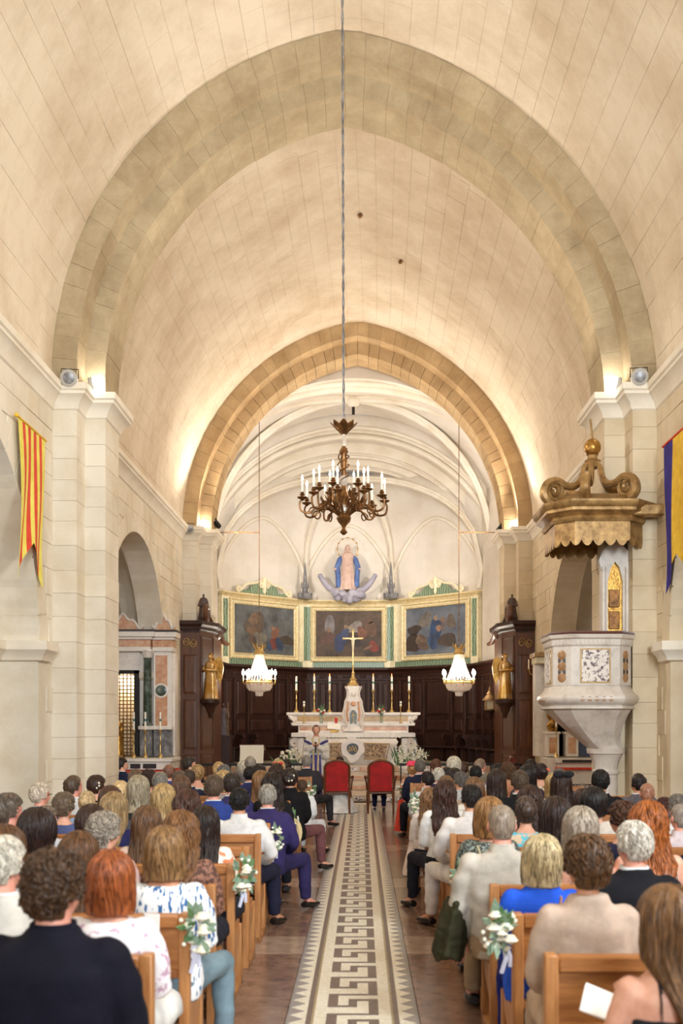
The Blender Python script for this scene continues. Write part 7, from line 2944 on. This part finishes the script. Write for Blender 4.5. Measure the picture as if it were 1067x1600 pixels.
P(1063, 1255, 4, 0, 'shaved', (150, 140, 136), 'shirt', (232, 216, 220), 'man with cropped grey hair in a pale pink shirt at the right edge', yaw=20, skin=2)
P(736, 1222, 6, 0, 'short', (34, 26, 26), 'shirt', (236, 228, 222), 'black-haired man in a white shirt and white trousers with a leg in the aisle', wide=1.18, skin=1, bc=(232, 222, 214), yaws=(.45, .1), pose='wide', yaw=8)
P(821, 1240, 5, 1, 'bun', (82, 66, 60), 'blouse', 'turq', 'woman with a low dark bun in a turquoise print', wide=1.1)
P(1059, 1237, 5, 0, 'short', (128, 122, 118), 'shirt', (236, 232, 232), 'grey-haired man in a white shirt by the right edge', yaw=20)
P(828, 1226, 6, 1, 'wavy', (66, 42, 32), 'blouse', (226, 206, 186), 'woman with dark brown waves behind the turquoise print')
P(928, 1230, 6, 1, 'bouffant', (32, 26, 26), 'blouse', (226, 212, 196), 'black-haired woman in a cream top in front of the pulpit')
P(1038, 1243, 6, 1, 'ponytail', (74, 36, 34), 'strap', (60, 30, 40), 'woman with dark red hair, a bow and bare shoulders')
P(695, 1218, 7, 1, 'wavy', (72, 44, 36), 'blouse', (240, 236, 232), 'woman with long dark wavy hair in a white blouse at the aisle', wide=1.1, bc=(34, 32, 40), bottomkind='trousers', yaws=(.4, 0))
P(911, 1231, 7, 1, 'medium', (66, 46, 38), 'blouse', (226, 220, 216), 'dark brown-haired woman left of the black-haired woman in cream')
P(1011, 1223, 7, 0, 'shaved', (176, 126, 106), 'shirt', (206, 190, 190), 'bald ruddy man by the right pier', skin=2)
P(741, 1213, 8, 1, 'long', (128, 94, 66), 'blouse', (230, 220, 206), 'woman with brown hair directly behind the black-haired man in white', yaw=15)
P(697, 1210, 8, 1, 'updo', (132, 100, 72), 'blouse', (190, 170, 150), 'woman with a brown updo above the white blouse')
P(812, 1200, 8, 0, 'short', (96, 78, 64), 'jacket', (24, 24, 26), 'man with short brown hair in a black jacket', skin=2, wide=1.15)
P(877, 1204, 8, 1, 'longest', (60, 38, 30), 'blouse', (196, 40, 40), 'woman with long dark hair, a black velvet bow and a red top')
P(938, 1199, 8, 0, 'short', (26, 22, 22), 'jacket', (22, 22, 26), 'black-haired man in a black suit in front of the pulpit column', wide=1.15, skin=1)
P(776, 1200, 9, 1, 'longest', (56, 36, 28), 'sleeveless', (222, 184, 166), 'woman with long straight dark hair in nude pink')
P(719, 1203, 9, 0, 'short', (110, 104, 102), 'shirt', (196, 194, 196), 'man with salt and pepper hair in a light grey shirt', yaw=25, skin=1)
P(671, 1230, 9, 1, 'wavy', (150, 112, 78), 'blouse', (230, 214, 202), 'little girl with light brown hair in a pale tulle dress at the aisle', child=True)
P(866, 1207, 9, 1, 'long', (200, 170, 120), 'blouse', (210, 200, 190), 'blond woman beside the black velvet bow')
P(997, 1208, 9, 0, 'bald', (40, 30, 28), 'jacket', (104, 100, 106), 'balding dark-haired man in a grey jacket by the right pier', skin=1, yaw=15)
P(710, 1199, 10, 1, 'bob', (44, 34, 32), 'blouse', (60, 50, 60), 'dark-haired woman behind the salt and pepper hair')
P(824, 1193, 10, 1, 'medium', (34, 26, 26), 'blouse', (70, 60, 70), 'black-haired woman left of the orange hair flower')
P(874, 1198, 10, 0, 'short', (120, 112, 108), 'jacket', (80, 76, 84), 'grey-haired man behind the black velvet bow')
P(685, 1197, 11, 0, 'short', (230, 226, 222), 'jacket', (44, 40, 78), 'white-haired man in an indigo suit', skin=2, wide=1.1)
P(743, 1194, 11, 0, 'short', (24, 20, 22), 'shirt', (210, 206, 206), 'black-haired man right of the indigo suit', skin=1)
P(793, 1189, 11, 1, 'curly', (104, 74, 48), 'strap', (130, 116, 190), 'woman with short brown curls in lavender', skin=1)
P(844, 1190, 11, 1, 'bun', (46, 32, 30), 'blouse', 'floral', 'woman with a dark bun and an orange flower in a floral top', yaw=20)
P(667, 1203, 12, 0, 'short', (40, 28, 26), 'shirt', (220, 220, 222), 'dark-haired boy in front of the indigo suit', yaw=25)
P(698, 1198, 12, 1, 'bob', (40, 32, 34), 'blouse', (60, 60, 80), 'dark-haired woman in a patterned top right of the white-haired man')
P(777, 1192, 12, 1, 'bob', (30, 24, 24), 'blouse', (124, 112, 180), 'black-haired woman beside the short brown curls')
P(751, 1185, 13, 0, 'bald', (150, 128, 112), 'jacket', (150, 140, 124), 'balding man in a khaki jacket turned to the right', yaw=-40, skin=2)
P(829, 1184, 13, 1, 'bun', (36, 28, 28), 'blouse', (200, 196, 196), 'dark-haired woman with a white hair clip near the right casing')
P(709, 1182, 13, 1, 'bouffant', (234, 230, 220), 'blouse', (196, 190, 190), 'woman with a full white hairdo')
P(656, 1185, 14, 0, 'short', (124, 118, 114), 'jacket', (30, 32, 56), 'grey-haired man in a navy suit at the aisle near the front right', skin=2, wide=1.3, yaws=(.3, 0))
P(723, 1189, 14, 1, 'updo', (86, 60, 46), 'blouse', (140, 120, 110), 'brown-haired woman beside the full white hairdo')
P(644, 1190, 15, 1, 'bun', (200, 160, 110), 'sleeveless', (232, 84, 66), 'woman in a coral dress with a pink hat at the front right', wide=1.1, bc=None)
P(681, 1184, 15, 0, 'short', (120, 80, 60), 'jacket', (60, 56, 66), 'man with short reddish brown hair near the front right', skin=2)
print('people', len(NPEOPLE), round(time.time() - T0, 1), len(bpy.data.objects))
# ------------------------------------------------------------------ red armchairs, bride and groom, priest, last details
M['chairwood'] = mat('polished_walnut', rgb(112, 62, 32), .35, col2=rgb(84, 44, 22), scale=4, stretch=(6, 6, 1))


def red_chair(loc, rz, label):
    t = thing('red_armchair', label, 'armchair', loc, rz, group='red velvet armchairs')
    w, h0, h1 = .24, .44, 1.03

    def outline(k):
        pts = [(-w * k, h0)]
        for i in range(13):
            a = PI - PI * i / 12
            pts.append((w * k * math.cos(a), h1 - .14 - (1 - k) * .02 + .14 * k * math.sin(a)))
        pts.append((w * k, h0))
        return pts
    MB().prism(outline(.9), -.03, .03, 'Y').build('back_cushion', M['red'], t, ang=30)
    q = MB()
    q.tube([(x, 0, z) for x, z in outline(1.0)] + [(-w, 0, h0)], .026, 8)
    q.build('back_frame', M['chairwood'], t)
    MB().bevbox(-.27, .27, .0, .5, .38, .44, .015).build('seat_frame', M['chairwood'], t)
    MB().bevbox(-.25, .25, .03, .49, .43, .50, .03).build('seat_cushion', M['red'], t)
    for sg in (-1, 1):
        MB().tube([(sg * w, 0, h0), (sg * w, -.02, .2), (sg * (w + .01), -.05, 0)], [.026, .022, .016], 8).build('back_leg', M['chairwood'], t)
        MB().tube([(sg * .25, .46, .4), (sg * .26, .49, .25), (sg * .255, .46, 0)], [.03, .024, .016], 8).build('front_leg', M['chairwood'], t)
        a = MB().tube([(sg * w, .02, .70), (sg * .30, .2, .70), (sg * .31, .40, .69), (sg * .30, .44, .66)], [.02, .024, .024, .016], 8).build('arm', M['chairwood'], t)
        MB().tube([(sg * .30, .38, .68), (sg * .28, .34, .56), (sg * .27, .38, .44)], .017, 7).build('arm_post', M['chairwood'], a)
        MB().bevbox(sg * .30 - .025, sg * .30 + .025, .16, .36, .70, .73, .012).build('arm_pad', M['red'], a)
    return t


YC = 19.95
xl, xr = (526.5 - VX) * YC / F, (595 - VX) * YC / F
red_chair((xl, YC, 0), 0, 'red velvet armchair of the bride, left of the aisle mosaic')
red_chair((xr, YC, 0), 0, 'red velvet armchair of the groom, right of the aisle mosaic')
p = px(800, 1190, 22.2)
red_chair((p.x, 22.2, 0), 1.2, 'red velvet armchair turned sideways near the right wooden casing')

br = person(0, 0, 0, 1, 'updo', (70, 46, 34), 'strap', (244, 240, 234), 'bride in white with dark pinned hair on the left red chair', loc=(xl + .05, YC + .30, 0), htop=.84, bc=None, pose='wide', group='bridal couple', pitch=-.1)
q = MB()
R = random.Random(3)
rg = []
for j in range(7):
    t_ = j / 6
    z = .42 * (1 - t_) + .012
    rg.append([((.2 + .22 * t_) * math.cos(a) * (1 + .06 * math.cos(a * 9 + t_)), .06 + (.2 + .28 * t_) * math.sin(a) * (1 + .06 * math.cos(a * 9)), z) for a in [2 * PI * i / 48 for i in range(48)]])
q.loft(rg)
q.build('gown_skirt', cloth((244, 240, 234)), br)
person(0, 0, 0, 0, 'short', (60, 44, 34), 'jacket', (28, 30, 58), 'groom in a navy suit on the right red chair', loc=(xr - .02, YC + .30, 0), htop=.80, bc=(28, 30, 58), pose='wide', group='bridal couple')

# priest, standing, facing the congregation
YPR = 22.4
p = px(494, 1133, YPR)
sp_ = p.z / 1.755
pr = thing('person', 'bearded priest in white vestment with violet stole holding a microphone', 'person', (p.x, YPR, 0), PI)
pr.scale = (sp_ * .98, sp_, sp_)
LIFT = .45
q = MB()
q.M = Matrix.Translation((0, 0, LIFT))
torso(q, 0)
q.tube([(0, -.02, 1.03), (0, -.01, 1.07), (0, .0, 1.13)], [.062, .055, .054], 14)
arms(q, 0, 'hold')
q.M = None
hm = MB()
headmesh(hm, 0, 0.05, -.1)
q.add([Vector(v) + Vector((0, 0, LIFT)) for v in hm.v], hm.f)
for s_ in (-1, 1):
    q.tube([(s_ * .09, 0, .95), (s_ * .1, .01, .5), (s_ * .1, 0, .07)], [.09, .06, .04], 12)
    q.tube([(s_ * .1, 0, .06), (s_ * .11, .14, .035)], [.042, .032], 10)
me = remesh(q, 'body', .013, 1)
hb = MB()
hb.M = Matrix.Translation((0, 0, LIFT))
hands(hb, 0, 'hold')
bm = bmesh.new()
bm.from_mesh(me)
bm.from_mesh(hb.mesh('h'))
bm.to_mesh(me)
bm.free()
me.shade_smooth()
link('body', me, SKIN[0], pr)
q = MB()
rg = []
for (z, hw, hd) in ((.06, .34, .26), (.3, .31, .24), (.6, .28, .21), (.9, .25, .19), (1.1, .24, .17), (1.3, .235, .155), (1.42, .19, .12), (1.475, .11, .09), (1.50, .075, .075)):
    rg.append([(hw * math.cos(a) * (1 + .05 * math.cos(a * 10) * (1.4 - z)), -.01 + hd * math.sin(a) * (1 + .05 * math.cos(a * 10) * (1.4 - z)), z) for a in [2 * PI * i / 44 for i in range(44)]])
q.loft(rg)
q.M = Matrix.Translation((0, 0, LIFT))
arms(q, 0, 'hold', .03)
q.M = None
for s_ in (-1, 1):
    q.tube([(s_ * .24, .02, 1.16), (s_ * .22, .14, 1.06), (s_ * .14, .2, 1.08)], [.08, .1, .06], 12)
link('alb', remesh(q, 'alb', .018, 3, wrinkle(.005, 7, 6)), cloth((240, 234, 222)), pr)
M['violet'] = mat('violet_silk', rgb(62, 44, 132), .6, col2=rgb(48, 32, 108), scale=8)
for s_ in (-1, 1):
    q = MB()
    q.tube([(s_ * .07, -.06, 1.49), (s_ * .07, .09, 1.46), (s_ * .065, .17, 1.3), (s_ * .055, .215, 1.1), (s_ * .05, .25, .8), (s_ * .05, .275, .3)], [.02, .022, .022, .022, .024, .024], 8, flat=.35)
    q.build('stole', cloth((226, 206, 160)), pr)
    q = MB()
    q.tube([(s_ * .08, .15, 1.32), (s_ * .17, .12, 1.37), (s_ * .25, .03, 1.40)], [.035, .045, .04], 8, flat=.6)
    q.build('shoulder_band', M['violet'], pr)
q = MB()
q.loft([[(-.11, .19, 1.1), (.11, .19, 1.1), (.11, .22, 1.1), (-.11, .22, 1.1)], [(-.13, .19, .7), (.13, .19, .7), (.13, .25, .7), (-.13, .25, .7)], [(-.16, .2, .1), (.16, .2, .1), (.16, .27, .1), (-.16, .27, .1)]])
q.build('front_panel', M['violet'], pr)
h = link('hair', hair('bald'), hairmat((80, 58, 46)), pr)
h.matrix_local = Matrix.Translation((0, 0, LIFT)) @ headrot(.05, -.1)
q = MB()
q.ell((0, .058, 1.122), (.040, .036, .026), 14, 10)
q.tube([(-.058, .02, 1.175), (-.05, .06, 1.135), (0, .09, 1.118), (.05, .06, 1.135), (.058, .02, 1.175)], .010, 8)
b_ = q.build('beard', hairmat((86, 60, 46)), pr)
b_.matrix_local = h.matrix_local
for sd in (-1, 1):
    e = link('eye', CACHE[('eye',)], M['eye'], pr)
    e.matrix_local = h.matrix_local @ Matrix.Translation((sd * .031, .087, 1.205))
    q = MB()
    q.tube([(sd * .015, .094, 1.226), (sd * .046, .084, 1.228)], [.005, .003], 6)
    o = q.build('eyebrow', hairmat((70, 50, 40)), pr)
    o.matrix_local = h.matrix_local
mic = thing('microphone', 'black hand microphone held by the priest', 'microphone', (p.x, YPR - .30, p.z - .50))
MB().tube([(0, 0, -.1), (0, -.01, .08)], [.012, .015], 10).build('handle', M['black'], mic)
MB().ell((0, -.012, .11), (.026, .026, .032), 12, 8).build('head', M['darkiron'], mic)

# ---- accessories of single guests
byl = {o['label']: o for o in NPEOPLE}


def guest(s):
    for l, o in byl.items():
        if s in l:
            return o
    raise KeyError(s)


def part(s, mb, nm, m, head=True):
    o = mb.build(nm, m, guest(s))
    return o


M['pinkfelt'] = mat('pink_felt', rgb(232, 66, 96), .85)
part('coral dress', MB().lathe([(.02, 1.35), (.075, 1.345), (.088, 1.31), (.09, 1.28), (.12, 1.265), (.02, 1.265)], (-.01, -.02, 0), 20), 'pink_hat', M['pinkfelt'])
q = MB()
rg = []
for j in range(8):
    t_ = j / 7
    rg.append([(-.19 - .05 * t_ + (.06 + .03 * t_) * math.cos(a) * (1 + .08 * math.cos(a * 7)), .12 + (.12 + .06 * t_) * math.sin(a), .62 - .56 * t_) for a in [2 * PI * i / 30 for i in range(30)]])
q.loft(rg)
part('coral dress', q, 'draped_skirt', cloth((232, 84, 66)))
q = MB()
rg = []
for j in range(8):
    t_ = j / 7
    rg.append([(-.14 - .04 * t_ + (.08 + .05 * t_) * math.cos(a) * (1 + .1 * math.cos(a * 9)), .1 + (.15 + .1 * t_) * math.sin(a) * (1 + .1 * math.cos(a * 9)), .72 - .42 * t_) for a in [2 * PI * i / 40 for i in range(40)]])
q.loft(rg)
part('pale tulle dress', q, 'tulle_skirt', cloth((236, 214, 200)))
M['bowblack'] = mat('black_velvet', rgb(22, 20, 24), .9)
q = MB()
for sg in (-1, 1):
    q.ell((sg * .055, -.115, 1.30), (.055, .025, .035), 12, 8)
q.ell((0, -.13, 1.30), (.018, .018, .02), 8, 6)
part('a black velvet bow and', q, 'hair_bow', M['bowblack'])
q = MB()
for sg in (-1, 1):
    q.ell((sg * .04, -.115, 1.27), (.04, .018, .024), 12, 8)
part('red hair bow', q, 'hair_bow', M['petalr'])
M['orangefl'] = mat('orange_petal', rgb(236, 104, 66), .7)
q = MB()
rosebud(q, (.08, -.08, 1.23), .035)
part('an orange flower', q, 'hair_flower', M['orangefl'])
for s_, n_ in (('pinned dark hair and white flowers', 6), ('short-haired woman with white flowers', 5)):
    R = random.Random(2)
    for j in range(n_):
        a = R.uniform(0, 6.28)
        part(s_, MB().ell((.06 * math.cos(a), -.125 + .02 * abs(math.cos(a)), 1.21 + .045 * math.sin(a)), (.011, .008, .011), 7, 5), 'hair_flower', M['petal'])
q = MB()
q.tube([(-.075, .0, 1.19), (-.07, .085, 1.195), (-.02, .105, 1.19), (.02, .105, 1.19), (.07, .085, 1.195), (.075, 0, 1.19)], .004, 6)
o = part('man with glasses in a dark navy suit', q, 'glasses', M['black'])
o.matrix_local = Matrix.Rotation(math.radians(-28), 4, 'Z')
q = MB()
q.tube([(-.09, -.135, .56), (-.02, -.16, .75), (.05, -.155, .90), (.085, -.115, 1.0), (.085, -.02, 1.02)], .007, 6)
part('royal blue with a thin bag strap', q, 'bag_strap', cloth((190, 140, 110)))
q = MB()
q.tube([(.1, -.13, .6), (.02, -.165, .78), (-.06, -.15, .9), (-.09, -.1, 1.0)], .008, 6)
part('dark sequins', q, 'bag_strap', cloth((220, 206, 170)))

# papers, jacket, hat
p = px(238, 1452, 4.62)
t = thing('order_of_service', 'white folded paper held by the woman with the red bob', 'paper', p, -.3)
MB().bevbox(-.035, .035, -.003, .003, -.07, .07, .001).build('front_leaf', M['page'], t)
q = MB()
q.M = Matrix.Translation((-.035, 0, 0)) @ Matrix.Rotation(2.2, 4, 'Z')
q.bevbox(-.0, .07, -.003, .003, -.07, .07, .001)
q.build('back_leaf', M['page'], t)
p = px(948, 1572, 3.66)
t = thing('order_of_service', 'white paper held by the bare-shouldered woman closest on the right', 'paper', p, .2)
q = MB()
q.M = Matrix.Rotation(-.9, 4, 'X') @ Matrix.Rotation(.5, 4, 'Y')
q.bevbox(-.09, .07, -.0015, .0015, -.06, .06, .001)
q.build('front_leaf', M['page'], t)
q = MB()
q.M = Matrix.Rotation(-.75, 4, 'X') @ Matrix.Rotation(.5, 4, 'Y')
q.bevbox(-.09, .07, -.0015, .0015, -.06, .06, .001)
q.build('back_leaf', M['page'], t)
p = px(712, 1448, 6.05)
t = thing('olive_jacket', 'dark olive jacket hanging over the aisle beside the linen shirt', 'jacket', (p.x, 6.05, p.z))
q = MB()
R = random.Random(8)
rg = []
for j in range(9):
    t_ = j / 8
    wd = .05 + .045 * math.sin(t_ * PI * .8)
    rg.append([(-.05 * t_ + wd * math.cos(a) * (1 + .12 * math.cos(a * 5 + t_ * 3)), .13 * math.sin(a) * (1 + .1 * math.cos(a * 7)), .16 - .34 * t_ + .02 * math.sin(a * 3)) for a in [2 * PI * i / 32 for i in range(32)]])
q.loft(rg)
link('cloth_body', remesh(q, 'cloth_body', .012, 3, wrinkle(.008, 3, 12)), cloth((58, 56, 36)), t)
MB().tube([(.0, -.02, .16), (.06, .0, .2), (.12, .05, .17)], [.04, .05, .03], 10).build('sleeve', cloth((58, 56, 36)), t)
p = px(462, 1300, 10.9)
t = thing('straw_hat', 'cream straw hat hung on a pew end left of the aisle', 'hat', (p.x - .02, 10.88, p.z))
M['straw'] = mat('straw', rgb(230, 206, 156), .8, col2=rgb(206, 178, 126), scale=50, kind='wave')
q = MB()
q.M = Matrix.Rotation(PI / 2, 4, 'X') @ Matrix.Scale(.6, 4, (1, 0, 0))
q.lathe([(.15, 0), (.152, .006), (.09, .012), (.085, .07), (.06, .09), (.01, .092)], (0, 0, 0), 20)
q.build('crown_and_brim', M['straw'], t)
q = MB()
q.M = Matrix.Rotation(PI / 2, 4, 'X') @ Matrix.Scale(.6, 4, (1, 0, 0))
q.lathe([(.092, .014), (.09, .035)], (0, 0, 0), 20)
q.build('hat_band', M['wood2'], t)
if bpy.data.scenes.get('workbench'):
    bpy.data.scenes.remove(bpy.data.scenes['workbench'])
print('done', round(time.time() - T0, 1), len(bpy.data.objects))
